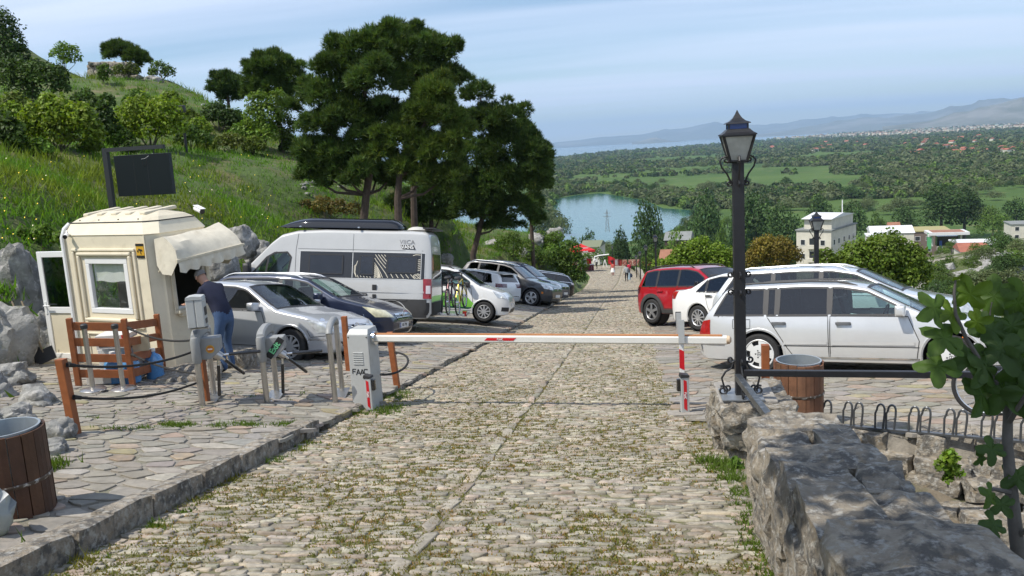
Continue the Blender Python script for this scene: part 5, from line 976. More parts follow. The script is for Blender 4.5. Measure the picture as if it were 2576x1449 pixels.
# ================================================================== ticket booth and what stands round it
m_cream = pmat('cream_panel', (0.70, 0.63, 0.48), 0.55, var=0.07, scale=3, bump=0.001, bscale=200, stain=[(0.12, 1.6, (0.47, 0.41, 0.30), 0.35), (0.10, 7, (0.40, 0.34, 0.24), 0.25)])
m_cream_roof = pmat('cream_roof', (0.60, 0.54, 0.41), 0.6, var=0.10, scale=5, stain=[(0.22, 5, (0.38, 0.34, 0.26), 0.5)])
m_awning = pmat('awning_canvas', (0.62, 0.57, 0.46), 0.85, var=0.12, scale=7, bump=0.004, bscale=14, stain=[(0.2, 3, (0.47, 0.41, 0.30), 0.6)])
m_upvc = pmat('white_upvc', (0.78, 0.78, 0.77), 0.35, var=0.04, scale=8)
m_paper = pmat('paper', (0.78, 0.77, 0.72), 0.9, var=0.05, scale=6)
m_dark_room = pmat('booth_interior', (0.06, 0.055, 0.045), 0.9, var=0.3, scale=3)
m_wood_red = pmat('red_brown_timber', (0.27, 0.085, 0.026), 0.6, var=0.25, scale=9, bump=0.002, bscale=60)
m_steel = pmat('brushed_steel', (0.50, 0.48, 0.45), 0.32, 0.9, var=0.1, scale=30)
m_greybox = pmat('grey_paint', (0.42, 0.43, 0.42), 0.45, var=0.06, scale=6, stain=[(0.12, 4, (0.30, 0.30, 0.28), 0.4)])
m_greycast = pmat('grey_casting', (0.27, 0.275, 0.27), 0.5, var=0.08, scale=9)
m_rope = pmat('black_rope', (0.022, 0.021, 0.020), 0.9, bump=0.004, bscale=160)
m_redband = pmat('red_reflective', (0.55, 0.012, 0.02), 0.35)
m_yellow = pmat('yellow_sticker', (0.58, 0.33, 0.03), 0.5)
KU = Vector((0.957, -0.292, 0)); KV = Vector((0.292, 0.957, 0)); KO = Vector((-9.56, 12.82, 0)); KO.z = float(LZ(-8.4, 12.7))-0.02
KM = Matrix(((KU.x, KV.x, 0, KO.x), (KU.y, KV.y, 0, KO.y), (0, 0, 1, KO.z), (0, 0, 0, 1)))
K = empty('ticket_booth', mat=KM, label='cream moulded ticket booth with scalloped canvas awning and white-framed window', cat='booth')
KW, KD, KH = 2.22, 1.28, 2.235
def octo(inset, z, w=KW, d=KD, ch=0.17): i = inset; return [(i+ch, i, z), (w-i-ch, i, z), (w-i, i+ch, z), (w-i, d-i-ch, z), (w-i-ch, d-i, z), (i+ch, d-i, z), (i, d-i-ch, z), (i, i+ch, z)]
wx0, wx1, wz0, wz1 = 0.65, 1.60, 0.96, 1.85
def face_with_hole(P, hole):
 "rectangle x0,x1,z0,z1 minus a rectangular hole, as four pieces"
 (a, b, c, d), (e, f, g, h) = P, hole; return [(a, e, c, d), (f, b, c, d), (e, f, c, g), (e, f, h, d)]
mb = MB(); o8 = octo(0, 0)
for i in range(8):
 p, q = o8[i], o8[(i+1) % 8]
 if i == 0:
  for a, b, c, d in face_with_hole((p[0], q[0], 0, KH), (wx0, wx1, wz0, wz1)): mb.add([(a, 0, c), (b, 0, c), (b, 0, d), (a, 0, d)], [(0, 1, 2, 3)])
 elif i == 2:
  for a, b, c, d in face_with_hole((p[1], q[1], 0, KH), (0.34, 1.02, 0.98, 1.76)): mb.add([(KW, a, c), (KW, b, c), (KW, b, d), (KW, a, d)], [(0, 1, 2, 3)])
 elif i == 6:
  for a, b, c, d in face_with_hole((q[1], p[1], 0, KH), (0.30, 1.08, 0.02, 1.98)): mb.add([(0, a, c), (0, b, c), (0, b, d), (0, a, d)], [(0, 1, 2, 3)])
 else: mb.add([p, q, (q[0], q[1], KH), (p[0], p[1], KH)], [(0, 1, 2, 3)])
lv = [octo(0, KH), octo(-0.012, KH+0.015), octo(0.10, KH+0.20), octo(0.115, KH+0.205)]
for a, b in zip(lv, lv[1:]): mb.add(a+b, [(i, (i+1) % 8, 8+(i+1) % 8, 8+i) for i in range(8)])
mb.build('wall', m_cream, K)
mb = MB(); r0, r1, r2 = octo(0.11, KH+0.205), octo(0.20, KH+0.27), octo(0.45, KH+0.36)
for a, b in ((r0, r1), (r1, r2)): mb.add(a+b, [(i, (i+1) % 8, 8+(i+1) % 8, 8+i) for i in range(8)])
mb.add(r2, [tuple(range(8))]); rf = mb.build('roof', m_cream_roof, K)
for k in range(5): MB().bar((0.42+k*0.33, 0.30, KH+0.315), (0.42+k*0.33, KD-0.30, KH+0.375), 0.13, 0.06).build('roof_rib', m_cream_roof, rf, bevel=0.02)
MB().tube([(x, y, KH+0.208) for x, y, z in octo(0.10, 0)], 0.010, 6, closed=True).build('roof_gasket', m_seam, rf)
for k in range(4): MB().lathe([(0.001, 0.012), (0.014, 0.006), (0.016, 0)], (0.45+k*0.45, 0.16, KH+0.245), 8, caps=False).build('roof_bolt', m_ink, rf)
def frame_rect(name, x0, x1, z0, z1, w, out, depth, mat, parent, bev=0.012, axis='x'):
 mb = MB()
 for a, b, c, d in ((x0-w, x1+w, z1, z1+w), (x0-w, x1+w, z0-w, z0), (x0-w, x0, z0, z1), (x1, x1+w, z0, z1)):
  if axis == 'x': mb.box(((a+b)/2, out-depth/2, (c+d)/2), (b-a, depth, d-c))
  else: mb.box((out+depth/2, (a+b)/2, (c+d)/2), (depth, b-a, d-c))
 return mb.build(name, mat, parent, bevel=bev)
frame_rect('moulding', 0.42, 1.78, 0.76, 1.98, 0.05, 0.001, 0.035, m_cream, K, 0.015)
frame_rect('inner_moulding', 0.55, 1.67, 0.87, 1.91, 0.06, 0.002, 0.05, m_cream, K, 0.02)
w = frame_rect('window_frame', wx0+0.075, wx1-0.075, wz0+0.075, wz1-0.075, 0.085, 0.06, 0.07, m_upvc, K, 0.008)
MB().box(((wx0+wx1)/2, 0.055, (wz0+wz1)/2), (wx1-wx0-0.15, 0.012, wz1-wz0-0.15)).build('pane', glassmat('booth_glass', (0.96, 0.98, 0.97), 1.0), w)
G = [[(wx0+0.10+(wx1-wx0-0.22)*i/10, 0.068+0.005*math.sin(i*1.3), wz1-0.08-j*0.10+0.012*math.sin(i*0.9)*j/3) for j in range(4)] for i in range(11)]; MB().grid(G).build('paper_blind', m_paper, w, fix=False)
MB().box((1.1, 0.02, 0.69), (0.80, 0.05, 0.05)).build('lower_moulding', m_cream, K, bevel=0.015); frame_rect('lower_panel', 0.5, 1.84, 0.18, 0.58, 0.035, 0.001, 0.022, m_cream, K, 0.01)
mb = MB(); mb.tube([(0.20, -0.03, 0.02), (0.20, -0.03, KH-0.02), (0.22, 0.02, KH+0.12), (0.26, 0.10, KH+0.2)], 0.032, 8); mb.build('cable_duct', m_upvc, K, smooth=True)
for x in (KW-0.165, 0.165): MB().bar((x, -0.004, 0), (x, -0.004, KH), 0.022, 0.012).build('corner_bead', m_cream, K)
mb = MB(); mb.box((KW-0.04, 0.68, 0.945), (0.30, 0.80, 0.05)); mb.box((KW+0.05, 0.68, 0.90), (0.10, 0.7, 0.06)); mb.build('counter', m_cream, K, bevel=0.01)
frame_rect('serving_frame', 0.34, 1.02, 0.98, 1.76, 0.07, KW, 0.03, m_cream, K, 0.01, 'y'); frame_rect('serving_window', 0.38, 0.98, 1.02, 1.72, 0.05, KW-0.06, 0.05, m_upvc, K, 0.006, 'y')
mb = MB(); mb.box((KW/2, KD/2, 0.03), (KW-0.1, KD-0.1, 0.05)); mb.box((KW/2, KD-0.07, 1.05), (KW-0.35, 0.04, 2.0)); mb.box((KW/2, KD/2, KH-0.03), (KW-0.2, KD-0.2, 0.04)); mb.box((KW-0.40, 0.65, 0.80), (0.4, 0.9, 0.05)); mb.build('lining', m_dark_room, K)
mb = MB(); V, F = rough_block((1.42, 0.42, 1.0), (0.46, 0.16, 0.62), 4, 0.02, 3); mb.add(V, F); mb.build('office_chair', m_seat, K, smooth=True, angle=80)
MB().box((1.05, 0.95, 1.15), (0.10, 0.03, 0.7)).build('banner', m_plate_blue, K)
# door leaf standing open on the far left side
D = empty('door', mat=Matrix.Translation((-0.01, 0.30, 0.02))@Matrix.Rotation(R(187), 4, 'Z')); D.parent = K; dw, dh = 0.80, 1.93
mb = MB()
for a, b, c, d in ((0, 0.10, 0, dh), (dw-0.10, dw, 0, dh), (0.10, dw-0.10, dh-0.10, dh), (0.10, dw-0.10, 0, 0.12), (0.10, dw-0.10, 0.84, 0.95)): mb.box(((a+b)/2, 0, (c+d)/2), (b-a, 0.055, d-c))
mb.build('door_frame', m_upvc, D, bevel=0.006); MB().box((dw/2, 0, 1.39), (dw-0.2, 0.012, dh-0.10-0.95)).build('door_glass', glassmat('door_glass', (0.25, 0.42, 0.45), 0.5), D); MB().box((dw/2, 0, 0.48), (dw-0.2, 0.02, 0.72)).build('door_panel', m_cream, D)
for s_ in (-1, 1): MB().tube([(dw-0.05, s_*0.03, 0.98), (dw-0.05, s_*0.08, 0.98), (dw-0.19, s_*0.08, 0.98)], 0.011, 8).build('handle', m_upvc, D, smooth=True); MB().box((dw-0.05, s_*0.033, 0.94), (0.035, 0.012, 0.22)).build('handle_plate', m_upvc, D)
# awning over the serving window, sagging at its nearer end
A = empty('awning', (0, 0, 0)); A.parent = K
y0, y1 = 0.03, 1.22; prof = [(0.015, 2.17), (0.26, 2.20), (0.50, 2.10), (0.66, 1.98), (0.78, 1.82)]
def aw(p, k):
 w = k/12; i = prof.index(p); dz = 0.0*(1-w)*(i/4)**1.2+0.10*w*(i > 0); q = 0.90-0.30*(1-w)*(i/4); return (KW+p[0]*q, y0+(y1-y0)*w, p[1]+dz+0.012*math.sin(i*2.4+k)-0.025*math.sin(math.pi*w)*(i in (1, 2, 3)))
G = [[aw(p, k) for k in range(13)] for p in prof]; MB().grid(G).build('canvas', m_awning, A, smooth=True, fix=False, angle=25)
e0, e1 = Vector(aw(prof[4], 0)), Vector(aw(prof[4], 12)); val = []
for k in range(61):
 c = e0.lerp(e1, k/60); val.append([c+Vector((0.005, 0, -0.005)), c+Vector((0.02+0.012*math.sin(k*0.9), 0, -0.08)), c+Vector((0.02+0.03*math.sin(k*0.55), 0, -0.14-0.035*abs(math.sin(math.pi*k/10))-0.03*(1-k/60)))])
MB().grid(val).build('valance', m_awning, A, smooth=True, fix=False); MB().bar(e0+Vector((0.004, -0.03, 0.008)), e1+Vector((0.004, 0.03, 0.008)), 0.03, 0.035).build('front_bar', m_cream_roof, A)
for kk, nm in ((0, 0), (12, 1)):
 P = [Vector(aw(p, kk)) for p in prof]; yy = P[0].y; mb = MB(); mb.add(P+[(KW+0.01, yy, 1.75), (KW+0.16, yy-0.05*(1-nm), 1.62), (KW+0.34, yy-0.04*(1-nm), 1.60)], [(0, 1, 5), (1, 2, 6, 5), (2, 3, 7, 6), (3, 4, 7)]); mb.build('side_cheek', m_awning, A, smooth=True, fix=False)
 for i in (2, 3): MB().tube([(KW+0.02, yy+0.01, 1.64), P[i]+Vector((0, 0.01, -0.01))], 0.011, 6).build('awning_hoop', m_cream_roof, A)
# warning sticker
sk = MB().box((1.945, -0.006, 1.99), (0.17, 0.008, 0.23)).build('warning_sticker', m_yellow, K); mb = MB()
for z in (2.085, 1.895): mb.box((1.945, -0.011, z), (0.17, 0.004, 0.04))
mb.build('sticker_band', m_ink, sk); mb = MB(); T_ = lambda P: mb.prism(P, (1.945, -0.0105, 1.992), (1, 0, 0), (0, 0, 1), (0, -0.003, 0)); T_([(-0.03, 0.035), (0.055, 0.015), (0.05, -0.015), (-0.035, 0.005)]); T_([(-0.06, 0.01), (-0.035, 0.0), (-0.03, -0.03), (-0.06, -0.02)]); T_([(0.0, -0.005), (0.015, -0.01), (0.03, -0.055), (0.01, -0.055)]); mb.build('camera_symbol', m_ink, sk)
def security_camera(loc, d, label, body, big):
 c = empty('security_camera', label=label, cat='camera', mat=Matrix.Translation(KM@Vector(loc))); d = (KM.to_3x3()@Vector(d)).normalized(); l_ = 0.22 if big else 0.13; r_ = 0.045 if big else 0.035
 MB().tube([d*-l_*0.5, d*l_*0.42], r_, 14).build('camera_body', body, c, smooth=True, angle=40); MB().tube([d*l_*0.42, d*l_*0.5], [r_*1.02, r_*0.95], 14).build('lens_ring', m_ink, c, smooth=True, angle=40); MB().tube([d*-0.02, Vector((0, 0, 0.06))-d*0.06, Vector((0, 0, 0.0))-d*0.12+Vector((0, 0, -0.02))], 0.014, 8).build('bracket', body, c)
 if big: MB().bar(d*-l_*0.5+Vector((0, 0, r_+0.006)), d*l_*0.62+Vector((0, 0, r_+0.006)), 0.09, 0.008).build('sun_shield', body, c)
security_camera((0.40, -0.10, KH+0.02), (0.55, -0.8, -0.25), 'small dark-nosed security camera on the booth front over the cable duct', m_upvc, False)
security_camera((KW-0.05, 1.10, KH+0.30), (0.9, -0.25, -0.25), 'white bullet security camera on the booth roof above the awning', m_upvc, True)
# slatted timber screen in an L in front of the booth
def lot_z(x, y): return float(LZ(x, y))
pA, pB, pC = Vector((-7.70, 10.36, 0)), Vector((-7.02, 10.56, 0)), Vector((-7.18, 11.62, 0))
SC = empty('slatted_screen', (pB.x, pB.y, lot_z(pB.x, pB.y)), label='red-brown slatted timber screen in an L in front of the booth', cat='screen')
for p in (pA, pB, pC): MB().box((p.x-pB.x, p.y-pB.y, 0.48+lot_z(p.x, p.y)-lot_z(pB.x, pB.y)), (0.075, 0.075, 0.98), 0.3).build('post', m_wood_red, SC, bevel=0.006)
for a, b in ((pA, pB), (pB, pC)):
 for k in range(4):
  za, zb_ = lot_z(a.x, a.y), lot_z(b.x, b.y); z = 0.18+k*0.225-lot_z(pB.x, pB.y); d = (b-a).normalized()*0.03; MB().bar((a.x-pB.x+d.x, a.y-pB.y+d.y, z+za), (b.x-pB.x-d.x, b.y-pB.y-d.y, z+zb_), 0.024, 0.115).build('slat', m_wood_red, SC, bevel=0.003)
# steel queue posts
for x, y, lb in ((-7.22, 9.98, 'steel queue post on round base, left one before the slatted screen'), (-6.90, 10.16, 'steel queue post on round base, nearer the screen corner')):
 q = empty('queue_post', (x, y, lot_z(x, y)+0.015), label=lb, cat='stanchion', group='steel queue posts'); MB().lathe([(0.001, 0.055), (0.05, 0.05), (0.15, 0.03), (0.17, 0.012), (0.17, 0)], n=32).build('base', m_steel, q, smooth=True, angle=40)
 MB().lathe([(0.033, 0.05), (0.033, 0.86), (0.0331, 0.861)], n=20).build('tube', m_steel, q, smooth=True, angle=40); MB().lathe([(0.045, 0.85), (0.047, 0.90), (0.030, 0.915), (0.001, 0.917)], n=20).build('cassette', m_rimdark, q, smooth=True, angle=40)
# boxes and bottles stored behind the screen
m_bottle = pmat('blue_bottle', (0.10, 0.28, 0.55), 0.15, coat=0.6, var=0.2, scale=8); m_carton = pmat('white_carton', (0.62, 0.61, 0.58), 0.8, var=0.06, scale=6)
for i, (x, y, lb) in enumerate(((-7.38, 10.72, 'blue water bottle behind lowest slat, left of its pair'), (-7.18, 10.80, 'blue water bottle behind the slats by the screen corner'), (-7.12, 11.30, 'pale blue water bottle behind the receding side of the screen'))):
 b = empty('water_bottle', (x, y, lot_z(x, y)+0.02), label=lb, cat='bottle', group='large water bottles behind the screen'); MB().lathe([(0.001, 0), (0.125, 0.005), (0.13, 0.03), (0.122, 0.09), (0.13, 0.11), (0.122, 0.18), (0.13, 0.20), (0.13, 0.27), (0.10, 0.34), (0.035, 0.38), (0.035, 0.42)], n=24, caps=False).build('jug', m_bottle, b, smooth=True, angle=50); MB().lathe([(0.04, 0.41), (0.04, 0.45), (0.001, 0.455)], n=16).build('cap', m_plate, b)
def box_thing(name, x, y, z, d, rz, mat, label, cat): o = MB().box((0, 0, d[2]/2), d).build(name, mat, None, bevel=0.006); o.location = (x, y, lot_z(x, y)+z); o.rotation_euler.z = rz; return tag(o, label, cat)
box_thing('cabinet', -7.50, 11.15, 0.02, (0.52, 0.46, 0.50), 0.2, m_carton, 'low white cabinet standing behind the slatted screen', 'cabinet')
bx = box_thing('toner_carton', -7.45, 10.98, 0.525, (0.46, 0.36, 0.20), 0.2, m_carton, 'white carton with a red corner mark on the low cabinet', 'box'); p = MB().box((0.185, -0.182, 0.15), (0.085, 0.006, 0.09)).build('red_mark', m_redband, bx); text('T', 0.055, 'mark_letter', m_whiteink, p, basis((0.185, -0.186, 0.15), (1, 0, 0), (0, 0, 1)), 0.001, bold=0.002); MB().box((-0.06, -0.182, 0.09), (0.26, 0.004, 0.11)).build('printed_panel', m_rimdark, bx)
box_thing('parcel', -7.13, 11.05, 0.47, (0.22, 0.20, 0.22), 0.5, pmat('buff_card', (0.46, 0.39, 0.26), 0.85, var=0.08, scale=8), 'buff cardboard parcel behind the receding side of the screen', 'box')
box_thing('crate', -7.55, 10.66, 0.02, (0.34, 0.22, 0.16), 0.2, m_carton, 'small white crate behind the left end of the screen', 'crate')
# red-brown timber posts and the ropes slung between them
POSTS = {}
def timber_post(key, x, y, h, lean, label, fn=LZ):
 z = float(fn(x, y)); o = empty('timber_post', (x, y, z-0.03), label=label, cat='post', group='red-brown timber rope posts'); MB().bar((0, 0, 0), (lean[0], lean[1], h), 0.085, 0.085).build('shaft', m_wood_red, o, bevel=0.006); MB().box((lean[0], lean[1], h+0.004), (0.085, 0.085, 0.012)).build('cap', m_wood_red, o); POSTS[key] = (Vector((x, y, z)), Vector((lean[0], lean[1], h))); return o
timber_post('near', -5.63, 7.42, 0.80, (-0.04, 0.0), 'red-brown timber post by the rock edge, nearest the photographer')
timber_post('gate', -5.42, 9.62, 0.86, (0, 0), 'red-brown timber post hidden behind the turnstile with card reader')
timber_post('cab', -3.60, 11.95, 0.86, (-0.05, 0.0), 'red-brown timber post behind the barrier arm, with a loop of rope')
timber_post('car', -4.72, 13.0, 0.95, (0, 0), 'red-brown timber post before the silver hatchback grille')
timber_post('lampa', 1.20, 9.55, 0.86, (0, 0), 'red-brown timber post tight behind the tall lamp post, left one', PZ)
timber_post('lampb', 1.50, 9.75, 0.80, (0, 0), 'red-brown timber post right of the tall lamp post', PZ)
def rope(a, b, sagv, label, r=0.014):
 P = [a.lerp(b, k/24)+Vector((0, 0, -sagv*4*(k/24)*(1-k/24))) for k in range(25)]; o = MB().tube(P, r, 8).build('rope', m_rope, None, smooth=True); tag(o, label, 'rope', 'black ropes between the timber posts')
 for p, d in ((P[0], P[1]-P[0]), (P[-1], P[-2]-P[-1])): MB().tube([p, p+d.normalized()*0.10], [0.026, 0.020], 10).build('rope_end', m_rope, o, smooth=True)
 return o
def pt(k, f): b, t_ = POSTS[k]; return b+t_*f
rope(pt('near', 0.90)+Vector((0.06, 0, 0)), pt('gate', 0.80), 0.10, 'black rope from nearest timber post, upper one, rising to the turnstile')
rope(pt('near', 0.48)+Vector((0.06, 0, 0)), pt('gate', 0.33), 0.10, 'black rope from nearest timber post, lower one near the ground')
rope(Vector((pB.x+0.05, pB.y, lot_z(pB.x, pB.y)+0.84)), pt('gate', 0.95), 0.09, 'black rope from the top of the slatted screen to the turnstile')
rope(Vector((pB.x+0.05, pB.y, lot_z(pB.x, pB.y)+0.46)), pt('gate', 0.42), 0.06, 'black rope from the middle of the slatted screen to the turnstile')
cb = Vector((-3.28, 10.2, float(RZ(10.2))+0.48)); q = pt('cab', 0.62)+Vector((0.06, -0.03, 0)); o = MB().tube([((1-t_)**3)*cb+3*t_*(1-t_)**2*(cb+Vector((0.15, 0.7, -0.22)))+3*t_*t_*(1-t_)*(q+Vector((0.42, -0.25, 0.02)))+t_**3*q for t_ in np.linspace(0, 1, 26)], 0.016, 8).build('rope', m_rope, None, smooth=True); tag(o, 'black rope drooping from barrier cabinet round the timber post', 'rope', 'black ropes between the timber posts')
# tripod turnstiles
def turnstile(fx, fy, bx_, by_, label, reader, sticker):
 z = lot_z(fx, fy)-0.01; T = empty('turnstile', (fx, fy, z), label=label, cat='turnstile', group='tripod turnstiles at the pedestrian gate'); b = Vector((bx_-fx, by_-fy, lot_z(bx_, by_)-z)); u = Vector((b.x, b.y, 0)).normalized(); s_ = Vector((u.y, -u.x, 0))
 for p in (Vector((0, 0, 0)), b): MB().tube([p, Vector((p.x, p.y, 0.86))], 0.036, 18).build('leg', m_steel, T, smooth=True, angle=40)
 MB().box(b*0.5+Vector((0, 0, 0.006)), (0.20, b.length+0.2, 0.012), math.atan2(-u.x, u.y)).build('base_plate', m_steel, T)
 mb = MB(); G = []
 for k in range(9):                                  # cast arch from leg to leg
  a = math.pi*k/8; c = b*(0.5-0.5*math.cos(a)); zt = 0.80+0.17*math.sin(a)**0.5; G.append([Vector((c.x, c.y, zt))+s_*w+Vector((0, 0, h)) for w, h in ((-0.05, -0.12), (-0.05, -0.02), (-0.03, 0.0), (0.03, 0.0), (0.05, -0.02), (0.05, -0.12))])
 mb.grid([g_+[g_[0]] for g_ in G]); mb.build('arch', m_greycast, T, smooth=True, angle=40)
 for p in (Vector((0, 0, 0)), b): MB().lathe([(0.042, 0.55), (0.056, 0.57), (0.056, 0.84), (0.045, 0.875), (0.001, 0.88)], (p.x, p.y, 0), 20).build('leg_cover', m_greycast, T, smooth=True, angle=40)
 MB().bar(u*0.03+Vector((0, 0, 0.70)), b*1.0+Vector((0, 0, 0.70-b.z)), 0.075, 0.26).build('web', m_greycast, T, bevel=0.02)
 hp = u*0.16+s_*0.05+Vector((0, 0, 0.70)); ax = (s_*0.80-Vector((0, 0, 0.60))).normalized()
 mb = MB(); mb.prism([(-0.02, -0.13), (0.10, -0.13), (0.22, -0.02), (0.22, 0.14), (-0.02, 0.14)], hp-u*0.075, s_, (0, 0, 1), u*0.17); hd = mb.build('mechanism', m_greycast, T, bevel=0.012); hub = hp+s_*0.17+Vector((0, 0, -0.10)); MB().tube([hub-ax*0.04, hub+ax*0.05], [0.06, 0.05], 18).build('hub', m_steel, T, smooth=True, angle=40)
 out = [s_.copy(), (Vector((0, 0, -0.98))-u*0.10-s_*0.06).normalized(), (s_*0.42+u*0.55-Vector((0, 0, 0.62))).normalized()]
 for d in out: MB().tube([hub+d*0.03, hub+d*0.13], 0.014, 10).build('arm_root', m_chrome, T, smooth=True); MB().tube([hub+d*0.13, hub+d*0.50, hub+d*0.512], [0.021, 0.021, 0.015], 14).build('arm', m_gloss_black, T, smooth=True, angle=50)
 fr = hp-u*0.077+s_*0.10+Vector((0, 0, 0.0))
 if sticker == 'stop':
  st = MB().tube([fr+u*0.0005, fr-u*0.004], 0.05, 24).build('sticker', m_yellow, T); MB().tube([fr-u*0.004, fr-u*0.006], 0.040, 24).build('sticker_disc', pmat('orange_disc', (0.5, 0.16, 0.02), 0.5), st); MB().box(fr-u*0.0065, (0.055, 0.004, 0.016), math.atan2(s_.y, s_.x)).build('sticker_bar', m_whiteink, st)
 else:
  d = (s_*0.62+Vector((0, 0, 0.78))).normalized(); e = u.cross(d); e = -e if e.dot(s_) < 0 else e; st = MB().prism([(-0.15, -0.045), (0.15, -0.045), (0.15, 0.045), (-0.15, 0.045)], fr+u*0.0, d, d.cross(u), -u*0.004).build('sticker', m_ink, T); text('Exit', 0.105, 'sticker_text', pmat('glow_green', (0.16, 0.55, 0.26), 0.5), st, basis(fr-u*0.0055, d, -(u.cross(d)) if (u.cross(d)).dot(Vector((0, 0, 1))) < 0 else u.cross(d)), 0.001, bold=0.003)
 if reader:
  c = Vector((0, 0, 1.17))+u*0.04+s_*0.055; Rd = empty('card_reader', T.matrix_world.translation if False else (fx+c.x, fy+c.y, z+c.z), math.atan2(s_.y, s_.x), label='tall grey card reader box on top of the turnstile by the booth', cat='card reader'); MB().box((-0.05, 0, 0), (0.10, 0.19, 0.34)).build('housing', m_greybox, Rd, bevel=0.012); MB().box((0.052, 0, 0), (0.10, 0.19, 0.34)).build('housing_front', m_greybox, Rd, bevel=0.012); mb = MB(); mb.prism([(-0.10, 0), (0.10, 0), (0.09, 0.035), (-0.02, 0.045), (-0.09, 0.035)], (0, -0.10, 0.172), (1, 0, 0), (0, 0, 1), (0, 0.20, 0)); mb.build('hood', m_greybox, Rd); MB().box((0.104, 0, 0.02), (0.006, 0.12, 0.10)).build('display', m_ink, Rd); MB().box((0.104, 0, -0.10), (0.006, 0.10, 0.06)).build('slot', m_rimdark, Rd); MB().box((0.01, 0, -0.185), (0.24, 0.14, 0.012)).build('foot_plate', m_steel, Rd)
turnstile(-5.28, 9.28, -5.48, 9.95, 'tripod turnstile with orange no-entry sticker, under the card reader', True, 'stop')
turnstile(-4.66, 9.74, -4.80, 10.36, 'tripod turnstile with green Exit sticker', False, 'exit')
gx_, gy_ = -3.93, 10.20; GR = empty('guard_rail', (gx_, gy_, lot_z(gx_, gy_)), label='pair of steel tubes joined by a bent cap beside the barrier cabinet', cat='guard rail'); b = Vector((-0.16, 0.72, lot_z(-4.09, 10.92)-lot_z(gx_, gy_)))
for p in (Vector((0, 0, 0)), b): MB().tube([p, Vector((p.x, p.y, 0.93))], 0.036, 18).build('tube', m_steel, GR, smooth=True, angle=40)
MB().tube([Vector((b.x*(0.5-0.5*math.cos(a)), b.y*(0.5-0.5*math.cos(a)), 0.92+0.10*math.sin(a))) for a in np.linspace(0, math.pi, 12)], 0.045, 14).build('cap', m_greycast, GR, smooth=True); MB().box(b*0.5+Vector((0, 0, 0.004)), (0.18, 0.95, 0.01), 0.2).build('base_plate', m_steel, GR)
# barrier: cabinet, arm, photocell posts, arm rest
cz = float(RZ(10.38))-0.02; B = empty('barrier', (-3.55, 10.40, cz), R(-7.8), label='grey car-park barrier cabinet with its long white arm lowered across the road', cat='barrier')
MB().prism([(-0.15, 0), (0.15, 0), (0.15, 1.05), (-0.15, 1.05)], (0, -0.15, 0), (1, 0, 0), (0, 0, 1), (0, 0.30, 0)).build('cabinet', m_greybox, B, bevel=0.008); mb = MB(); mb.add([(-0.15, -0.15, 1.051), (0.15, -0.15, 1.051), (0.15, 0.15, 1.051), (-0.15, 0.15, 1.051), (-0.13, -0.09, 1.115), (0.13, -0.09, 1.115), (0.13, 0.15, 1.115), (-0.13, 0.15, 1.115)], [(0, 1, 5, 4), (1, 2, 6, 5), (2, 3, 7, 6), (3, 0, 4, 7), (4, 5, 6, 7), (3, 2, 1, 0)]); mb.build('lid', m_greybox, B, bevel=0.006)
for k in range(6): MB().box((-0.01, -0.152, 0.66+k*0.030), (0.145, 0.014, 0.016)).build('louvre', m_greybox, B, bevel=0.004)
for x, zz in ((-0.13, 1.02), (0.13, 1.02), (-0.13, 0.06)): MB().tube([(x, -0.15, zz), (x, -0.156, zz)], 0.008, 8).build('screw', m_ink, B)
def faac(parent, o, u, v, sz, mat, w=0.006):
 "the angular maker's lettering drawn as strokes, F A A C"
 mb = MB(); o = Vector(o); u = Vector(u); v = Vector(v); n = u.cross(v).normalized()
 S_ = [[(0, 0), (0.06, 1)], [(0.06, 1), (0.80, 1)], [(0.02, 0.5), (0.65, 0.5)], [(0.80, -0.25), (1.35, 1), (1.62, 0.0)], [(1.0, 0.18), (1.55, 0.18)], [(1.70, -0.25), (2.25, 1), (2.55, 0.0)], [(1.9, 0.18), (2.48, 0.18)], [(3.5, 1), (2.80, 1), (2.68, 0.85), (2.68, 0.2), (2.80, 0.05), (3.5, 0.05)]]
 for st in S_:
  for a, b in zip(st, st[1:]): mb.bar(o+u*((a[0]-1.75)*sz)+v*((a[1]-0.5)*sz)+n*0.002, o+u*((b[0]-1.75)*sz)+v*((b[1]-0.5)*sz)+n*0.002, w, 0.004, up=n)
 return mb.build('lettering', mat, parent)
faac(B, (0.0, -0.1505, 0.56), (1, 0, 0), (0, 0, 1), 0.062, m_ink, 0.010)
az_ = 0.98; MB().tube([(0.15, 0, az_), (0.20, 0, az_)], 0.09, 24).build('arm_flange', m_chrome, B, smooth=True, angle=40)
AR = empty('arm', (0.19, 0, az_)); AR.parent = B; AL = 4.47; sec = [(0.025, -0.052), (-0.025, -0.052), (-0.04, -0.035), (-0.042, 0.03), (-0.032, 0.045), (0.032, 0.045), (0.042, 0.03), (0.04, -0.035)]
MB().add([(x, a, b) for x in (0.0, AL) for a, b in sec], [tuple(range(8)), tuple(range(8, 16))[::-1]]+[(i, (i+1) % 8, 8+(i+1) % 8, 8+i) for i in range(8)]).build('arm_tube', pmat('white_arm_paint', (0.74, 0.73, 0.68), 0.4, var=0.06, scale=5), AR, smooth=True, angle=35)
MB().box((AL/2-0.02, 0, 0.052), (AL-0.06, 0.058, 0.016)).build('rubber_edge', pmat('orange_brown_edge', (0.40, 0.17, 0.06), 0.6, var=0.15, scale=8), AR, bevel=0.004); MB().tube([(AL, 0, 0), (AL+0.035, 0, 0.0), (AL+0.055, 0, 0)], [0.052, 0.048, 0.02], 16).build('end_cap', pmat('buff_cap', (0.60, 0.45, 0.30), 0.5), AR, smooth=True)
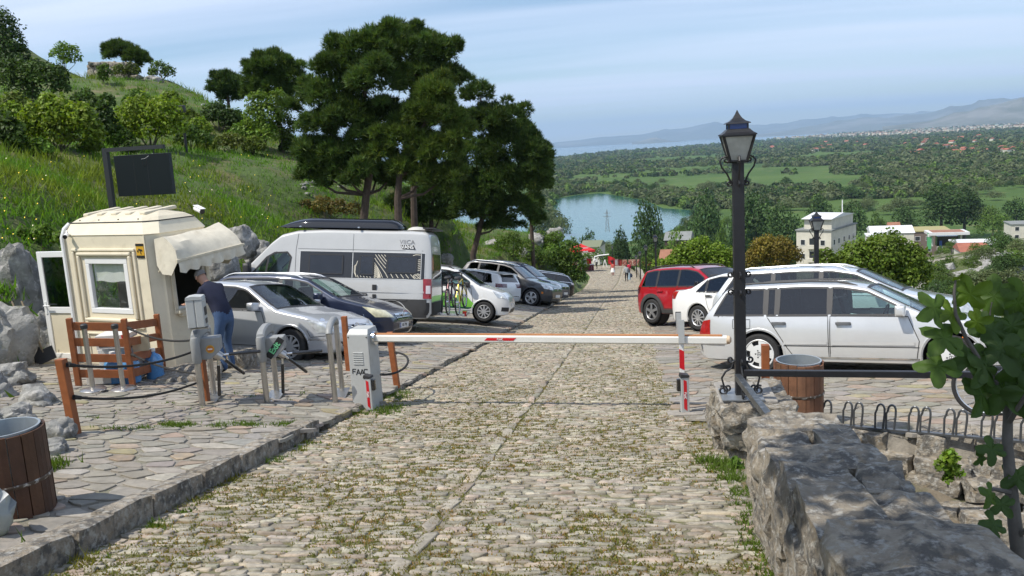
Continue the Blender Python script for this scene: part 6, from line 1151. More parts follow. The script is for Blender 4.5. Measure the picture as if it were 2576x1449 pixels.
st = MB().prism([(-0.21, -0.017), (0.17, -0.017), (0.21, 0.017), (-0.17, 0.017)], (1.72, -0.0425, 0.0), (1, 0, 0), (0, 0, 1), (0, -0.002, 0)).build('red_band', m_redband, AR); faac(st, (1.72, -0.0448, 0), (1, 0, 0), (0, 0, 1), 0.022, m_whiteink, 0.004)
def photocell(x, y, rz, h, label, side):
 o = empty('photocell_post', (x, y, float(RZ(y))-0.01), rz, label=label, cat='sensor post', group='photocell posts of the barrier'); MB().box((0, 0, h/2), (0.095, 0.085, h)).build('column', m_greybox, o, bevel=0.006); mb = MB(); mb.prism([(-0.055, 0), (0.055, 0), (0.05, 0.028), (-0.045, 0.045)], (0, -0.05, h+0.001), (1, 0, 0), (0, 0, 1), (0, 0.10, 0)); mb.build('cap', m_blackpl, o, bevel=0.004)
 MB().box((side*0.068, 0.0, h*0.80), (0.045, 0.06, 0.15)).build('photocell', m_gloss_black, o, bevel=0.012); MB().box((0, 0, 0.02), (0.12, 0.11, 0.04)).build('foot', m_blackpl, o, bevel=0.006)
 b = MB().prism([(-0.018, 0.03), (0.018, 0.0), (0.018, h*0.78), (-0.018, h*0.82)], (0.018*side*0, -0.0435, 0.06), (1, 0, 0), (0, 0, 1), (0, -0.002, 0)).build('red_band', m_redband, o); faac(b, (0, -0.046, 0.06+h*0.40), (0, 0, -1), (1, 0, 0), 0.022, m_whiteink, 0.005); return o
photocell(-3.43, 10.13, R(-6), 0.46, 'grey photocell post with red stripe standing against the barrier cabinet', 1)
o = photocell(0.56, 9.62, R(10), 0.46, 'grey photocell post with red stripe below the tip of the barrier arm', -1)
F_ = empty('arm_rest', (0.55, 9.83, float(RZ(9.83))+0.04), label='slim red and white post whose fork holds the barrier arm', cat='post'); w_ = pmat('white_post_paint', (0.74, 0.74, 0.72), 0.4)
MB().box((0, 0, 0.41), (0.055, 0.04, 0.82)).build('column', w_, F_, bevel=0.004); MB().prism([(-0.029, 0.50), (0.029, 0.47), (0.029, 0.70), (-0.029, 0.73)], (0, -0.0212, 0), (1, 0, 0), (0, 0, 1), (0, -0.002, 0)).build('red_band', m_redband, F_); mb = MB(); mb.box((0, -0.062, 0.95), (0.07, 0.012, 0.28)); mb.box((-0.02, 0.06, 0.97), (0.06, 0.012, 0.36)); mb.box((0, 0, 0.835), (0.07, 0.13, 0.03)); mb.build('fork', m_greybox, F_); MB().box((-0.025, 0.075, 1.06), (0.065, 0.012, 0.20)).build('rubber_stop', m_blackpl, F_)
# stone block beside the silver hatchback
V, F = rough_block((0, 0, 0.16), (0.72, 0.36, 0.34), 8, 0.03, 4); o = MB().add(V, F, (0.45, 0.43, 0.40)).build('stone_block', m_wall, None, smooth=True, angle=60, tint=True); o.location = (-6.72, 12.95, lot_z(-6.72, 12.95)-0.02); o.rotation_euler.z = R(-12); tag(o, 'low rough stone block between the booth and the silver hatchback', 'stone block')
V, F = rough_block((0, 0, 0.07), (0.9, 0.9, 0.17), 18, 0.03, 4); o = MB().add(V, F, (0.42, 0.40, 0.37)).build('stone_step', m_wall, None, smooth=True, angle=60, tint=True); o.location = (-6.72, 11.55, lot_z(-6.72, 11.55)-0.03); o.rotation_euler.z = R(25); tag(o, 'worn low stone step beside the booth near the black ropes', 'stone step')
# wooden litter barrels
m_stave = pmat('barrel_stave', (0.135, 0.062, 0.032), 0.7, tint=True, var=0.3, scale=7, bump=0.004, bscale=40, stain=[(0.2, 5, (0.07, 0.035, 0.02), 0.6)])
m_zinc = pmat('zinc_liner', (0.42, 0.46, 0.48), 0.4, 0.6, var=0.15, scale=8); m_hoop = pmat('worn_hoop', (0.10, 0.07, 0.05), 0.5, 0.4, var=0.3, scale=20, stain=[(0.35, 25, (0.62, 0.60, 0.56), 0.9)])
def barrel(x, y, z, r, h, label, seed, tone=0.5, hz_=0.40):
 g = random.Random(seed); o = empty('litter_barrel', (x, y, z), g.uniform(0, 1), label=label, cat='litter bin', group='wooden litter barrels'); n = 18
 for k in range(n):
  a0, a1 = 2*math.pi*k/n+0.012, 2*math.pi*(k+1)/n-0.012; ro = r+g.gauss(0, 0.002); ri = r-0.025; top = h+g.gauss(0, 0.006); mb = MB(); A = [a0, (a0+a1)/2, a1]; b = tone*g.uniform(0.8, 1.25); mb.cur = (b*g.uniform(0.95, 1.1), b, b*g.uniform(0.9, 1.05))
  V = [(math.cos(a)*q, math.sin(a)*q, zz) for zz in (0, top) for q, aa in ((ro, A), (ri, A[::-1])) for a in aa]; mb.add(V, [(0, 1, 2, 3, 4, 5)[::-1], (6, 7, 8, 9, 10, 11)]+[(i, (i+1) % 6, 6+(i+1) % 6, 6+i) for i in range(6)]); mb.build('stave', m_stave, o, tint=True)
 MB().lathe([(r-0.03, 0.03), (r-0.03, h+0.012), (r-0.022, h+0.016), (r-0.038, h+0.016), (r-0.042, 0.25), (0.001, 0.22)], n=40, caps=False).build('liner', m_zinc, o, smooth=True, angle=40); MB().lathe([(r+0.003, h*hz_), (r+0.006, h*hz_+0.006), (r+0.006, h*hz_+0.022), (r+0.003, h*hz_+0.028)], n=48, caps=False).build('hoop', m_hoop, o, smooth=True)
 return o
pb = on(48, 1285, LZ); barrel(pb[0]-0.03, pb[1], lot_z(pb[0], pb[1])-0.01, 0.258, 0.60, 'dark wooden litter barrel with blue-grey liner on the left terrace', 3, 0.27)  # low stave tone puts the shade on this barrel's front into its colour
pb = on(2022, 1050, PZ); barrel(1.68, 8.75, float(PZ(1.6, 8.75))-0.01, 0.25, 0.70, 'brown wooden litter barrel behind the black rail, by the bike rack', 5, 0.62, 0.52)
m_bag = pmat('white_plastic_bag', (0.42, 0.44, 0.46), 0.35, trans=0.3, var=0.1, scale=8)
pbg = on(-15, 1345, LZ); mb = MB(); G = []
for i in range(15):
 r_ = []
 for j in range(15): a, e = 2*math.pi*i/14, math.pi*j/14; q = Vector((math.sin(e)*math.cos(a), math.sin(e)*math.sin(a), math.cos(e))); w = mnoise.fractal(q*2.2+Vector((4, 1, 2)), 1, 2, 4); r_.append(Vector((q.x*0.14, q.y*0.12, q.z*0.15+0.13))*(1+0.38*w))
 G.append(r_)
o = mb.grid(G).build('plastic_bag', m_bag, None, smooth=True, angle=75, fix=False); o.location = (pbg[0], pbg[1], lot_z(pbg[0], pbg[1])); tag(o, 'crumpled white plastic bag lying beside the dark barrel', 'plastic bag')
# display panel hanging from an angled post behind the booth
sp = hill_hit(288, 560); sp = np.array(at(285, 560, 15.6)) if sp is None else sp
SG = empty('display_sign', tuple(sp-np.array([0, 0, 0.3])), label='black display panel hanging from a dark gallows post behind the booth', cat='sign'); d = float(sp@CF); px = d/FPX; m_dpost = pmat('dark_post_paint', (0.030, 0.033, 0.036), 0.5)
tp = np.array(at(265, 378, sp[1]))-sp; H_ = tp[2]+0.3; ax_ = Vector((0.985, -0.10, 0)).normalized(); MB().bar((0, 0, 0), (tp[0], 0, H_), 0.13, 0.13).build('post', m_dpost, SG); k_ = 156*px; MB().bar(Vector((tp[0]-0.05, 0, H_))-ax_*0.02, Vector((tp[0], 0, H_))+ax_*1.07*k_, 0.10, 0.10).build('arm', m_dpost, SG)
c = Vector((tp[0], 0, H_-0.42*k_))+ax_*0.66*k_; rz = math.atan2(ax_.y, ax_.x); pn = MB().box(c, (k_, 0.12, 0.64*k_), rz).build('panel', pmat('display_black', (0.010, 0.013, 0.018), 0.35), SG, bevel=0.006)
for q in (-0.25, 0.15): MB().box(c+ax_*q+Vector((0.0, -0.062, 0)), (0.006, 0.004, 0.62*k_), rz).build('panel_joint', m_seam, pn)
for q in (-0.4, 0.35): MB().tube([c+ax_*q+Vector((0, 0, 0.32*k_)), c+ax_*q+Vector((0, 0, 0.41*k_))], 0.012, 6).build('hanger', m_dpost, SG)
MB().tube([c+ax_*0.0+Vector((0, -0.05, 0.40)), c+ax_*0.12+Vector((0, -0.05, 0.42)), c+ax_*0.22+Vector((0, -0.05, 0.47)), c+ax_*0.34+Vector((0, -0.04, 0.52))], 0.012, 6).build('cable', m_upvc, SG); MB().tube([c+ax_*0.02+Vector((0, -0.064, 0.33)), c+ax_*0.04+Vector((0, -0.066, 0.22)), c+ax_*0.12+Vector((0, -0.066, 0.25)), c+ax_*0.14+Vector((0, -0.064, 0.35))], 0.007, 6).build('loop', m_rope, SG)
# floodlight on the hillside
hp = hill_hit(470, 385)
if hp is not None:
 FL = empty('floodlight', tuple(hp-np.array([0, 0, 0.2])), label='dark floodlight on a thin pole among the hillside bushes', cat='floodlight'); tp = np.array(at(457, 280, hp[1]))-hp; MB().tube([(0, 0, 0), (tp[0], 0, tp[2]+0.2)], 0.06, 8).build('pole', m_dpost, FL); MB().box((tp[0], -0.05, tp[2]+0.30), (0.36, 0.26, 0.30), 0.3).build('lamp_head', m_dpost, FL, bevel=0.03)
# tools leaning on the rocks
tz = on(95, 915, LZ)
for dx, lb, hd in ((0.0, 'shovel with pale wooden handle leaning against dark rocks by the booth', 0.24), (0.18, 'broad flat shovel leaning beside the first against the rocks', 0.32)):
 a = Vector((tz[0]+dx, tz[1], lot_z(tz[0], tz[1])+0.03)); b = a+Vector((-0.50, 0.25, 1.0)); o = empty('shovel', a, label=lb, cat='shovel', group='shovels by the rocks'); dd = b-a; MB().tube([dd*0.15, dd], 0.016, 8).build('handle', pmat('ash_handle', (0.24, 0.19, 0.12), 0.7), o, smooth=True); MB().bar((0, 0, 0), dd*0.2, hd, 0.02, up=(0.3, -0.9, 0.2)).build('blade', m_cladding, o, bevel=0.004)
# ================================================================== trees and bushes
m_leaf = pmat('broad_leaf', (0.095, 0.150, 0.026), 0.55, tint=True, trans=0.40, spec=0.3)
m_needle = pmat('pine_needle', (0.066, 0.112, 0.027), 0.6, tint=True, trans=0.32, spec=0.25)
m_bark = pmat('pine_bark', (0.075, 0.055, 0.042), 0.95, var=0.4, scale=5, bump=0.03, bscale=14)
m_twig = pmat('grey_bark', (0.10, 0.085, 0.07), 0.9, var=0.3, scale=8)
def leaf_cloud(blobs, n, size, g, tone=(1, 1, 1), shell=0.55, up=0.35, squash=1.0, var=0.24):
 B_ = np.array([b[:3] for b in blobs], float); Rr = np.array([b[3] for b in blobs], float); wgt = Rr**2; pick = g.choice(len(B_), n, p=wgt/wgt.sum()); u = g.normal(size=(n, 3)); u /= np.linalg.norm(u, axis=1)[:, None]
 u[:, 2] = np.where(u[:, 2] < -0.55, -u[:, 2], u[:, 2]); rad = shell+(1-shell)*g.random(n)**0.55; lump = 1+0.16*np.sin(u[:, 0]*5+pick*1.7)*np.cos(u[:, 1]*4.3+pick)+g.normal(0, 0.07, n); rr = (Rr[pick]*rad*lump)[:, None]
 P = B_[pick]+u*rr*np.array([1, 1, squash]); nr = u*0.8+g.normal(0, 0.6, (n, 3))+np.array([0, 0, up]); nr /= np.linalg.norm(nr, axis=1)[:, None]; a = np.cross(nr, g.normal(size=(n, 3))); a /= np.linalg.norm(a, axis=1)[:, None]; b = np.cross(nr, a); s = (size*g.uniform(0.6, 1.35, n))[:, None]
 V = np.stack([P-a*s*0.5, P+b*s*0.30+nr*s*0.05, P+a*s*0.5, P-b*s*0.30+nr*s*0.05], 1).reshape(-1, 3); bt = g.normal(1, 0.14, len(B_))[pick]; t_ = (0.5*bt*g.normal(1, var, n).clip(0.45, 1.7))[:, None]*np.array(tone)*(1+g.normal(0, 0.05, (n, 3)))
 return V, np.arange(n*4).reshape(-1, 4), np.repeat(t_, 4, 0)
def needle_cloud(blobs, n, size, g, tone=(1, 1, 1), k=7, candles=0.08):
 B_ = np.array([b[:3] for b in blobs], float); Rr = np.array([b[3] for b in blobs], float); wgt = Rr**2; pick = g.choice(len(B_), n, p=wgt/wgt.sum()); u = g.normal(size=(n, 3)); u /= np.linalg.norm(u, axis=1)[:, None]; u[:, 2] = np.where(u[:, 2] < -0.5, -u[:, 2]*0.6, u[:, 2])
 cl = np.round(u*2.6+pick[:, None]*0.37); lump = 0.80+0.30*((np.sin(cl@np.array([12.9, 78.2, 37.7]))*43758.5) % 1); P = B_[pick]+u*(Rr[pick]*(0.55+0.45*g.random(n)**0.5)*lump)[:, None]*np.array([1, 1, 0.86]); d0 = u*0.8+np.array([0, 0, 0.55])+g.normal(0, 0.25, (n, 3))
 d = np.repeat(d0, k, 0)+g.normal(0, 0.55, (n*k, 3)); d /= np.linalg.norm(d, axis=1)[:, None]; c = np.cross(d, g.normal(size=(n*k, 3))); c /= np.linalg.norm(c, axis=1)[:, None]; P2 = np.repeat(P, k, 0); L = (size*g.uniform(0.6, 1.25, n*k))[:, None]; w = size*0.085
 V = np.stack([P2+c*w, P2-c*w, P2+d*L], 1).reshape(-1, 3); t0 = (0.5*g.normal(1, 0.15, len(B_))[pick]*g.normal(1, 0.22, n).clip(0.5, 1.6))[:, None]*np.array(tone)*(1+g.normal(0, 0.05, (n, 3))); t0[g.random(n) < 0.14] *= np.array([1.5, 1.3, 1.0]); T = np.repeat(np.repeat(t0, k, 0), 3, 0)
 top = (u[:, 2] > 0.45) & (g.random(n) < candles); m = top.sum()
 if m:
  q = P[top]; h = (size*g.uniform(0.8, 1.5, m))[:, None]; up = np.array([0, 0, 1.0]); sd = g.normal(size=(m, 3)); sd[:, 2] = 0; sd /= np.linalg.norm(sd, axis=1)[:, None]; Vc = np.stack([q+sd*size*0.09, q-sd*size*0.09, q+up*h], 1).reshape(-1, 3); V = np.r_[V, Vc]; T = np.r_[T, np.tile(np.array([[1.6, 1.05, 0.85]]), (m*3, 1))]
 return V, np.arange(len(V)).reshape(-1, 3), T
def px_blobs(L, Y):
 out = []
 for b in L:
  p = at(b[0], b[1], Y+(b[3] if len(b) > 3 else 0)); out.append((p[0], p[1], p[2], b[2]*float(p@CF)/FPX))
 return out
def pine(name, label, L, Y, trunk, n, seed, size=0.30, tone=(1, 1, 1), group='pines beyond the parked cars', tw=0.17):
 size *= 0.74
 g = np.random.default_rng(seed); bl = px_blobs(L, Y); tp = [Vector(at(x, y, Y)) for x, y in trunk]; z0 = hill_at(tp[0].x, tp[0].y); base = Vector((tp[0].x, tp[0].y, min(tp[0].z, z0)-0.15)); o = empty(name, base, label=label, cat='tree', group=group)
 P = [Vector((0, 0, 0))]+[p-base for p in tp]; m = len(P); mb = MB(); mb.tube(P, [tw*(1-0.6*i/(m-1)) for i in range(m)], 9)
 for b in bl:                                                   # limbs from the trunk into each mass of foliage
  c = Vector(b[:3])-base; j = min(range(1, m), key=lambda i: (P[i]-c).length+(2 if P[i].z > c.z else 0)); mb.tube([P[j], P[j].lerp(c, 0.5)+Vector((0, 0, -0.12*(c-P[j]).length)), c], [tw*0.42, tw*0.3, tw*0.12], 6)
 mb.build('trunk', m_bark, o, smooth=True); bl = [q for b in bl for q in [b[:3]+(b[3]*0.93,)]+[tuple(np.array(b[:3])+b[3]*0.92*(lambda d: d/np.linalg.norm(d))(g.normal(size=3)*np.array([1, 1, 0.8])))+(b[3]*g.uniform(0.25, 0.45),) for _ in range(5)]]; V, F, T = needle_cloud(bl, int(n*2.3), size, g, tone); np_mesh('crown', V-np.array(base), F, m_needle, o, T); return o
PG = 'pines beyond the parked cars'
pine('pine_tree', 'large round-topped pine with forked limbs, left one of the big clump behind the camper van', [(905, 130, 62), (850, 165, 58), (960, 105, 52), (945, 200, 85), (830, 240, 66), (785, 225, 40, 1), (880, 290, 72), (965, 290, 60), (800, 315, 46), (775, 375, 42), (840, 385, 50), (905, 355, 46), (1010, 130, 50), (912, 425, 34, -0.6), (880, 455, 26, -0.5), (770, 440, 26), (820, 440, 30), (985, 445, 36, 1), (790, 410, 44), (860, 425, 40), (950, 440, 40, 2), (730, 270, 26, 1)], 30, [(915, 553), (921, 490), (931, 430), (925, 370), (905, 300), (920, 220), (935, 150)], 9500, 1)
pine('pine_tree', 'tall pine showing its rounded top behind the largest pine', [(1045, 112, 55), (1100, 130, 52), (1128, 195, 48), (1060, 195, 70), (995, 85, 40), (1090, 260, 50)], 35, [(1042, 560), (1040, 480), (1045, 400), (1050, 300), (1055, 200)], 4600, 2)
pine('pine_tree', 'mid-height pine with lighter needles in the middle of the clump', [(1095, 235, 52), (1060, 285, 56), (1120, 295, 52), (1005, 345, 54), (1060, 365, 48), (960, 385, 40), (1110, 385, 46), (1148, 335, 40), (1010, 420, 42), (1075, 440, 44), (1130, 440, 42)], 29.5, [(1002, 556), (1000, 500), (1005, 440), (1030, 380), (1070, 310)], 6200, 3, tone=(1.25, 1.15, 1.0))
pine('pine_tree', 'spreading dark pine with leaning trunk above the white hatchback', [(1205, 235, 42), (1228, 305, 62), (1285, 300, 50), (1268, 375, 75), (1190, 395, 62), (1335, 385, 50), (1325, 455, 54), (1245, 465, 72), (1180, 485, 54), (1295, 525, 50), (1220, 535, 46), (1358, 430, 32), (1160, 530, 36), (1260, 560, 30)], 41, [(1190, 640), (1203, 590), (1215, 540), (1225, 470), (1240, 390), (1230, 300)], 9500, 4, tone=(0.85, 0.88, 0.9))
pine('pine_tree', 'dark pine forming the right edge of the clump over the river', [(1310, 335, 44), (1345, 375, 42), (1368, 415, 26), (1350, 460, 36), (1340, 510, 34), (1350, 545, 24)], 50, [(1338, 590), (1335, 540), (1335, 470), (1325, 380)], 3600, 5, tone=(0.85, 0.9, 0.9), tw=0.14)
pine('pine_tree', 'dark shaded pine low in the gap before the leaning pine', [(1085, 490, 44), (1140, 505, 44), (1035, 500, 38), (1165, 450, 42), (1110, 540, 30), (1000, 510, 30), (1050, 545, 26)], 42, [(1085, 585), (1085, 540), (1090, 490)], 3600, 9, tone=(0.7, 0.75, 0.85))
pine('pine_tree', 'small distant dark pine on the ridge, left of its rounder neighbour', [(568, 205, 34), (592, 222, 26), (545, 222, 22), (575, 235, 26)], 52, [(575, 262), (572, 240), (568, 210)], 1600, 6, 0.34, (0.75, 0.8, 0.95), 'pines on the ridge', 0.12)
pine('pine_tree', 'rounded pine on the ridge between the small dark pine and the big clump', [(690, 165, 50), (650, 185, 42), (728, 195, 44), (690, 222, 46), (745, 235, 28), (640, 225, 30)], 46, [(705, 330), (700, 280), (692, 230), (690, 180)], 3600, 7, 0.34, (1.0, 1.0, 0.95), 'pines on the ridge', 0.14)
pine('pine_tree', 'low bushy pine on top of the ruined wall', [(300, 125, 30), (338, 140, 27), (278, 132, 20), (360, 150, 16)], 55, [(318, 165), (315, 140)], 1500, 8, 0.34, (0.95, 0.95, 0.95), 'pines on the ridge', 0.12)
def bush(name, label, L, foot, n, size, seed, tone, group='hillside bushes', Y=None, shell=0.45, stems=5, cat='bush', squash=1.0, fn=None):
 g = np.random.default_rng(seed); h = hill_hit(*foot) if Y is None else None; Y_ = (Y or 50) if h is None else h[1]; bl = px_blobs(L, Y_); c = np.mean([b[:3] for b in bl], 0); base = Vector(at(foot[0], foot[1], Y_)); z0 = hill_at(base.x, base.y) if fn is None else float(fn(base.x, base.y)); base.z = min(base.z, z0) if fn is None else z0
 o = empty(name, base, label=label, cat=cat, group=group); mb = MB()
 for i in range(stems):
  b = bl[i % len(bl)]; q = Vector(b[:3])-base; mb.tube([Vector((0, 0, -0.1*q.length)), q*0.5+Vector((random.gauss(0, 0.1), random.gauss(0, 0.1), 0))*q.length*0.5, q], [min(0.05, 0.07*b[3]), min(0.028, 0.04*b[3]), 0.006], 5)
 mb.build('stem', m_twig, o, smooth=True); V, F, T = leaf_cloud(bl, n, size, g, tone, shell, squash=squash); np_mesh('foliage', V-np.array(base), F, m_leaf, o, T); return o
LIME = (2.0, 1.8, 0.9); GRN = (1.2, 1.3, 1.0); DK = (0.55, 0.62, 0.8); OLV = (1.05, 0.9, 1.0)
bush('bush', 'broad lime green bush above the booth, left of the two bright ones', [(150, 290, 46), (90, 300, 40), (205, 300, 42), (150, 335, 46), (235, 335, 30), (80, 335, 34), (120, 260, 26)], (150, 375), 5200, 0.15, 11, LIME)
bush('bush', 'lime green bush behind the floodlight pole, right of the two bright ones', [(355, 285, 46), (410, 290, 48), (320, 300, 34), (375, 325, 46), (440, 320, 36), (330, 335, 30)], (380, 375), 4800, 0.15, 12, LIME)
bush('bush', 'dark shrub to the right of the floodlight', [(550, 285, 32), (580, 300, 28), (525, 295, 24)], (553, 330), 2000, 0.15, 13, DK)
bush('bush', 'tall bright green bush left of the big pines', [(650, 260, 32), (680, 290, 36), (640, 300, 34), (665, 335, 38), (620, 330, 24), (700, 250, 26)], (660, 378), 4200, 0.15, 14, (1.4, 1.4, 0.9))
bush('bush', 'thin brownish bushy tree standing before the big pines', [(710, 300, 30), (735, 320, 26), (690, 325, 24), (720, 345, 24)], (712, 385), 1500, 0.14, 15, (0.85, 0.8, 0.9), shell=0.2)
bush('bush', 'dark green thicket on the slope left of the ruined wall', [(40, 190, 45), (95, 190, 42), (140, 195, 34), (60, 230, 40), (150, 220, 26)], (80, 262), 4200, 0.17, 16, (0.65, 0.72, 0.85))
bush('bush', 'very dark evergreen mass at the top left corner', [(10, 70, 42), (-30, 60, 55), (30, 110, 40), (0, 140, 50), (50, 140, 30), (70, 165, 26)], (10, 190), 4200, 0.19, 17, (0.45, 0.52, 0.75), Y=48)
bush('bush', 'airy small tree at left of the ruined wall', [(160, 125, 22), (140, 135, 18), (185, 130, 18), (165, 150, 22), (195, 150, 14)], (165, 180), 900, 0.20, 18, GRN, shell=0.2)
bush('bush', 'rounded shrub at the right end of the ruined wall', [(400, 175, 22), (425, 182, 18), (385, 185, 14)], (408, 200), 1000, 0.16, 19, (0.85, 0.9, 0.9))
bush('bush', 'small green shrub growing from the middle of the ruined wall', [(262, 180, 18), (258, 195, 14)], (262, 212), 600, 0.16, 20, (1.0, 1.1, 0.85))
bush('bush', 'olive grey shrub on the ruined wall crest', [(300, 178, 17), (330, 175, 18), (345, 180, 12)], (318, 200), 900, 0.15, 21, OLV)
bush('bush', 'dark bush in the gap between the two lime green bushes', [(262, 290, 28), (275, 320, 26), (255, 335, 24), (270, 255, 20)], (265, 365), 1600, 0.15, 22, (0.6, 0.68, 0.8))
bush('bush', 'mid green bush at the left edge over the rocks slope', [(15, 330, 40), (-20, 310, 40), (40, 350, 30)], (15, 375), 2400, 0.15, 23, (0.9, 0.95, 0.9))
bush('bush', 'low dark bush under the right lime green bush', [(480, 340, 26), (510, 350, 22), (455, 352, 20)], (480, 378), 1400, 0.14, 24, (0.8, 0.9, 0.85))
bush('bush', 'pale dry tussock bush on the slope before the tall bright bush', [(560, 358, 20), (600, 362, 24), (580, 352, 18)], (585, 385), 1100, 0.13, 25, (1.35, 1.05, 1.2))
bush('bush', 'reddish brown dead shrub behind the camper van roof', [(770, 525, 24), (810, 520, 28), (850, 525, 26), (890, 528, 22), (740, 535, 18)], (820, 552), 2400, 0.10, 26, (1.5, 0.75, 1.0))
bush('bush', 'green bush at the foot of the pines above the white hatchback', [(1290, 605, 24), (1262, 615, 22), (1320, 620, 22), (1300, 640, 20)], (1290, 655), 2200, 0.12, 27, (1.05, 1.1, 0.85))
bush('bush', 'large round bush at the roadside corner past the black estate', [(1435, 630, 30), (1415, 660, 36), (1450, 665, 30), (1425, 690, 30), (1455, 695, 22), (1390, 640, 26)], (1432, 716), 5200, 0.16, 28, (0.95, 1.05, 0.8), Y=54, fn=lambda x, y: RZ(y)+0.05)
bush('bush', 'green bush on the rocky bank behind the dark blue SUV', [(1385, 610, 24), (1360, 600, 20), (1400, 600, 20)], (1380, 640), 1800, 0.14, 29, (1.0, 1.05, 0.85))
bush('bush', 'dusky low bush on the bank behind the black estate', [(1345, 640, 24), (1375, 655, 22), (1330, 655, 18)], (1355, 672), 1600, 0.12, 30, (0.8, 0.85, 0.8))
bush('bush', 'low bright weeds at the top of the tall left rock', [(110, 590, 26), (60, 600, 24), (150, 600, 18)], (105, 622), 1500, 0.09, 31, (1.25, 1.3, 0.85))
bush('bush', 'leafy weeds between the booth door and the rocks', [(165, 650, 20), (150, 690, 16), (175, 620, 22)], (160, 705), 900, 0.09, 32, (1.1, 1.25, 0.8), Y=14.6)
FL = ((30, 290, 34), (300, 345, 26), (215, 255, 30), (470, 300, 30), (500, 320, 24), (610, 335, 28), (590, 300, 26), (40, 260, 30), (430, 255, 26), (345, 250, 26), (730, 365, 20), (520, 362, 18), (230, 365, 22), (100, 370, 22), (330, 372, 18), (640, 365, 22))
WD = ('a lime green', 'a mid green', 'a dark green', 'an olive')
for i, (x, y, r) in enumerate(FL): bush('bush', '%s bush filling the hedge-like band across the hillside' % WD[i % 4].split(' ', 1)[1], [(x, y, r), (x-r*.8, y+r*.3, r*.7), (x+r*.8, y+r*.25, r*.7)], (x, y+r*1.1), 1700, 0.15, 700+i, ((1.7, 1.6, 0.9), (1.1, 1.25, 0.9), (0.75, 0.85, 0.85), (1.2, 1.05, 0.9))[i % 4], 'bushes of the hedge-like band on the hillside')
# spring flowers scattered in the turf
q = []; tt = []
for i in range(110):
 x = random.uniform(0, 700); y = random.uniform(400, 640); h = hill_hit(x, y)
 if h is not None and random.random() < 0.8: q.append(h+np.array([0, 0, random.uniform(0.12, 0.3)])); tt.append((2.0, 1.6, 0.15) if random.random() < 0.85 else (1.8, 1.8, 1.7))
P = np.array(q); n = len(P); s = 0.016; V = np.stack([P+np.array([s, 0, 0]), P+np.array([0, s*0.6, s]), P-np.array([s, 0, 0]), P-np.array([0, s*0.6, s])], 1).reshape(-1, 3); tag(np_mesh('wild_flowers', V, np.arange(n*4).reshape(-1, 4), pmat('petal', (0.30, 0.27, 0.2), 0.7, tint=True), None, np.repeat(np.array(tt), 4, 0)), kind='stuff')
# ================================================================== rocks
def rock(name, label, loc, size, rz, seed, group='limestone boulders along the foot of the hill', tilt=0.0, sub=4, amp=0.34, mat=None):
 bm = bmesh.new(); bmesh.ops.create_icosphere(bm, subdivisions=sub, radius=1.0)
 for v in bm.verts:
  q = v.co.copy(); w = mnoise.fractal(q*1.1+Vector((seed*7.3, seed*3.1, seed)), 1.0, 2.1, 5); c = mnoise.voronoi(q*1.9+Vector((seed, seed*2, 0)))[0]; rdg = (c[1]-c[0]); k = 1+amp*w+0.30*(min(rdg, 0.35)-0.18)
  s_ = 0.84; q = Vector([math.copysign(abs(a)**s_, a) for a in q])*k; v.co = Vector((q.x*size[0], q.y*size[1], q.z*size[2]))
 me = bpy.data.meshes.new(name); bm.to_mesh(me); bm.free(); me.polygons.foreach_set('use_smooth', np.ones(len(me.polygons), bool)); me.set_sharp_from_angle(angle=R(38)); o = link(name, me, None, mat or m_rock); o.location = loc; o.rotation_euler = (tilt, 0.12*math.sin(seed), rz); return tag(o, label, 'rock', group)
def rock_px(x, y, wpx, hpx, Y, seed, label, depth=0.8, rz=0.0, tilt=0.0, **k):
 p = at(x, y, Y) if Y < 37 or hill_hit(x, y) is None else hill_hit(x, y); s = float(p@CF)/FPX; return rock('boulder', label, tuple(p), (wpx*s/2, wpx*s/2*depth, hpx*s/2), rz, seed, tilt=tilt, **k)
rock_px(42, 775, 125, 310, 13.9, 1, 'tall pale slab of limestone leaning at the left edge of the picture', 0.8, 0.3, 0.15)
rock_px(118, 775, 56, 200, 15.6, 2, 'pale rock standing between the tall slab and the booth door', 0.9, 0.5)
rock_px(-15, 890, 180, 250, 11.9, 3, 'big shaded rock at the left edge below the tall slab', 0.8, 0.8)
rock_px(92, 860, 110, 150, 13.4, 4, 'dark shaded rock low behind the shovels', 0.8, 0.1)
rock_px(20, 950, 110, 70, 10.3, 5, 'flat-topped ledge rock at left behind the dark barrel', 0.9, 0.4)
rock_px(-25, 1010, 130, 110, 9.3, 6, 'grassy broken rock at far left behind the dark barrel', 0.9, 1.2)
rock_px(95, 1010, 120, 70, 9.0, 7, 'long sloping edge stone left of the nearest timber post', 0.7, -0.65, 0.1)
rock_px(150, 1095, 70, 80, 7.2, 8, 'knobbly grey stone between the dark barrel and the nearest timber post', 0.9, 0.2)
rock_px(130, 1135, 80, 60, 6.6, 9, 'low grey stone just right of the dark barrel rim', 0.9, 0.9)
rock_px(30, 1060, 110, 70, 7.6, 10, 'weedy rock behind the rim of the dark barrel', 0.9, 0.5)
rock_px(610, 610, 70, 85, 20.5, 11, 'grey boulder behind the awning of the booth', 0.8, 0.6)
rock_px(560, 660, 70, 110, 18.5, 12, 'pale broken rock under the awning behind the booth', 0.8, 0.2)
rock_px(650, 640, 60, 60, 22.5, 13, 'boulder half hidden by the camper van nose', 0.8, 0.2)
rock_px(508, 505, 24, 26, 27, 14, 'small pale stone sticking from the grass slope', 0.8, 0.2)
rock_px(1350, 605, 46, 34, 53, 15, 'pale boulder on the bank right of the leaning pine', 0.8, 0.2)
rock_px(1320, 640, 36, 36, 48.5, 16, 'grey boulder above the dark blue SUV roof', 0.8, 0.9)
rock_px(1235, 618, 50, 26, 45, 17, 'low pale boulder right of the leaning pine trunk', 0.8, 0.4)
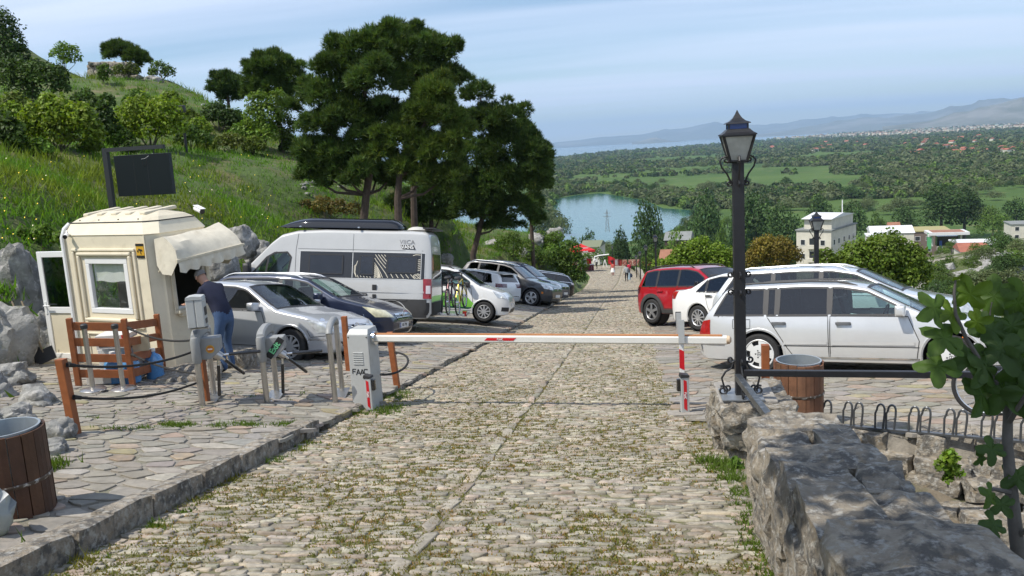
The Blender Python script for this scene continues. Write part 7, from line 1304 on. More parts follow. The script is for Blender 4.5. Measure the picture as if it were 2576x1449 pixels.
rock_px(1125, 655, 34, 36, 37, 18, 'pale rock in the shade beside the camper van tail', 0.8, 0.4)
rock_px(1395, 590, 44, 34, 58, 19, 'pale outcrop at the end of the bank by the river view', 0.8, 0.4)
rock_px(388, 203, 40, 22, 50, 20, 'rounded boulder on the grass below the ruined wall', 0.8, 0.4)
for i in range(26):                                               # pale stones lying in the thin turf
 x, y = random.choice(((random.uniform(380, 640), random.uniform(230, 300)), (random.uniform(740, 870), random.uniform(430, 500)), (random.uniform(0, 60), random.uniform(225, 255)))); h = hill_hit(x, y)
 if h is not None: rock('stone', 'pale stone lying in the thin turf of the hillside', tuple(h+np.array([0, 0, 0.02])), (random.uniform(0.08, 0.2), random.uniform(0.08, 0.2), random.uniform(0.04, 0.09)), random.uniform(0, 3), 40+i, 'pale stones in the hillside turf', sub=2)
# ruined wall on the crest: courses of rough stones
RW = empty('ruined_wall', tuple(at(300, 200, 52)), label='ruined rubble wall on the crest of the hill, partly overgrown', cat='wall'); k = 0; ow = np.array(RW.location)
for row in range(6):
 x = 222+random.uniform(0, 10); ex = 398 if row < 2 else 335 if row < 5 else 318
 while x < ex:
  w = random.uniform(11, 24); h = random.uniform(9, 13); py = 214-row*10.5+(x-222)*0.02+random.gauss(0, 1.2)+(6 if x > 340 else 0); p = at(x+w/2, py, 52+random.gauss(0, 0.12)); s = float(p@CF)/FPX; V, F = rough_block(p-ow, (w*s*0.96, 0.8, h*s), 100+k, 0.09, 2); b = random.uniform(0.42, 0.68); MB().add(V, F, (b, b*0.98, b*0.94)).build('stone', m_wall, RW, smooth=True, angle=50, tint=True); k += 1; x += w
# ================================================================== right foreground: walls, lamp, rails, rack, fig tree
def rubble(name, root, cells, mat, seed, amp=0.03, cuts=2):
 "cells: (centre, size, yaw); each a worn block of its own"
 for i, (c, d, yw) in enumerate(cells):
  ax = (Vector((math.cos(yw), math.sin(yw), 0)), Vector((-math.sin(yw), math.cos(yw), 0)), Vector((0, 0, 1))); V, F = rough_block(c, d, seed+i*1.37, amp, cuts, ax); b = random.uniform(0.40, 0.60); MB().add(V, F, (b*1.02, b*0.99, b*0.93)).build('stone', mat, root, smooth=True, angle=52, tint=True)
NW = empty('parapet_wall', (0.98, 3.0, 0), label='thick weathered grey stone parapet wall at the lower right, nearest the camera', cat='wall'); g = random.Random(5); cells = []
wz = lambda y: float(RZ(y)); WT = 0.665
y = 0.2
while y < 5.42:                                                   # cap stones: one or two across the wall, uneven
 L = min(g.uniform(0.34, 0.62), 5.44-y+0.02)
 if L < 0.12: break
 one = g.random() < 0.45; zt = WT+g.gauss(0, 0.02); xs = [(0.70, 1.27)] if one else [(0.70, 0.70+g.uniform(0.24, 0.34)), (None, 1.27)]
 if not one: xs[1] = (xs[0][1]+0.012, 1.27+g.gauss(0, 0.02))
 for a, b in xs:
  h = g.uniform(0.20, 0.28); q = g.gauss(0, 0.018); cells.append((((a+b)/2-0.98, y+L/2-3.0+g.gauss(0, 0.01), wz(y+L/2)+zt+q-h/2), (b-a, L*0.955, h), g.gauss(0, 0.03)))
 y += L
for row, (z0, z1) in enumerate(((0.24, 0.48), (-0.02, 0.25), (-0.3, 0.0))):                # face courses
 for xa, w in ((0.83, 0.27), (1.13, 0.27)):
  y = 0.1+g.uniform(0, 0.2)
  while y < 5.40:
   L = min(g.uniform(0.26, 0.60), 5.42-y+0.02)
   if L < 0.1: break
   cells.append(((xa-0.98+g.gauss(0, 0.012), y+L/2-3.0, wz(y+L/2)+(z0+z1)/2), (w, L*0.98, (z1-z0)*1.02), g.gauss(0, 0.03))); y += L
rubble('stone', NW, cells, m_wall, 11, 0.036, 5)
mcore = MB(); ys = np.linspace(0.0, 5.38, 14)
for a, b in zip(ys, ys[1:]): mcore.add([(x-0.98, yy-3.0, wz(yy)+z) for yy in (a, b) for x, z in ((0.74, -0.4), (1.22, -0.4), (1.22, WT-0.06), (0.74, WT-0.06))], [(0, 1, 5, 4), (1, 2, 6, 5), (2, 3, 7, 6), (3, 0, 4, 7)])
mcore.build('core', m_mortar2, NW)
PL = empty('lamp_pier', (1.08, 7.72, 0), label='broken rubble stone pier that carries the tall lamp post', cat='pier'); cells = []; g = random.Random(8)
for row in range(4):
 z0 = -0.25+row*0.205; ins = 0.05*(row == 1)-0.03*(row == 3)
 for a, b, c, d in ((0.73+ins, 1.0, 7.20+ins, 7.62), (1.0, 1.27-ins, 7.20+ins, 7.56), (0.73+ins, 1.04, 7.62, 8.05), (1.04, 1.27-ins, 7.56, 8.05)):
  dx = g.gauss(0, 0.03); cells.append((((a+b)/2-1.08+dx, (c+d)/2-7.72+g.gauss(0, 0.02), float(RZ(7.7))+z0+0.10), ((b-a)*1.04, (d-c)*1.04, 0.215), g.gauss(0, 0.06)))
rubble('stone', PL, cells, m_wall, 71, 0.040, 5)
pz = float(RZ(7.7))+0.575; MB().box((-0.10, -0.12, pz-0.005), (0.50, 0.62, 0.035)).build('mortar_bed', pmat('pale_mortar', (0.30, 0.28, 0.25), 0.95, var=0.25, scale=12, bump=0.01, bscale=40), PL, bevel=0.012)
# bank below the lot and its rubble retaining wall
hx_ = np.linspace(1.15, 9, 26); hy_ = np.linspace(-2, 9.4, 30)
def bank_z(x, y): return float(RZ(y))-0.75-0.22*max(0, x-1.3)+0.10*mnoise.fractal(Vector((x*1.5, y*1.5, 2)), 1, 2, 4)+max(0, (y-7.4+0.38*(x-1.2)))*0.55*(1 if y > 7 else 0.6)
V = [(x, y, min(bank_z(x, y), float(RZ(y))-0.25)) for x in hx_ for y in hy_]; bank = np_mesh('bank', V, grid_tris(26, 30), pmat('bank_soil', (0.17, 0.14, 0.10), 0.95, var=0.35, scale=4, bump=0.03, bscale=18, stain=[(0.4, 2.5, (0.07, 0.09, 0.03), 0.7)]), smooth=True); tag(bank, kind='structure')
RT = empty('retaining_wall', (2.6, 8.1, 0), label='pale tumbled rubble retaining wall under the bike rack', cat='wall'); cells = []; g = random.Random(9)
def rt_edge(s): return Vector((1.30+s*0.955, 8.95-s*0.42, 0))                 # foot line of the lot edge
s = 0.0
for row in range(6):
 s = g.uniform(-0.1, 0.2)
 while s < 4.6:
  L = g.uniform(0.16, 0.46)*(1 if row < 3 else 1.5); h = 0.19 if row < 3 else 0.30; e = rt_edge(s+L/2); out = -0.02+row*0.15+(0.12 if row > 2 else 0)+g.gauss(0, 0.04); zt = float(RZ(e.y))+0.03-[0.10, 0.26, 0.43, 0.66, 0.92, 1.2][row]; cells.append(((e.x-0.40*out-2.6, e.y-0.92*out-8.1, zt+g.gauss(0, 0.025)), (L*1.02, g.uniform(0.26, 0.46), h*g.uniform(0.85, 1.25)), -0.41+g.gauss(0, 0.2))); s += L
rubble('stone', RT, cells, m_wall, 201, 0.042, 2)
mb = MB(); P = [rt_edge(s) for s in np.linspace(-0.2, 4.8, 16)]; mb.grid([[(p.x-2.6+0.05, p.y-8.1+0.25, float(RZ(p.y))+0.025), (p.x-2.6-0.03, p.y-8.1-0.10, float(RZ(p.y))+0.02), (p.x-2.6-0.22, p.y-8.1-0.50, float(RZ(p.y))-1.35)] for p in P]); mb.build('mortar', m_mortar2, RT, fix=False)
P = [rt_edge(s) for s in np.linspace(0, 7.5, 18)]; np_mesh('lot_edge', [(p.x, p.y, float(PZ(p.x, p.y))-0.008) for p in P]+[(p.x, 8.2 if p.y < 8.2 else p.y+0.02, float(PZ(p.x, max(8.2, p.y+0.02)))-0.008) for p in P], np.array([(i, i+1, 19+i, 18+i) for i in range(17)]), m_mortar2)['kind'] = 'structure'
flagstones(bpy.data.objects['parking_lot'], lambda x, y: 1.5 < x < 8 and 8.95-(x-1.30)*0.44+0.1 < y < 8.25, 1.4, 8, 6, 8.3, 0.27, PZ, random.Random(14), 0, 1.3)
# lamps
m_iron = pmat('black_ironwork', (0.014, 0.014, 0.016), 0.45, var=0.25, scale=20, bump=0.0015, bscale=60)
m_lampglass = pmat('dusty_lamp_glass', (0.36, 0.36, 0.32), 0.35, spec=0.5, var=0.30, scale=7, detail=3)
m_lampblue = pmat('blue_glass', (0.02, 0.06, 0.22), 0.25)
def scroll(c, u, v, r, turns=1.4, ph=0.0, grow=1.0, n=26):
 return [Vector(c)+(Vector(u)*math.cos(ph+turns*2*math.pi*k/n)+Vector(v)*math.sin(ph+turns*2*math.pi*k/n))*r*(1-0.72*(k/n)**grow) for k in range(n+1)]
def lamp(loc, H, label, full=True, tilt=(0, 0), group='black lantern posts along the road', sc=1.0):
 o = empty('street_lamp', loc, label=label, cat='street lamp', group=group); o.rotation_euler = (tilt[0], tilt[1], 0); hz = H-0.445*sc; MB().box((0, 0, hz/2), (0.095*sc, 0.095*sc, hz)).build('post', m_iron, o, bevel=0.006)
 w = 0.070*sc; W_ = 0.128*sc; z0, z1 = hz+0.012*sc, hz+0.225*sc; L = Matrix.Identity(3)
 for a in range(4):
  M_ = Matrix.Rotation(a*math.pi/2, 3, 'Z'); q = [M_@Vector(p) for p in ((-w, -w, z0), (w, -w, z0), (W_, -W_, z1), (-W_, -W_, z1))]; MB().add([p*0.985+Vector((0, 0, p.z*0.015)) for p in q], [(0, 1, 2, 3)]).build('pane', m_lampglass, o); fr = MB()
  fr.bar(q[0], q[3], 0.017*sc); fr.bar(q[0], q[1], 0.014*sc); fr.bar(q[3], q[2], 0.018*sc); fr.build('lantern_bar', m_iron, o)
 MB().lathe([(0.001, z0-0.02*sc), (w*1.25, z0-0.02*sc), (w*1.25, z0+0.005*sc)], n=4).build('lantern_floor', m_iron, o)
 def pyr(prof): return MB().lathe([(r*1.4142*sc, z1+z*sc) for r, z in prof], n=4, caps=False)
 rf = pyr([(0.001, 0.0), (0.145, 0.0), (0.145, 0.010), (0.118, 0.025), (0.092, 0.052), (0.080, 0.055)]).build('lantern_roof', m_iron, o); rf.rotation_euler.z = math.pi/4
 q = pyr([(0.078, 0.055), (0.078, 0.10)]).build('collar', m_lampblue, o); q.rotation_euler.z = math.pi/4; q = pyr([(0.001, 0.098), (0.102, 0.098), (0.098, 0.106), (0.062, 0.122), (0.036, 0.146), (0.016, 0.18), (0.002, 0.212)]).build('lantern_cap', m_iron, o); q.rotation_euler.z = math.pi/4
 for a in range(4): c_ = Matrix.Rotation(a*math.pi/2, 3, 'Z')@Vector((-0.078*sc, -0.078*sc, 0)); MB().bar(c_+Vector((0, 0, z1+0.053*sc)), c_+Vector((0, 0, z1+0.101*sc)), 0.012*sc).build('collar_bar', m_iron, o)
 for a in range(4 if full else 2):
  M_ = Matrix.Rotation(a*math.pi/2 if full else a*math.pi, 3, 'Z'); u, v = M_@Vector((1, 0, 0)), Vector((0, 0, 1)); P = [u*0.05*sc+v*(hz-0.19*sc), u*0.09*sc+v*(hz-0.10*sc), u*0.135*sc+v*(hz-0.04*sc), u*0.15*sc+v*(hz+0.015*sc), u*0.125*sc+v*(hz+0.045*sc)]+scroll(u*0.098*sc+v*(hz+0.022*sc), u, v, 0.030*sc, 1.2, 0.6); MB().tube(P, 0.0085*sc, 6).build('scroll_bracket', m_iron, o, smooth=True)
  MB().tube(scroll(u*0.075*sc+v*(hz-0.18*sc), u, v, 0.026*sc, 1.3, 1.6), 0.0085*sc, 6).build('scroll', m_iron, o, smooth=True)
 MB().tube([(0, 0, z0), (0, 0, z0+0.08*sc), (0, 0, z0+0.14*sc)], [0.02*sc, 0.035*sc, 0.015*sc], 10).build('bulb', pmat('bulb_glass', (0.5, 0.47, 0.38), 0.4), o, smooth=True)
 if full:
  for zz in (1.10, 0.94):
   for a in range(4): u = Matrix.Rotation(a*math.pi/2, 3, 'Z')@Vector((1, 0, 0)); s_ = 1 if zz > 1 else -1; MB().tube(scroll(u*0.075+Vector((0, 0, zz)), u, (0, 0, s_), 0.030, 1.3, 2.2), 0.009, 6).build('scroll', m_iron, o, smooth=True)
  for a in range(4):
   u, v = Matrix.Rotation(a*math.pi/2, 3, 'Z')@Vector((1, 0, 0)), Vector((0, 0, 1)); P = scroll(u*0.085+v*0.33, u, v, 0.030, 1.1, 3.6)[::-1]+[u*0.06+v*0.29, u*0.08+v*0.25, u*0.13+v*0.22, u*0.165+v*0.16, u*0.15+v*0.10]+scroll(u*0.115+v*0.07, u, -v, 0.035, 1.2, -0.5); MB().tube(P, 0.0095, 6).build('base_scroll', m_iron, o, smooth=True); MB().tube(scroll(u*0.155+v*0.045, u, v, 0.045, 1.5, 1.0), 0.0095, 6).build('foot_scroll', m_iron, o, smooth=True)
  MB().box((0, 0, 0.006), (0.36, 0.36, 0.012)).build('base_plate', pmat('zinc_plate', (0.30, 0.32, 0.34), 0.45, 0.6), o)
 return o
lz = float(RZ(7.7))+0.594; top = at(1852, 297, 7.55); bot = at(1864, 985, 7.45); lamp((0.93, 7.45, lz), 2.52, 'tall black lantern post on the stone pier, nearest and largest of the lamps', True, (0, math.atan2(-0.0, 2.5)))
for px_, pt_, pb_, Y, lb in ((2054, 530, 700, 19.5, 'black lantern post with leaning lantern beyond the pale silver estate'), (1648, 588, 690, 46, 'black lantern post on the right road edge, first beyond the red crossover'), (1624, 614, 700, 57, 'black lantern post on the right road edge, second beyond the red crossover'), (1609, 630, 695, 67, 'black lantern post on the right road edge, third beyond the red crossover'), (1600, 640, 690, 78, 'black lantern post on the right road edge, farthest of the row'), (1540, 618, 668, 118, 'small far black lantern post behind the souvenir stall')):
 p = at(px_, pt_, Y); zb_ = float(RZ(Y))+(0.5 if px_ < 2000 else -0.2); lamp((p[0], p[1], zb_), p[2]-zb_, lb, False, (0, R(-10)) if False else (0, 0))
# black rails
z_ = float(RZ(7.3)); mb = MB(); mb.bar(at(1872, 938, 7.30), at(2600, 944, 6.95), 0.048, 0.055); tag(mb.build('handrail', m_iron, None, bevel=0.004), 'long level black handrail running right from the lamp post', 'handrail', 'black handrails at the lamp post')
a, b = Vector(at(1856, 948, 7.25)), Vector((0.90, 5.42, float(RZ(5.42))+WT-0.02)); tag(MB().bar(a, b, 0.052, 0.055).build('handrail', pmat('worn_iron', (0.05, 0.055, 0.06), 0.4, 0.3, var=0.3, scale=20, stain=[(0.3, 20, (0.25, 0.26, 0.27), 0.6)]), None, bevel=0.004), 'worn black handrail slanting from the lamp post to the parapet wall', 'handrail', 'black handrails at the lamp post')
# bike rack: a strip with pairs of hoops
a0, b0 = on(1975, 1062, PZ), on(2640, 1122, PZ); RK = empty('bike_rack', (a0[0], a0[1], float(PZ(*a0[:2]))+0.02), label='low dark steel bike rack with a row of paired hoops', cat='bike rack'); d = Vector(b0-a0); d.z = float(RZ(b0[1])-RZ(a0[1])); L = d.length; u = d.normalized(); pp = u.cross(Vector((0, 0, 1))).normalized(); m_rack = pmat('dark_steel_tube', (0.11, 0.115, 0.12), 0.35, 0.5, var=0.15, scale=20)
MB().bar((0, 0, 0), d, 0.05, 0.02).build('strip', m_rack, RK); k = 0; s = 0.02
while s < L:
 for e in (0.0, 0.105):
  c = u*(s+e); lean = u*0.045; P = [c-pp*0.0-u*0.035, c-u*0.034+Vector((0, 0, 0.16))]+[c+u*0.036*(-math.cos(t_))+lean*0.4+Vector((0, 0, 0.20+0.055*math.sin(t_))) for t_ in np.linspace(0.0, math.pi, 9)]+[c+u*0.040+lean*0.3+Vector((0, 0, 0.15)), c+u*0.04]; MB().tube(P, 0.0105, 8).build('hoop', m_rack, RK, smooth=True)
 s += 0.315
# bicycle standing on the lot
def bicycle(loc, rz, label, r=0.33, tone=(0.03, 0.03, 0.035), sc=1.0, lean=0.12, group=None):
 M_ = Matrix.Translation(loc)@Matrix.Rotation(rz, 4, 'Z')@Matrix.Rotation(lean, 4, 'X')@Matrix.Scale(sc, 4); o = empty('bicycle', mat=M_, label=label, cat='bicycle', group=group); fm = pmat('bicycle_frame_%d' % int(tone[0]*1000+tone[2]*100), tone, 0.3, 0.3, coat=0.5); wb = 1.02
 for x in (0, wb):
  w = empty('wheel', (x, 0, r)); w.parent = o; C_ = [(math.cos(a)*r, 0, math.sin(a)*r) for a in np.linspace(0, 2*math.pi, 40, endpoint=False)]; MB().tube([Vector(c)*0.955 for c in C_], 0.022, 8, closed=True).build('tyre', m_tyre, w, smooth=True); MB().tube([Vector(c)*0.885 for c in C_], 0.010, 6, closed=True).build('rim', m_silver_trim, w, smooth=True); mb = MB()
  for k in range(20): a = 2*math.pi*k/20; s_ = 1 if k % 2 else -1; mb.tube([(math.cos(a+0.25*s_)*0.02, 0.025*s_, math.sin(a+0.25*s_)*0.02), (math.cos(a)*r*0.88, 0, math.sin(a)*r*0.88)], 0.0016, 4, caps=False)
  mb.build('spokes', m_silver_trim, w); MB().tube([(0, -0.05, 0), (0, 0.05, 0)], 0.022, 10).build('hub', m_chrome, w)
 bb, st, hd, hb = Vector((0.42, 0, r-0.05)), Vector((0.30, 0, r+0.42)), Vector((0.86, 0, r+0.45)), Vector((0.90, 0, r+0.28)); mb = MB()
 for a, b, q in ((bb, st, 0.017), (st, hd, 0.017), (bb, hb, 0.019), (hb, hd, 0.02)): mb.tube([a, b], q, 10)
 for s_ in (-0.06, 0.06): mb.tube([bb, (0.0, s_, r)], 0.010, 6); mb.tube([st, (0.0, s_, r)], 0.009, 6); mb.tube([hb, (0.95, s_, r+0.10), (wb, s_, r)], 0.013, 8)
 mb.build('frame', fm, o, smooth=True); MB().tube([st, (0.27, 0, r+0.55)], 0.013, 8).build('seat_post', m_chrome, o); V, F = rough_block((0.25, 0, r+0.58), (0.26, 0.14, 0.06), 2, 0, 3); MB().add(V, F).build('saddle', m_blackpl, o, smooth=True, angle=80); MB().tube([(0.98, -0.28, r+0.60), (0.92, -0.1, r+0.62), (0.86, 0, r+0.60), (0.92, 0.1, r+0.62), (0.98, 0.28, r+0.60)], 0.013, 8).build('handlebar', m_blackpl, o, smooth=True); MB().tube([hd, (0.85, 0, r+0.60)], 0.016, 8).build('stem', m_blackpl, o)
 MB().lathe([(0.03, -0.004), (0.095, -0.004), (0.095, 0.004), (0.03, 0.004)], n=28).build('chainring', m_rimdark, o).matrix_local = Matrix.Translation((bb.x, -0.05, bb.z))@Matrix.Rotation(R(90), 4, 'X'); mb = MB()
 for s_ in (-1, 1): mb.bar(bb+Vector((0, s_*0.07, 0)), bb+Vector((s_*0.11, s_*0.075, -s_*0.13)), 0.02, 0.014); mb.box(bb+Vector((s_*0.11, s_*0.12, -s_*0.13)), (0.09, 0.08, 0.02))
 mb.build('crank', m_silver_trim, o); return o
bp = on(2470, 1040, PZ); bicycle((bp[0]-0.02, bp[1]-0.15, float(PZ(bp[0], bp[1]))+0.015), R(-22), 'dark bicycle parked behind the fig branches by the bike rack', lean=-0.10)
MB()
# two bicycles strapped to the camper van carrier
cp = VAN.root.matrix_world@Vector((VAN.x(6.42), 0.25, 0.50))
bicycle(cp+Vector((0.02, -0.50, 0.0)), R(93), 'dark bicycle on the camper van carrier, nearer the van door', tone=(0.10, 0.02, 0.03), lean=0.0, group='bicycles on the camper van carrier'); bicycle(cp+Vector((0.30, -0.62, 0.0)), R(91), 'bicycle with yellow straps on the camper van carrier, outer one', tone=(0.45, 0.36, 0.02), lean=0.0, group='bicycles on the camper van carrier')
# fig tree at the right edge
m_fig = pmat('fig_leaf', (0.052, 0.095, 0.020), 0.5, var=0.22, scale=14, bump=0.003, bscale=30, trans=0.38, tint=True, spec=0.3); m_figbark = pmat('fig_bark', (0.10, 0.092, 0.08), 0.85, var=0.3, scale=14, bump=0.004, bscale=40)
FIG = empty('fig_tree', tuple(at(2556, 1500, 3.35)), label='young fig tree with big lobed leaves at the right edge', cat='tree'); fo = Vector(FIG.location); FP = lambda x, y, Y: Vector(at(x, y, Y))-fo
MB().tube([FP(2575, 1600, 3.3), FP(2562, 1400, 3.3), FP(2546, 1250, 3.32), FP(2534, 1120, 3.34), FP(2536, 1010, 3.36), FP(2530, 920, 3.38), FP(2500, 840, 3.40)], [0.030, 0.027, 0.024, 0.020, 0.016, 0.012, 0.006], 10).build('trunk', m_figbark, FIG, smooth=True)
for P in ([(2536, 1000, 3.36), (2480, 930, 3.3), (2430, 850, 3.28), (2404, 790, 3.28), (2400, 740, 3.28), (2404, 705, 3.28)], [(2532, 930, 3.38), (2500, 860, 3.4), (2488, 800, 3.42), (2495, 760, 3.42)], [(2540, 1060, 3.33), (2590, 980, 3.2), (2640, 900, 3.2)], [(2548, 1240, 3.32), (2500, 1230, 3.25), (2470, 1240, 3.22)], [(2560, 1350, 3.3), (2620, 1300, 3.2)]): MB().tube([FP(*q) for q in P], [0.011-0.007*i/(len(P)-1) for i in range(len(P))], 7).build('branch', m_figbark, FIG, smooth=True)
def fig_leaf(px_, py, Y, size, ang, pitch, tone, seed):
 g = random.Random(seed); lob = []                            # five rounded lobes from a heart-shaped base
 for k in range(41):
  a = math.radians(-205+k*(410-0)/40*0.905+18); lobe = abs(math.cos((a-math.pi/2)*2.5*0.86)); rr = 0.27+0.50*lobe**1.15*(1-0.20*abs(a-math.pi/2)/2.6)+0.012*g.gauss(0, 1); lob.append((rr*math.cos(a), rr*math.sin(a)))
 V = []; F = []; m = len(lob); rings = (0.0, 0.35, 0.7, 1.0)
 for i, f in enumerate(rings):
  for x, y in lob: h = -0.30*(x*f)**2-0.16*(y*f)**2+0.05*math.sin(7*math.atan2(y, x))*f*f+0.02*g.gauss(0, 1)*f; V.append((x*f*size, y*f*size, h*size))
 for i in range(3): F += [(i*m+j, i*m+j+1, (i+1)*m+j+1, (i+1)*m+j) for j in range(m-1)]
 mb = MB().add(V, F, tuple(0.5*t_ for t_ in tone)); o = mb.build('leaf', m_fig, FIG, smooth=True, fix=False, tint=True); M_ = Matrix((tuple(CR), tuple(CU), tuple(-CF))).transposed(); o.rotation_euler = (M_@Matrix.Rotation(R(ang), 3, 'Z')@Matrix.Rotation(R(pitch), 3, 'X')@Matrix.Rotation(R(g.uniform(-25, 25)), 3, 'Y')).to_euler(); o.location = FP(px_, py, Y); return o
LT = (2.0, 1.8, 0.9); MD = (1.3, 1.3, 0.95); DK2 = (0.9, 0.95, 0.95)
for i, L in enumerate(((2352, 775, 3.28, 78, 120, 25, MD), (2440, 740, 3.27, 72, -60, 30, LT), (2395, 790, 3.29, 66, 190, 20, LT), (2458, 810, 3.26, 50, -75, 40, LT), (2375, 850, 3.25, 84, 130, 25, MD), (2360, 920, 3.24, 82, 160, 35, MD), (2440, 900, 3.3, 90, 200, 30, DK2), (2500, 745, 3.42, 80, 85, -40, MD), (2560, 760, 3.4, 90, -70, 20, MD), (2495, 830, 3.38, 80, 175, 20, DK2), (2545, 820, 3.4, 90, -110, 15, DK2), (2520, 880, 3.3, 95, -160, 25, DK2), (2470, 990, 3.3, 95, 150, 30, DK2), (2530, 990, 3.3, 98, -140, 25, DK2), (2600, 880, 3.3, 110, -90, 35, MD), (2590, 990, 3.25, 100, -100, 25, DK2), (2495, 1130, 3.28, 56, 170, 20, DK2), (2470, 1150, 3.3, 40, 130, 20, DK2), (2560, 1200, 3.3, 66, -160, 30, DK2), (2490, 1245, 3.2, 52, 150, 25, MD), (2520, 1270, 3.25, 50, -150, 30, DK2), (2500, 1320, 3.2, 60, 170, 30, DK2), (2540, 700+165, 3.45, 70, 30, 20, DK2), (2412, 700, 3.28, 26, 0, 60, LT), (2480, 925, 3.28, 84, 140, 20, DK2), (2560, 930, 3.28, 90, -60, 30, DK2))):
 x, y, Y, s, a, pt_, tn = L; fig_leaf(x, y, Y, s*0.98*Y/FPX, a, pt_, tn, 300+i)
# plants on the walls
bush('wall_plant', 'bright green leafy plant growing from the rubble retaining wall', [(2390, 1150, 20), (2375, 1175, 22), (2400, 1185, 20), (2385, 1205, 14)], (2385, 1225), 420, 0.05, 61, (1.5, 1.5, 0.9), 'plants on the stone walls', Y=6.6, fn=lambda x, y: float(at(2385, 1220, 6.6)[2]))
bush('wall_plant', 'dark ivy tuft at the foot of the lamp pier', [(1850, 1165, 14), (1862, 1180, 14), (1838, 1172, 9)], (1853, 1195), 200, 0.05, 62, (1.0, 1.15, 0.85), 'plants on the stone walls', Y=6.9, fn=lambda x, y: float(at(1853, 1192, 6.9)[2]))
bush('wall_plant', 'small dark sprig on top of the parapet wall', [(2100, 1098, 12), (2120, 1102, 10)], (2110, 1108), 110, 0.045, 63, (0.8, 0.95, 0.85), 'plants on the stone walls', Y=5.1, fn=lambda x, y: float(at(2110, 1108, 5.1)[2]))
# tree overhead behind the camera: it shades the parapet and throws the dapples
ST = empty('shade_tree', (-3.6, -2.6, -1.2), label='broad tree behind the camera whose crown shades the parapet', cat='tree'); MB().tube([(0, 0, 0), (0.3, 0.2, 1.8), (1.4, 1.6, 3.4), (2.9, 3.6, 4.3)], [0.22, 0.17, 0.11, 0.05], 10).build('trunk', m_bark, ST, smooth=True)
V, F, T = leaf_cloud([(2.2, 2.0, 4.2, .5), (2.3, 3.0, 4.1, .5), (2.3, 4.0, 4.0, .48), (2.25, 5.0, 3.95, .48), (2.3, 5.75, 3.9, .4), (3.0, 3.0, 4.4, .6), (3.1, 4.2, 4.3, .6), (3.1, 5.4, 4.3, .5), (3.0, 1.8, 4.4, .6), (2.0, 1.0, 4.2, .6)], 8000, 0.17, np.random.default_rng(77), GRN, 0.1); np_mesh('crown', V, F, m_leaf, ST, T)
MB()
# ================================================================== the valley: trees, houses, town
vb = BVHTree.FromPolygons([Vector(q) for q in VV], VF.tolist())
def val_hit(x, y):
 h = vb.ray_cast(Vector((0, 0, 0)), Vector(ray(x, y)).normalized()); return h[0]
def vz(x, y): h = vb.ray_cast(Vector((x, y, 50)), Vector((0, 0, -1))); return h[0].z if h[0] else PLAIN
def tree_mat(name, col):
 m = pmat(name, col, 0.7, tint=True, trans=0.30, spec=0.2); t = m.node_tree; p = t.nodes['Principled BSDF']; src = p.inputs['Base Color'].links[0].from_socket; oi = N(t, 'ShaderNodeObjectInfo'); q = N(t, 'ShaderNodeMix', data_type='RGBA', blend_type='MULTIPLY'); q.inputs[0].default_value = 1; t.links.new(src, q.inputs[6]); mr = N(t, 'ShaderNodeMapRange'); mr.inputs[3].default_value = 0.72; mr.inputs[4].default_value = 1.28; t.links.new(oi.outputs['Random'], mr.inputs[0]); t.links.new(mr.outputs[0], q.inputs[7]); t.links.new(q.outputs[2], p.inputs['Base Color']); return m
m_willow = tree_mat('willow_leaf', (0.125, 0.158, 0.068)); m_dkleaf = tree_mat('dark_tree_leaf', (0.055, 0.098, 0.030)); m_fresh = tree_mat('fresh_leaf', (0.085, 0.140, 0.026)); m_rust = tree_mat('rusty_leaf', (0.13, 0.085, 0.035))
PROTO = {}
for nm, m_, bl, n, sz in (('round', m_dkleaf, [(0, 0, .55, .34), (.2, .1, .5, .26), (-.2, -.05, .5, .26), (.05, -.2, .66, .24), (-.08, .18, .7, .24), (0, 0, .82, .2), (.22, -.15, .36, .2), (-.22, .15, .34, .2)], 2200, 0.052), ('tall', m_dkleaf, [(0, 0, .35, .24), (.08, 0, .55, .22), (-.08, .05, .68, .2), (0, -.05, .86, .15), (.15, .1, .3, .18), (-.16, -.1, .3, .18)], 1900, 0.046), ('willow', m_willow, [(0, 0, .45, .4), (.3, .1, .38, .3), (-.3, -.1, .38, .3), (.1, -.3, .4, .28), (-.1, .3, .4, .28), (0, 0, .68, .3), (.2, .2, .6, .24), (-.25, .1, .6, .22)], 2000, 0.062), ('fresh', m_fresh, [(0, 0, .5, .36), (.25, .1, .5, .26), (-.25, -.05, .48, .27), (.05, -.25, .55, .25), (0, .1, .75, .25), (.2, -.2, .34, .22), (-.2, .2, .32, .22)], 2200, 0.052), ('rust', m_rust, [(0, 0, .5, .36), (.3, .1, .42, .26), (-.3, -.05, .42, .27), (.05, -.25, .5, .25), (0, .1, .68, .25)], 2000, 0.05)):
 for k in range(2):
  V, F, T = leaf_cloud([(a+random.gauss(0, .03), b+random.gauss(0, .03), c, r*random.uniform(.85, 1.1)) for a, b, c, r in bl], n, sz, np.random.default_rng(500+k+len(nm)), (1, 1, 1), 0.5); o = np_mesh('crown', V, F, m_, None, T); PROTO[nm, k] = o.data; bpy.data.objects.remove(o)
mb = MB(); mb.tube([(0, 0, -.05), (0.01, 0, .3), (0, 0.01, .6)], [.035, .026, .012], 7); mb.tube([(0.01, 0, .28), (.15, .05, .48)], [.018, .008], 5); mb.tube([(0, 0, .34), (-.14, -.06, .52)], [.016, .007], 5); o = mb.build('trunk', m_twig); TRUNK = o.data; bpy.data.objects.remove(o)
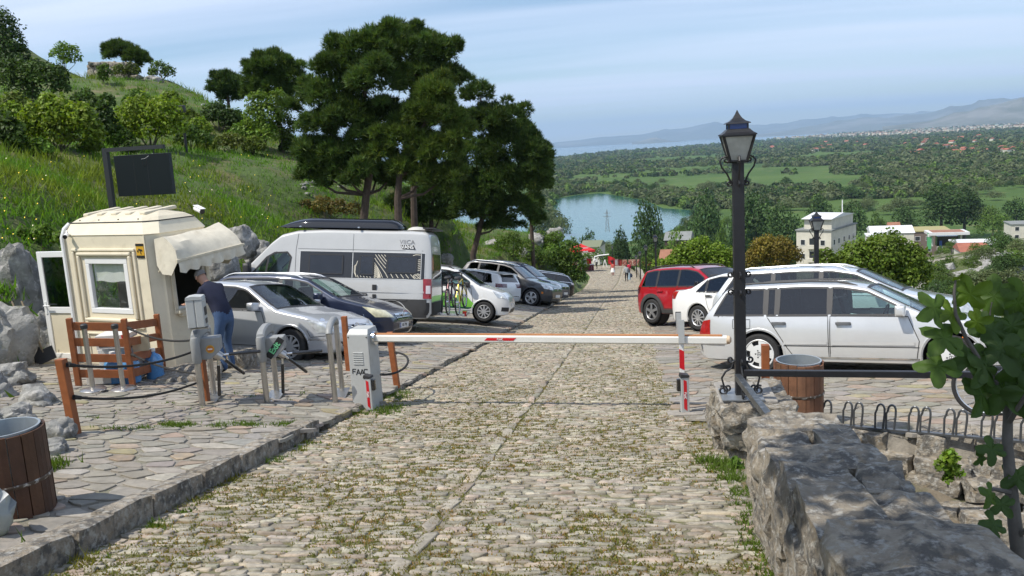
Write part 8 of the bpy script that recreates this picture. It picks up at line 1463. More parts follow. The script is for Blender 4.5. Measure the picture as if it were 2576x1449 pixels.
def vtree(kind, p, h, label, group, trunk=True, w=1.0, name='tree'):
 if trunk:
  o = empty(name, p, random.uniform(0, 6), label, 'tree', group); o.scale = (h*w, h*w, h); c = link('crown', PROTO[kind, random.randint(0, 1)], o); link('trunk', TRUNK, o)
 else: o = link(name, PROTO[kind, random.randint(0, 1)]); o.location = p; o.rotation_euler.z = random.uniform(0, 6); o.scale = (h*w, h*w, h); tag(o, label, 'tree', group)
 return o
def vtree_px(kind, px, top, half, Y, label, group='trees on the slope below the road', z=None):
 "tree whose crown tops out at pixel (px,top) and is 2*half pixels wide, standing at depth Y"
 t_ = at(px, top, Y); zb_ = vz(t_[0], t_[1]) if z is None else z; h = max(2.0, t_[2]-zb_); wpx = half*float(t_@CF)/FPX; return vtree(kind, (t_[0], t_[1], zb_), h/0.98, label, group, True, wpx/0.46/h)
SL = 'trees on the slope below the road'
def bigtree(label, L, foot, Y, n, size, seed, tone, m):
 g = np.random.default_rng(seed); bl = px_blobs(L, Y); base = Vector(at(foot[0], foot[1], Y)); base.z = min(base.z, vz(base.x, base.y)+0.3); o = empty('tree', base, label=label, cat='tree', group=SL); mb = MB()
 for b in bl[:6]: c = Vector(b[:3])-base; mb.tube([(0, 0, -0.2), c*0.45+Vector((0, 0, 0.3)), c], [0.14, 0.08, 0.03], 6)
 mb.build('trunk', m_twig, o); V, F, T = leaf_cloud(bl, n, size, g, tone, 0.4); np_mesh('crown', V-np.array(base), F, m, o, T)
bigtree('large fresh green tree behind the roof of the pale silver estate', [(2230, 640, 58), (2160, 650, 48), (2290, 660, 48), (2200, 690, 56), (2270, 700, 52), (2120, 672, 36), (2150, 700, 44), (2240, 740, 46), (2310, 690, 36), (2075, 650, 26)], (2220, 790), 36, 17000, 0.15, 601, (1.25, 1.2, 0.8), m_leaf)
bigtree('bright lime green tree behind the red crossover', [(1760, 635, 40), (1720, 650, 36), (1800, 650, 38), (1700, 670, 34), (1780, 675, 40), (1830, 668, 30), (1660, 672, 22), (1850, 640, 24)], (1760, 720), 52, 11000, 0.17, 602, (1.5, 1.45, 0.85), m_leaf)
bigtree('rusty brown tree between the lime green and the large fresh green tree', [(1925, 625, 34), (1965, 630, 36), (1995, 645, 26), (1900, 645, 26), (1950, 655, 36), (1890, 665, 22)], (1940, 700), 70, 8000, 0.19, 603, (1.9, 0.95, 0.9), m_leaf)
bigtree('green bush beside the road end left of the lantern row', [(1500, 640, 18), (1475, 650, 16), (1520, 652, 14)], (1495, 668), 128, 900, 0.3, 604, (1.0, 1.1, 0.9), m_leaf)
for kd, px, top, hf, Y, lb in (('round', 1625, 505, 48, 200, 'tall open-crowned tree rising in front of the river'), ('round', 1775, 492, 56, 260, 'big dark tree right of the river bend'), ('round', 1900, 488, 70, 270, 'broad dark tree just right of the tall lantern post'), ('round', 1970, 520, 60, 255, 'round dark tree left of the white apartment block'), ('tall', 1850, 500, 26, 262, 'tall narrow dark tree behind the tall lantern post'), ('fresh', 1812, 545, 20, 240, 'small yellow-green tree left of the tall lantern post'), ('round', 2065, 495, 44, 330, 'dark tree behind the far leaning lantern'), ('round', 2145, 508, 44, 330, 'dark tree behind the white apartment block roof'), ('round', 2280, 520, 40, 330, 'dark tree behind the white sheds'), ('round', 2370, 468, 66, 345, 'big dark tree behind the filling station, left of two'), ('round', 2430, 475, 60, 350, 'big dark tree behind the filling station, right of two'), ('fresh', 2210, 530, 26, 320, 'bright small tree behind the white sheds'), ('fresh', 2500, 520, 40, 330, 'green tree right of the filling station'), ('round', 2560, 500, 40, 350, 'dark tree at the right edge of the picture'), ('fresh', 2395, 600, 16, 190, 'small round green tree before the red roof'), ('willow', 1395, 520, 34, 420, 'rounded bush on the near river bank beside the pines'), ('willow', 1410, 540, 22, 400, 'small rounded bush on the near river bank'), ('fresh', 1690, 575, 44, 170, 'yellow-green tree on the slope behind the far lanterns'), ('round', 1560, 580, 34, 200, 'dark tree behind the souvenir stall'), ('round', 1480, 585, 36, 190, 'dark tree behind the red parasol'), ('fresh', 1640, 620, 40, 110, 'bushy green tree right of the far lantern row'), ('fresh', 2540, 590, 40, 105, 'green bush on the rocky knoll at the right edge'), ('fresh', 2470, 618, 36, 100, 'low green bush on the rocky knoll under the red roof'), ('willow', 2560, 655, 26, 85, 'small bush among the pale rocks at the right edge'), ('fresh', 2380, 640, 26, 115, 'bush at the top of the gravel path'), ('willow', 1362, 520, 30, 390, 'grey-green bush on the river bank at the edge of the pines'), ('fresh', 1345, 560, 34, 200, 'leafy tree below the bank at the edge of the pines'), ('round', 1385, 575, 26, 150, 'dark leafy bush below the bank by the river view')): vtree_px(kd, px, top, hf, Y, lb)
random.seed(31)
def masked(px, py):
 if inpoly(px, py, [(1330, 600), (1400, 497), (1508, 483), (1560, 490), (1650, 512), (1745, 524), (1745, 562), (1560, 640), (1330, 640)]): return True
 for a, b, c, d in ((1400, 445, 1800, 470), (1870, 420, 2100, 470), (2010, 500, 2330, 522), (2255, 421, 2470, 432), (2100, 440, 2180, 480)):
  if a < px < c and b < py < d and random.random() < 0.93: return True
 return False
n = 0
while n < 95:                                                   # wooded foot of the castle hill
 px, py = random.uniform(1380, 2576), random.uniform(555, 690)
 if px > 2000 or masked(px, py): continue
 h = val_hit(px, py)
 if h is None or h.y < 95: continue
 vtree(random.choice(('round', 'round', 'fresh', 'tall', 'willow')), h, random.uniform(4.5, 8.5), 'leafy tree in the wooded foot of the castle hill', 'wood at the foot of the castle hill', True, random.uniform(0.9, 1.3)); n += 1
n = 0
while n < 150:                                                   # willows and scrub of the plain, nearest ones
 px, py = random.uniform(1380, 2590), 412+148*random.random()**0.9
 if masked(px, py) or mnoise.noise(Vector((px*0.008, py*0.03, 3))) < -0.12: continue
 h = val_hit(px, py)
 if h is None or h.length < 340: continue
 r_ = h.length; vtree('willow' if random.random() < 0.75 else 'round', h, random.uniform(4, 8)*(1+r_/4000), 'grey-green willow standing on the marshy plain', 'willows of the marshy plain', False, random.uniform(1.1, 1.7)); n += 1
# woods farther off: one mass nobody could count
Vs = []; Ts = []; n = 0; g = np.random.default_rng(9)
while n < 9500:
 px = random.uniform(1360, 2600); hor = 374-(px-1288)*0.0587; py = hor+8+175*random.random()**(2.2 if n % 3 else 1.0)
 if masked(px, py): continue
 v = ray(px, py); q = v*(PLAIN/v[2]); r_ = math.hypot(q[0], q[1])
 if r_ < 430 or r_ > 9000 or inpoly(q[0], q[1], [(a[0], a[1]) for a in lp]): continue
 if mnoise.fractal(Vector((q[0]*0.0045, q[1]*0.0045, 1)), 1, 2, 3) < random.uniform(-0.22, 0.12) and r_ < 2300: continue
 s = random.uniform(1.8, 4.0)*(1+r_/3000); k = 90 if r_ < 900 else 44 if r_ < 1600 else 22; ex = np.array([s*random.uniform(1, 1.8), s*random.uniform(1, 1.6), s*random.uniform(.75, 1.1)]); u = g.normal(size=(k, 3)); u /= np.linalg.norm(u, axis=1)[:, None]; u[:, 2] = np.abs(u[:, 2])*1.25-0.25; P = u*ex*(0.7+0.3*g.random((k, 1)))*(1+0.18*np.sin(u[:, :1]*5+n))+np.array([q[0], q[1], PLAIN+ex[2]*0.4]); nr = u*0.8+g.normal(0, .5, (k, 3)); nr /= np.linalg.norm(nr, axis=1)[:, None]; a = np.cross(nr, g.normal(size=(k, 3))); a /= np.linalg.norm(a, axis=1)[:, None]; b = np.cross(nr, a); w = s*(0.30 if k > 50 else 0.40 if k > 30 else 0.55)*g.uniform(.7, 1.3, (k, 1)); Vs.append(np.stack([P-a*w, P+b*w*.7, P+a*w, P-b*w*.7], 1).reshape(-1, 3)); c0 = random.uniform(0.38, 0.62); t0 = random.random(); c = np.array((c0*1.15, c0, c0*1.2) if t0 < .62 else (c0*.55, c0*.68, c0*.6) if t0 < .85 else (c0*1.1, c0*1.25, c0*.7)); Ts.append(np.repeat(c[None]*g.uniform(.75, 1.25, (k, 1)), 4, 0)); n += 1
V = np.concatenate(Vs); tag(np_mesh('distant_woods', V, np.arange(len(V)).reshape(-1, 4), pmat('distant_leaf', (0.098, 0.135, 0.056), 0.9, tint=True, spec=0.1, trans=0.25), None, np.concatenate(Ts)), kind='stuff')
# buildings
m_render = pmat('pale_render', (0.58, 0.55, 0.46), 0.85, var=0.12, scale=0.6, stain=[(0.2, 0.5, (0.42, 0.40, 0.35), 0.5)]); m_wroof = pmat('white_sheet_roof', (0.66, 0.66, 0.66), 0.5, var=0.08, scale=0.5); m_groof = pmat('grey_roof', (0.20, 0.21, 0.20), 0.8, var=0.15, scale=0.8); m_rroof = pmat('red_tile_roof', (0.31, 0.11, 0.07), 0.85, var=0.2, scale=0.9); m_broof = pmat('brown_tile_roof', (0.28, 0.13, 0.08), 0.85, var=0.2, scale=0.9); m_win = pmat('window_glass_dark', (0.03, 0.035, 0.04), 0.15); m_trimw = pmat('white_frame', (0.7, 0.7, 0.68), 0.5)
wme = None
def win(parent, M_, w, h):
 f = MB()
 for a, b, c, d in ((0, h/2, w+.16, .08), (0, -h/2, w+.16, .08), (-w/2, 0, .08, h), (w/2, 0, .08, h)): f.box((a, b, 0.03), (c, d, 0.06))
 o = f.build('window', m_trimw, parent); o.matrix_local = M_; p = MB().add([(-w/2, -h/2, 0.01), (w/2, -h/2, 0.01), (w/2, h/2, 0.01), (-w/2, h/2, 0.01)], [(0, 1, 2, 3)]).build('pane', m_win, o, fix=False); return o
def block(name, label, loc, rz, w, d, h, cat, wall=None, roof='flat', rmat=None, wins=(), over=0.25, rh=1.6, group=None):
 o = empty(name, loc, rz, label, cat, group); MB().box((w/2, d/2, h/2-0.6), (w, d, h+1.2)).build('wall', wall or m_render, o); r = rmat or m_wroof
 if roof == 'flat': MB().box((w/2, d/2, h+0.15), (w+2*over, d+2*over, 0.28)).build('roof', r, o)
 else: MB().prism([(-over, 0.02), (d+over, 0.02), (d/2, rh)], (-over, 0, h), (0, 1, 0), (0, 0, 1), (w+2*over, 0, 0)).build('roof', r, o)
 for face, a, z, ww, wh in wins: win(o, basis((a, -0.004, z), (1, 0, 0), (0, 0, 1)) if face == 'f' else basis((w+0.004, a, z), (0, 1, 0), (0, 0, 1)) if face == 'r' else basis((-0.004, a, z), (0, -1, 0), (0, 0, 1)), ww, wh)
 return o
c0 = at(2090, 700, 205); zc = c0[2]; AB = block('apartment_block', 'white apartment block with set-back white top floor and rows of windows', (c0[0]-7.0, c0[1]+4.6, zc), R(-33), 8.4, 17, 11.2, 'building', wins=[('f', a, z, 1.1, 1.3) for a in (1.6, 6.4) for z in (2.0, 5.0, 8.4)]+[('r', a, z, 1.1, 1.3) for a in (2, 5, 8.5, 12, 15) for z in (2.0, 5.0, 8.4)], rmat=m_groof)
for z in (4.2, 7.4): MB().box((4.0, -0.45, z), (2.2, 0.9, 0.9)).build('balcony', m_render, AB); MB().box((4.0, -0.02, z+1.2), (1.6, 0.08, 1.6)).build('balcony_door', m_win, AB)
MB().box((4.6, 8.8, 12.6), (6.6, 14.5, 2.6)).build('top_floor', m_render, AB); MB().prism([(-0.5, 0), (15.4, 0), (7.5, 0.9)], (0.8, 1.2, 13.95), (0, 1, 0), (0, 0, 1), (7.4, 0, 0)).build('upper_roof', m_wroof, AB); MB().tube([(6, 14, 14), (6, 14, 17.5)], 0.12, 6).build('aerial', m_trimw, AB)
def b_px(name, label, px, py, Y, wpx, dep, h, cat, **k): p = at(px, py, Y); s = float(p@CF)/FPX; return block(name, label, (p[0], p[1], p[2]-h), k.pop('rz', R(-10)), wpx*s, dep, h, cat, **k)
b_px('shed', 'long white-roofed shed between apartment block and filling station', 2192, 588, 230, 98, 12, 4, 'shed', roof='gable', rmat=m_wroof, rh=1.4)
b_px('shed', 'low white-roofed annex before the long white shed', 2182, 596, 222, 50, 6, 3, 'shed', rmat=m_wroof)
b_px('house', 'two-storey brown building with yellow-edged flat roof behind the filling station', 2290, 584, 262, 92, 12, 7, 'building', wall=pmat('brown_render', (0.16, 0.12, 0.10), 0.9), rmat=pmat('yellow_roof', (0.33, 0.29, 0.12), 0.7), wins=[('f', a, z, 1.4, 1.3) for a in (2, 5, 8, 11) for z in (1.8, 5.0)])
GS = empty('filling_station', tuple(at(2380, 615, 232)), R(-8), label='filling station with white canopy, green pylon sign and slim columns', cat='filling station'); MB().box((0, 0, 3.2), (9.5, 7, 0.7)).build('canopy', m_wroof, GS); MB().box((0, 0, 3.58), (7.6, 5.6, 0.06)).build('canopy_top', m_broof, GS)
for a in (-3.4, 3.4): MB().box((a, -0.5, 1.4), (0.4, 0.4, 3.4)).build('column', m_trimw, GS)
MB().box((-4.6, -3, 1.4), (1.0, 0.3, 4.2)).build('pylon_sign', pmat('green_sign', (0.10, 0.38, 0.16), 0.5), GS); MB().box((-4.6, -3.17, 2.9), (0.9, 0.04, 0.8)).build('sign_panel', m_trimw, GS); MB().box((0.5, 2, 0.8), (5, 2.4, 2.6)).build('kiosk', m_win, GS)
for a in (-1.5, 1.5): MB().box((a, -1, 0.3), (0.6, 0.4, 1.7)).build('fuel_pump', pmat('blue_pump', (0.03, 0.08, 0.30), 0.5), GS)
b_px('canopy', 'long low white canopy roof between filling station and red roof', 2408, 616, 190, 104, 7, 2.6, 'canopy', rmat=m_wroof, wall=m_win, over=0.5); b_px('house', 'low house with broad red roof under the white canopy', 2418, 634, 165, 62, 7, 2.2, 'house', roof='gable', rmat=m_rroof, rh=1.3)
b_px('house', 'grey concrete house at the right edge beyond the filling station', 2545, 566, 290, 50, 10, 5.5, 'house', rmat=m_groof, wins=[('f', a, z, 1.2, 1.3) for a in (1.6, 4.6) for z in (1.6, 4.2)]); b_px('house', 'small brown-roofed house behind the white sheds', 2236, 573, 300, 26, 6, 4, 'house', roof='gable', rmat=m_broof)
b_px('house', 'wooden house with grey pitched roof among the trees left of the tall lantern', 1672, 605, 190, 62, 7, 3.2, 'house', roof='gable', rmat=m_groof, wall=pmat('dark_timber', (0.07, 0.05, 0.04), 0.9), wins=[('f', 1.4, 1.6, 1.2, 1.1), ('f', 3.8, 1.6, 1.2, 1.1)]); b_px('house', 'small house with red-brown tiled roof behind the lantern row', 1660, 668, 100, 44, 5, 2.6, 'house', roof='gable', rmat=m_broof); b_px('house', 'grey green arched roof house behind the red parasol', 1462, 622, 175, 46, 6, 2.6, 'house', roof='gable', rmat=pmat('mossy_roof', (0.17, 0.19, 0.12), 0.9), rh=1.1)
b_px('hut', 'small grey-roofed hut at the head of the gravel path', 2318, 690, 120, 34, 4, 2.4, 'hut', rmat=m_groof)
b_px('warehouse', 'long white warehouse far out on the plain', 2118, 396, 1450, 88, 30, 5, 'warehouse', rmat=m_wroof, wall=m_wroof)
HL = 'far houses scattered over the plain'; random.seed(5); spots = []
for a, b, c, d, n in ((1940, 372, 2080, 382, 9), (2050, 360, 2180, 372, 8), (2280, 352, 2420, 375, 14), (2400, 375, 2470, 392, 7), (2440, 345, 2576, 385, 16), (2240, 385, 2330, 395, 5)):
 for _ in range(n): spots.append((random.uniform(a, c), random.uniform(b, d)))
hm = {}
for i, (px, py) in enumerate(spots):
 h = val_hit(px, py)
 if h is None: continue
 r_ = h.length; s = 0.75+max(0, (r_-1500)/4500); o = empty('house', h, random.uniform(0, 3), 'pale house with red tiled roof standing far out on the plain', 'house', HL); o.scale = (s*random.uniform(.8, 1.3),)*3
 if not hm: hm['w'] = MB().box((0, 0, 2.6), (10, 8, 6)).build('wall', m_render, o).data; hm['r'] = MB().prism([(-4.6, 0), (4.6, 0), (0, 2.6)], (-5.5, 0, 5.6), (0, 1, 0), (0, 0, 1), (11, 0, 0)).build('roof', m_rroof, o).data
 else: link('wall', hm['w'], o); link('roof', hm['r'], o)
mb = MB(); mr_ = MB()
for _ in range(1500):
 px = random.uniform(1850, 2620); hor = 374-(px-1288)*0.0587; py = hor+13+14*random.random()*min(1, (px-1800)/500); v = ray(px, py); q = v*(PLAIN/v[2]); w = random.uniform(7, 18); h = random.choice((6, 7, 9, 12, 18)); rz = random.uniform(0, 3)
 if inpoly(q[0], q[1], [(a[0], a[1]) for a in lp]): continue
 b = random.uniform(0.40, 0.62); mb.cur = (b*1.02, b, b*0.94); mb.box((q[0], q[1], PLAIN+h/2), (w, w*0.8, h), rz); mr_.cur = (b, b*0.9, b*0.9) if random.random() < 0.7 else (1.2*b, 2.6*b, 3.2*b); mr_.box((q[0], q[1], PLAIN+h+0.8), (w*1.06, w*0.85, 1.6), rz)
tag(mb.build('distant_town', pmat('town_wall', (0.52, 0.48, 0.42), 0.9, tint=True), None, tint=True, fix=False), kind='stuff'); tag(mr_.build('distant_town_roofs', pmat('town_roof', (0.36, 0.22, 0.17), 0.9, tint=True), None, tint=True, fix=False), kind='stuff')
# small lattice mast by the river
p = at(1528, 572, 400); PY = empty('lattice_mast', (p[0], p[1], p[2]-2), label='small lattice power mast standing before the river', cat='mast'); mb = MB(); Hm = 10.5
for sx_, sy_ in ((-1, -1), (1, -1), (1, 1), (-1, 1)): mb.tube([(sx_*.9, sy_*.9, 0), (sx_*.15, sy_*.15, Hm)], 0.10, 5)
for k in range(6):
 z = k*1.6; r0 = .9-.75*z/Hm; r1 = .9-.75*(z+1.6)/Hm
 for a in range(4): u, v = [(-1, -1), (1, -1), (1, 1), (-1, 1)][a], [(-1, -1), (1, -1), (1, 1), (-1, 1)][(a+1) % 4]; mb.tube([(u[0]*r0, u[1]*r0, z), (v[0]*r1, v[1]*r1, z+1.6)], 0.06, 4)
mb.build('mast', m_groof, PY)
for z, w in ((7.2, 1.9), (8.8, 1.4)): MB().bar((-w, 0, z), (w, 0, z), 0.2, 0.16).build('cross_arm', m_groof, PY)
# gravel path down in the valley, and the wall along the road beyond the lot
P = [val_hit(x, y) for x, y in ((2335, 770), (2332, 745), (2335, 720), (2340, 700), (2345, 690))]
if all(P): tag(MB().grid([[(p.x-1.3, p.y, vz(p.x-1.3, p.y)+.06), (p.x+1.3, p.y, vz(p.x+1.3, p.y)+.06)] for p in P]).build('path', pmat('gravel', (0.33, 0.31, 0.29), 0.95, var=0.2, scale=3)), kind='structure')
for i in range(60):
 px, py = random.choice(((random.uniform(2350, 2576), random.uniform(655, 790)), (random.uniform(2420, 2576), random.uniform(640, 720)))); h = val_hit(px, py)
 if h is not None and h.length < 140: s = h.length/75; rock('boulder', 'pale slab of rock on the knoll below the parking lot', tuple(h), (random.uniform(.5, 1.5)*s, random.uniform(.4, 1.0)*s, random.uniform(.25, .6)*s), random.uniform(-.4, .6), 400+i, 'pale rocks of the knoll below the parking lot', 0.2, 2)
for i in range(40):
 px, py = random.uniform(2330, 2590), random.uniform(640, 800); h = val_hit(px, py)
 if h is not None and h.length < 140: vtree(random.choice(('fresh', 'willow', 'round')), h, random.uniform(.8, 2.0)*h.length/75, 'low green scrub bush among the pale rocks of the knoll', 'scrub on the knoll below the parking lot', False, 1.4, 'bush')
RWL = empty('roadside_wall', (0.95, 70, 0), label='low pale stone wall along the right road edge beyond the red crossover', cat='wall'); cells = []; y = 31
while y < 106:
 L = random.uniform(0.7, 1.6); xc = float(road_r(y))+0.28
 for k in range(2): cells.append(((xc-0.95+random.gauss(0, .02), y+L/2-70+k*.2, float(RZ(y+L/2))+.10+k*.3), (.42, L*.98, .32), 0))
 y += L
rubble('stone', RWL, cells, m_wall, 900, 0.04, 1)
# ================================================================== people
m_skin = pmat('skin', (0.40, 0.22, 0.15), 0.55); m_skin2 = pmat('fair_skin', (0.52, 0.33, 0.24), 0.55)
cloth = lambda n, c: pmat('cloth_'+n, c, 0.9, var=0.18, scale=14, bump=0.004, bscale=30)
HEAD = [(-1, -.105), (-.7, -.115), (0, -.12), (1, -.1)]
def person(loc, head_deg, J, mats, label, hair=None, height=1.7, hair_len=0.0, group=None, lean_head=(0, 0), skirt=None):
 "J: joint positions in a frame x forward, y left, z up; one continuous skinned body with clothing by limb"
 o = empty('person', loc, R(head_deg), label, 'person', group); k = height/1.7; o.scale = (k, k, k)
 names = list(J); idx = {n: i for i, n in enumerate(names)}; rad = dict(pelvis=(.155, .125), spine=(.150, .12), chest=(.165, .125), neck=(.062, .062), head0=(.068, .072), head1=(.082, .098), head2=(.060, .072)); limb = dict(sh=.068, el=.046, wr=.032, ha=.036, hip=.095, kn=.066, an=.045, toe=.040)
 E_ = [('pelvis', 'spine', 1), ('spine', 'chest', 1), ('chest', 'neck', 1), ('neck', 'head0', 0), ('head0', 'head1', 0), ('head1', 'head2', 0)]
 for s_ in 'lr': E_ += [('chest', 'sh'+s_, 1), ('sh'+s_, 'el'+s_, 1), ('el'+s_, 'wr'+s_, 1), ('wr'+s_, 'ha'+s_, 0), ('pelvis', 'hip'+s_, 2), ('hip'+s_, 'kn'+s_, 2), ('kn'+s_, 'an'+s_, 2), ('an'+s_, 'toe'+s_, 3)]
 me = bpy.data.meshes.new('body'); me.from_pydata([J[n] for n in names], [(idx[a], idx[b]) for a, b, _ in E_], []); ob = bpy.data.objects.new('body', me); COL.objects.link(ob); sk = ob.modifiers.new('s', 'SKIN'); sk.use_smooth_shade = True
 for n in names:
  r_ = rad.get(n) or (limb[n[:-1]],)*2; v = me.skin_vertices[0].data[idx[n]]; v.radius = r_; v.use_root = n == 'pelvis'
 ob.modifiers.new('ss', 'SUBSURF').levels = 3 if height > 1.715 else 2; dg = bpy.context.evaluated_depsgraph_get(); nm = bpy.data.meshes.new_from_object(ob.evaluated_get(dg)); bpy.data.objects.remove(ob); nm.name = 'body'
 A = np.array([J[a] for a, _, _ in E_]); B_ = np.array([J[b] for _, b, _ in E_]); mi = [c for *_, c in E_]; co = np.array([p.center[:] for p in nm.polygons]); d = B_-A; t_ = np.clip(((co[:, None]-A)*d).sum(-1)/np.maximum((d**2).sum(-1), 1e-6), 0, 1); q = np.linalg.norm(co[:, None]-(A+t_[..., None]*d), axis=2); nm.materials.clear()
 for m in mats: nm.materials.append(m)
 nm.polygons.foreach_set('material_index', np.array(mi, np.int32)[q.argmin(1)]); nm.polygons.foreach_set('use_smooth', np.ones(len(nm.polygons), bool)); body = link('body', nm, o)
 h0, h1, h2 = Vector(J['head0']), Vector(J['head1']), Vector(J['head2']); up = (h2-h0).normalized(); fw = Vector((1, 0, 0)); fw = (fw-up*fw.dot(up)); fw = (fw+Vector((lean_head[0], lean_head[1], 0))).normalized(); lf = up.cross(fw); mb = MB()
 mb.add([h1+fw*.095+up*.03, h1+fw*.128-up*.022, h1+fw*.092-up*.03+lf*.018, h1+fw*.092-up*.03-lf*.018], [(0, 2, 1), (0, 1, 3), (1, 2, 3)])
 for s_ in (-1, 1): V, F = rough_block(h1+lf*s_*.082-up*.005, (.035, .018, .06), 2, 0, 2); mb.add(V, F)
 mb.build('nose_and_ears', mats[0], o, smooth=True, angle=80); e = MB()
 for s_ in (-1, 1): c = h1+fw*.088+lf*s_*.033+up*.022; e.tube([c, c+fw*.012], [.011, .008], 8)
 e.tube([h1+fw*.093-up*.055-lf*.02, h1+fw*.097-up*.057, h1+fw*.093-up*.055+lf*.02], .006, 5); e.build('eyes_and_mouth', m_seam, o)
 if hair:
  G = [];
  for i in range(13):
   r_ = []
   for j in range(9): a = math.pi*2*i/12; el = math.pi/2*(1-j/8*(1.12+hair_len*(1 if abs(a-math.pi) < 1.6 else -.35))); r_.append(h1+up*.018+fw*math.cos(a)*math.cos(el)*.099+lf*math.sin(a)*math.cos(el)*.090+up*math.sin(el)*.098-fw*.010)
   G.append(r_)
  MB().grid(G).build('hair', hair, o, smooth=True, fix=False)
 for s_ in 'lr':                                                # five fingers on each hand
  w, h = Vector(J['wr'+s_]), Vector(J['ha'+s_]); d = (h-w).normalized(); sd = d.cross(Vector((0, 0, 1))); sd = sd.normalized() if sd.length > .1 else Vector((1, 0, 0)); dn = d.cross(sd); mb = MB(); c = h+d*.01
  for i, (off, ln) in enumerate(((-.027, .062), (-.009, .074), (.009, .078), (.027, .068))): p = c+sd*off+d*.02; mb.tube([p-d*.02, p+d*ln*.45, p+d*ln*.8+dn*.018, p+d*ln*.85+dn*.036], [.010, .009, .008, .006], 6)
  mb.tube([h-d*.01+sd*-.03, h+sd*-.052+d*.022, h+sd*-.055+d*.052], [.011, .010, .007], 6); mb.build('fingers', mats[0], o, smooth=True)
 if skirt: pz_ = J['pelvis'][2]; MB().lathe([(.15, pz_+.10), (.19, pz_), (.25, pz_-.22), (.30, pz_-.42)], (J['pelvis'][0], 0, 0), 20, caps=False).build('skirt', skirt, o, smooth=True)
 return o
def stand(step=0.0, arms=0.0): return dict(pelvis=(0, 0, .93), spine=(.0, 0, 1.12), chest=(.01, 0, 1.34), neck=(.015, 0, 1.47), head0=(.03, 0, 1.53), head1=(.035, 0, 1.60), head2=(.03, 0, 1.66), shl=(.0, .18, 1.39), ell=(-.04-arms, .24, 1.12), wrl=(.04, .25, .90), hal=(.06, .25, .82), shr=(.0, -.18, 1.39), elr=(-.02+arms, -.24, 1.12), wrr=(.06, -.25, .90), har=(.08, -.25, .82), hipl=(0, .09, .86), knl=(.05+step, .10, .48), anl=(step, .10, .09), toel=(.15+step, .11, .04), hipr=(0, -.09, .86), knr=(.06-step*.6, -.10, .48), anr=(-step*1.2, -.10, .11), toer=(.13-step*1.2, -.11, .04))
m_navy = cloth('navy', (0.010, 0.013, 0.035)); m_jeans = cloth('denim', (0.045, 0.085, 0.17)); m_shoe = pmat('black_shoe', (0.015, 0.015, 0.015), 0.5); m_ghair = pmat('grey_hair', (0.16, 0.15, 0.14), 0.9, var=0.3, scale=60); m_dhair = pmat('dark_hair', (0.03, 0.022, 0.018), 0.8)
J = dict(pelvis=(-.02, 0, .92), spine=(.06, 0, 1.11), chest=(.20, 0, 1.31), neck=(.30, 0, 1.41), head0=(.36, 0, 1.46), head1=(.41, 0, 1.52), head2=(.44, 0, 1.58), shl=(.20, .18, 1.34), ell=(.36, .23, 1.08), wrl=(.58, .16, 1.08), hal=(.65, .14, 1.09), shr=(.20, -.18, 1.34), elr=(.40, -.22, 1.10), wrr=(.60, -.12, 1.10), har=(.67, -.10, 1.11), hipl=(-.03, .09, .86), knl=(.07, .10, .48), anl=(-.04, .10, .09), toel=(.12, .12, .04), hipr=(-.03, -.09, .86), knr=(.10, -.10, .48), anr=(.02, -.10, .09), toer=(.18, -.11, .04))
person((-6.42, 12.22, lot_z(-6.42, 12.22)+.01), 158, J, [m_skin, m_navy, m_jeans, m_shoe], 'grey-haired man in navy jumper and jeans leaning to the booth window', m_ghair, 1.72)
zz = lambda x, y: float(RZ(y))+.02
person((-.52, 80, zz(0, 80)), 92, stand(.10, .05), [m_skin2, cloth('grey', (.34, .36, .37)), cloth('black', (.015, .015, .018)), m_trimw], 'walker in grey jacket and black trousers carrying a dark bag', m_dhair, 1.66, .5, 'people walking down the road')
o = MB().lathe([(.001, 0), (.16, .02), (.19, .2), (.12, .36), (.02, .40)], n=14).build('shoulder_bag', cloth('bag', (.03, .04, .07)), None, smooth=True); o.location = (-.14, 80, zz(0, 80)+.45); tag(o, 'dark carrier bag held by the walker in grey', 'bag'); o = MB().lathe([(.14, 0), (.10, .3), (.05, .62), (.001, .66)], n=12).build('draped_jacket', cloth('pale_blue', (.30, .40, .46)), None, smooth=True); o.location = (-.26, 79.9, zz(0, 80)+.28); tag(o, 'pale blue jacket draped over the arm of the walker in grey', 'jacket')
person((-.35, 92, zz(0, 92)), 88, stand(-.10, .03), [m_skin2, cloth('crimson', (.42, .012, .04)), cloth('dark', (.02, .02, .03)), m_shoe], 'walker in crimson jacket just ahead of the one in grey', m_dhair, 1.70, .3, 'people walking down the road')
person((-2.27, 100, zz(0, 100)), 88, stand(.06, .02), [m_skin2, cloth('coral', (.50, .09, .07)), cloth('coral_tights', (.50, .10, .10)), m_shoe], 'walker in coral top, white skirt and red stockings in the middle of the road', m_dhair, 1.62, .6, 'people walking down the road', skirt=cloth('white', (.72, .71, .68)))
sp_ = at(1502, 668, 118); BJ = dict(J); person((sp_[0], sp_[1], zz(0, 118)), 165, BJ, [m_skin, cloth('white', (.72, .71, .68)), cloth('black', (.015, .015, .018)), m_shoe], 'seller in white shirt bending over the souvenir table', m_dhair, 1.72)
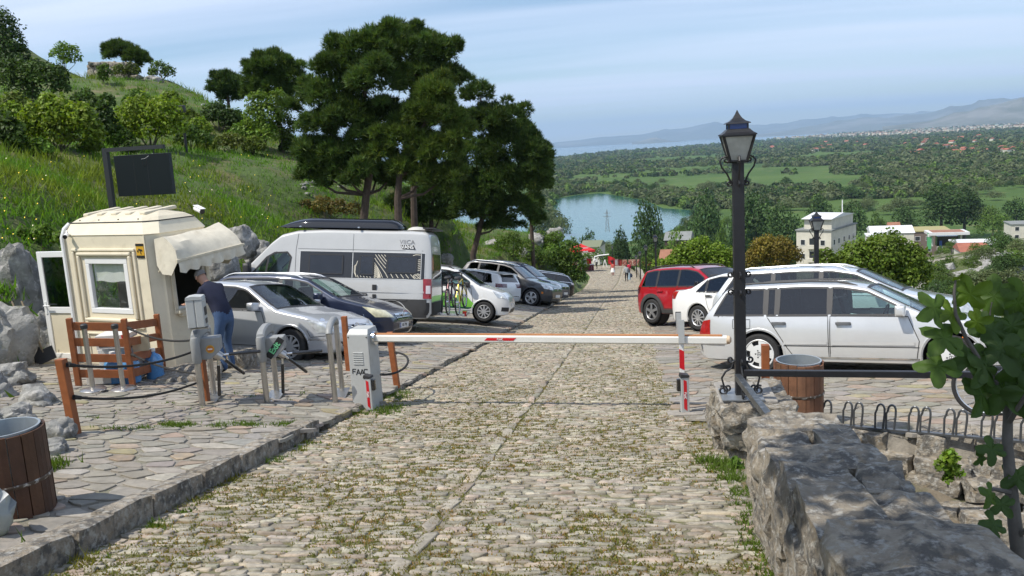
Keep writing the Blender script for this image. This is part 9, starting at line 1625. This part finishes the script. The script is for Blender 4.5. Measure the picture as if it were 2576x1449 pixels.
# souvenir stall under the red parasol
m_redcl = cloth('red', (.55, .02, .025)); pc = at(1462, 640, 112); gz = zz(0, 112); PS = empty('parasol', (pc[0], pc[1], gz), R(20), label='red parasol with white printed lettering over the souvenir stall', cat='parasol'); tz_ = float(at(1464, 613, 112)[2])-gz; MB().tube([(0, 0, 0), (0, 0, tz_)], .03, 8).build('pole', m_trimw, PS)
mb = MB(); q = [(-1.5, -1.5), (1.5, -1.5), (1.5, 1.5), (-1.5, 1.5)]; mb.add([(0, 0, tz_)]+[(a, b, tz_-.80) for a, b in q]+[(a, b, tz_-1.05) for a, b in q], [(0, i+1, (i+1) % 4+1) for i in range(4)]+[(i+1, i+5, (i+1) % 4+5, (i+1) % 4+1) for i in range(4)]); cn = mb.build('canopy', m_redcl, PS, fix=False); mb = MB()
for r_, w_, y_, z_ in ((9, .16, -1.02, tz_-.52), (7, .15, -1.515, tz_-.93)):
 for i in range(r_): mb.box(((i-r_/2+.5)*w_, y_-.02, z_+.02*(i % 2)), (w_*.8, .02, .16+.05*(i % 3 == 0)))
mb.build('lettering', m_whiteink, cn)
G_ = 'goods of the souvenir stall'; TB = empty('market_table', (pc[0]+.4, pc[1]+1, gz), label='draped table of the souvenir stall under the red parasol', cat='table'); MB().box((0, 0, .78), (2.4, .8, .05)).build('top', m_carton, TB); MB().box((0, -.41, .40), (2.4, .03, .76)).build('drape', cloth('wine', (.16, .03, .05)), TB)
RKc = empty('clothes_rail', (pc[0]-.1, pc[1]+.5, gz), label='rail of hanging red and white garments below the red parasol', cat='clothes rail'); MB().tube([(-1.2, 0, 0), (-1.2, 0, 1.7), (1.4, 0, 1.7), (1.4, 0, 0)], .02, 6).build('rail', m_steel, RKc); cols = [m_redcl, cloth('white', (.72, .71, .68)), cloth('wine', (.16, .03, .05)), cloth('pink', (.5, .2, .3))]
for i in range(9): a = -1.1+i*.29; V = [(a-.13, 0, 1.66), (a+.13, 0, 1.66), (a+.17, .04*(i % 2), .75+.1*(i % 3)), (a-.16, -.04, .75+.1*(i % 3))]; o = MB().add([(x, y-.03, z) for x, y, z in V]+[(x, y+.03, z) for x, y, z in V], [(0, 1, 2, 3), (7, 6, 5, 4), (0, 4, 5, 1), (1, 5, 6, 2), (2, 6, 7, 3), (3, 7, 4, 0)]).build('garment', cols[(i*3+i//2) % 4], None); o.location = RKc.location; tag(o, ('plain red garment', 'white garment', 'wine red garment', 'pink garment')[(i*3+i//2) % 4]+(' hanging on the souvenir rail'), 'garment', G_)
def rug(px0, px1, py0, py1, Y, base, label, motif):
 a, b = at(px0, py1, Y), at(px1, py0, Y); w, h = b[0]-a[0], b[2]-a[2]; o = empty('rug', (a[0], a[1], a[2]), label=label, cat='rug', group='rugs hung along the road end'); MB().box((w/2, .0, h/2), (w, .05, h)).build('cloth', base, o); rd = cloth('rug_red', (.32, .04, .035)); mb = MB()
 for c_, d_ in (((w/2, -.03, .07), (w*.92, .012, .06)), ((w/2, -.03, h-.07), (w*.92, .012, .06)), ((.06, -.03, h/2), (.06, .012, h*.9)), ((w-.06, -.03, h/2), (.06, .012, h*.9))): mb.box(c_, d_)
 mb.build('border', rd, o); mb = MB()
 for k in range(motif): cx_ = w*(k+.5)/motif; mb.tube([(cx_+math.cos(t_)*min(.22, w/motif*.3), -.034, h/2+math.sin(t_)*h*.26) for t_ in np.linspace(0, 6.28, 14)], .05, 5); mb.box((cx_, -.035, h/2), (.12, .012, .12))
 if motif: mb.build('motif', rd, o)
bei = cloth('beige', (.52, .42, .30))
rug(1581, 1612, 652, 669, 118, bei, 'beige rug with three dark red medallions on the wall', 3); rug(1566, 1577, 653, 669, 118.4, bei, 'narrow beige rug with one orange medallion, left of the largest', 1); rug(1556, 1564, 653, 669, 118.6, cloth('rug_red', (.32, .04, .035)), 'narrow dark red rug beside the grey one', 0); rug(1543, 1555, 652, 669, 118.8, cloth('grey', (.34, .36, .37)), 'grey woven rug at the left of the hung rugs', 0); rug(1617, 1640, 657, 672, 116, cloth('brick', (.42, .12, .06)), 'brick red woven blanket right of the lantern row', 1)
fp = at(1541, 672, 117); FLG = empty('flag', tuple(fp), label='red flag with black double-headed eagle on a dark pole', cat='flag'); fh = float(at(1537, 643, 117)[2]-fp[2]); MB().tube([(0, 0, -.3), (-.1, 0, fh+.1)], .03, 8).build('pole', m_iron, FLG); G = [[(-.1-.95*(i/8)*.15+1.1*i/8-.5, -.05+.08*math.sin(i*.9), fh-.05-j*.22-.35*(i/8)**1.5) for j in range(6)] for i in range(9)]; fl = MB().grid(G).build('cloth', m_redcl, FLG, smooth=True, fix=False); mb = MB()
for s_ in (-1, 1): mb.prism([(0, .05), (s_*.08, .26), (s_*.15, .20), (s_*.07, .10), (s_*.30, .12), (s_*.26, -.05), (s_*.10, -.05), (s_*.16, -.24), (0, -.30)], (-.05, -.16, fh-.78), (1, 0, 0), (0, 0, 1), (0, -.01, 0))
mb.build('eagle', m_ink, fl)
ss = at(1522, 672, 117); o = MB().prism([(-.35, 0), (-.22, 0), (0, .8), (.22, 0), (.35, 0), (.08, 1.0), (-.08, 1.0)], ss, (1, 0, 0), (0, 0, 1), (0, .35, 0)).build('display_stand', cloth('white', (.72, .71, .68))); tag(o, 'white A-shaped display stand beside the flag', 'stand'); o = MB().tube([at(1494, 660, 118), at(1496, 646, 118), at(1506, 643, 118), at(1532, 640, 118)], .10, 6).build('banner', m_whiteink, None, smooth=True); tag(o, 'white and red arched banner left of the flag', 'banner')
# ================================================================== the air
hz = MB().box((-3000, 13500, 376), (52000, 34000, 846)).build('haze', None); hm_ = bpy.data.materials.new('pale_air'); hm_.use_nodes = True; t = hm_.node_tree; t.nodes.remove(t.nodes['Principled BSDF']); pv = N(t, 'ShaderNodeVolumePrincipled'); pv.inputs['Color'].default_value = (0.50, 0.73, 1.0, 1); pv.inputs['Density'].default_value = 0.00007; pv.inputs['Anisotropy'].default_value = 0.0; t.links.new(pv.outputs[0], t.nodes['Material Output'].inputs['Volume']); hz.data.materials.append(hm_); tag(hz, kind='stuff')
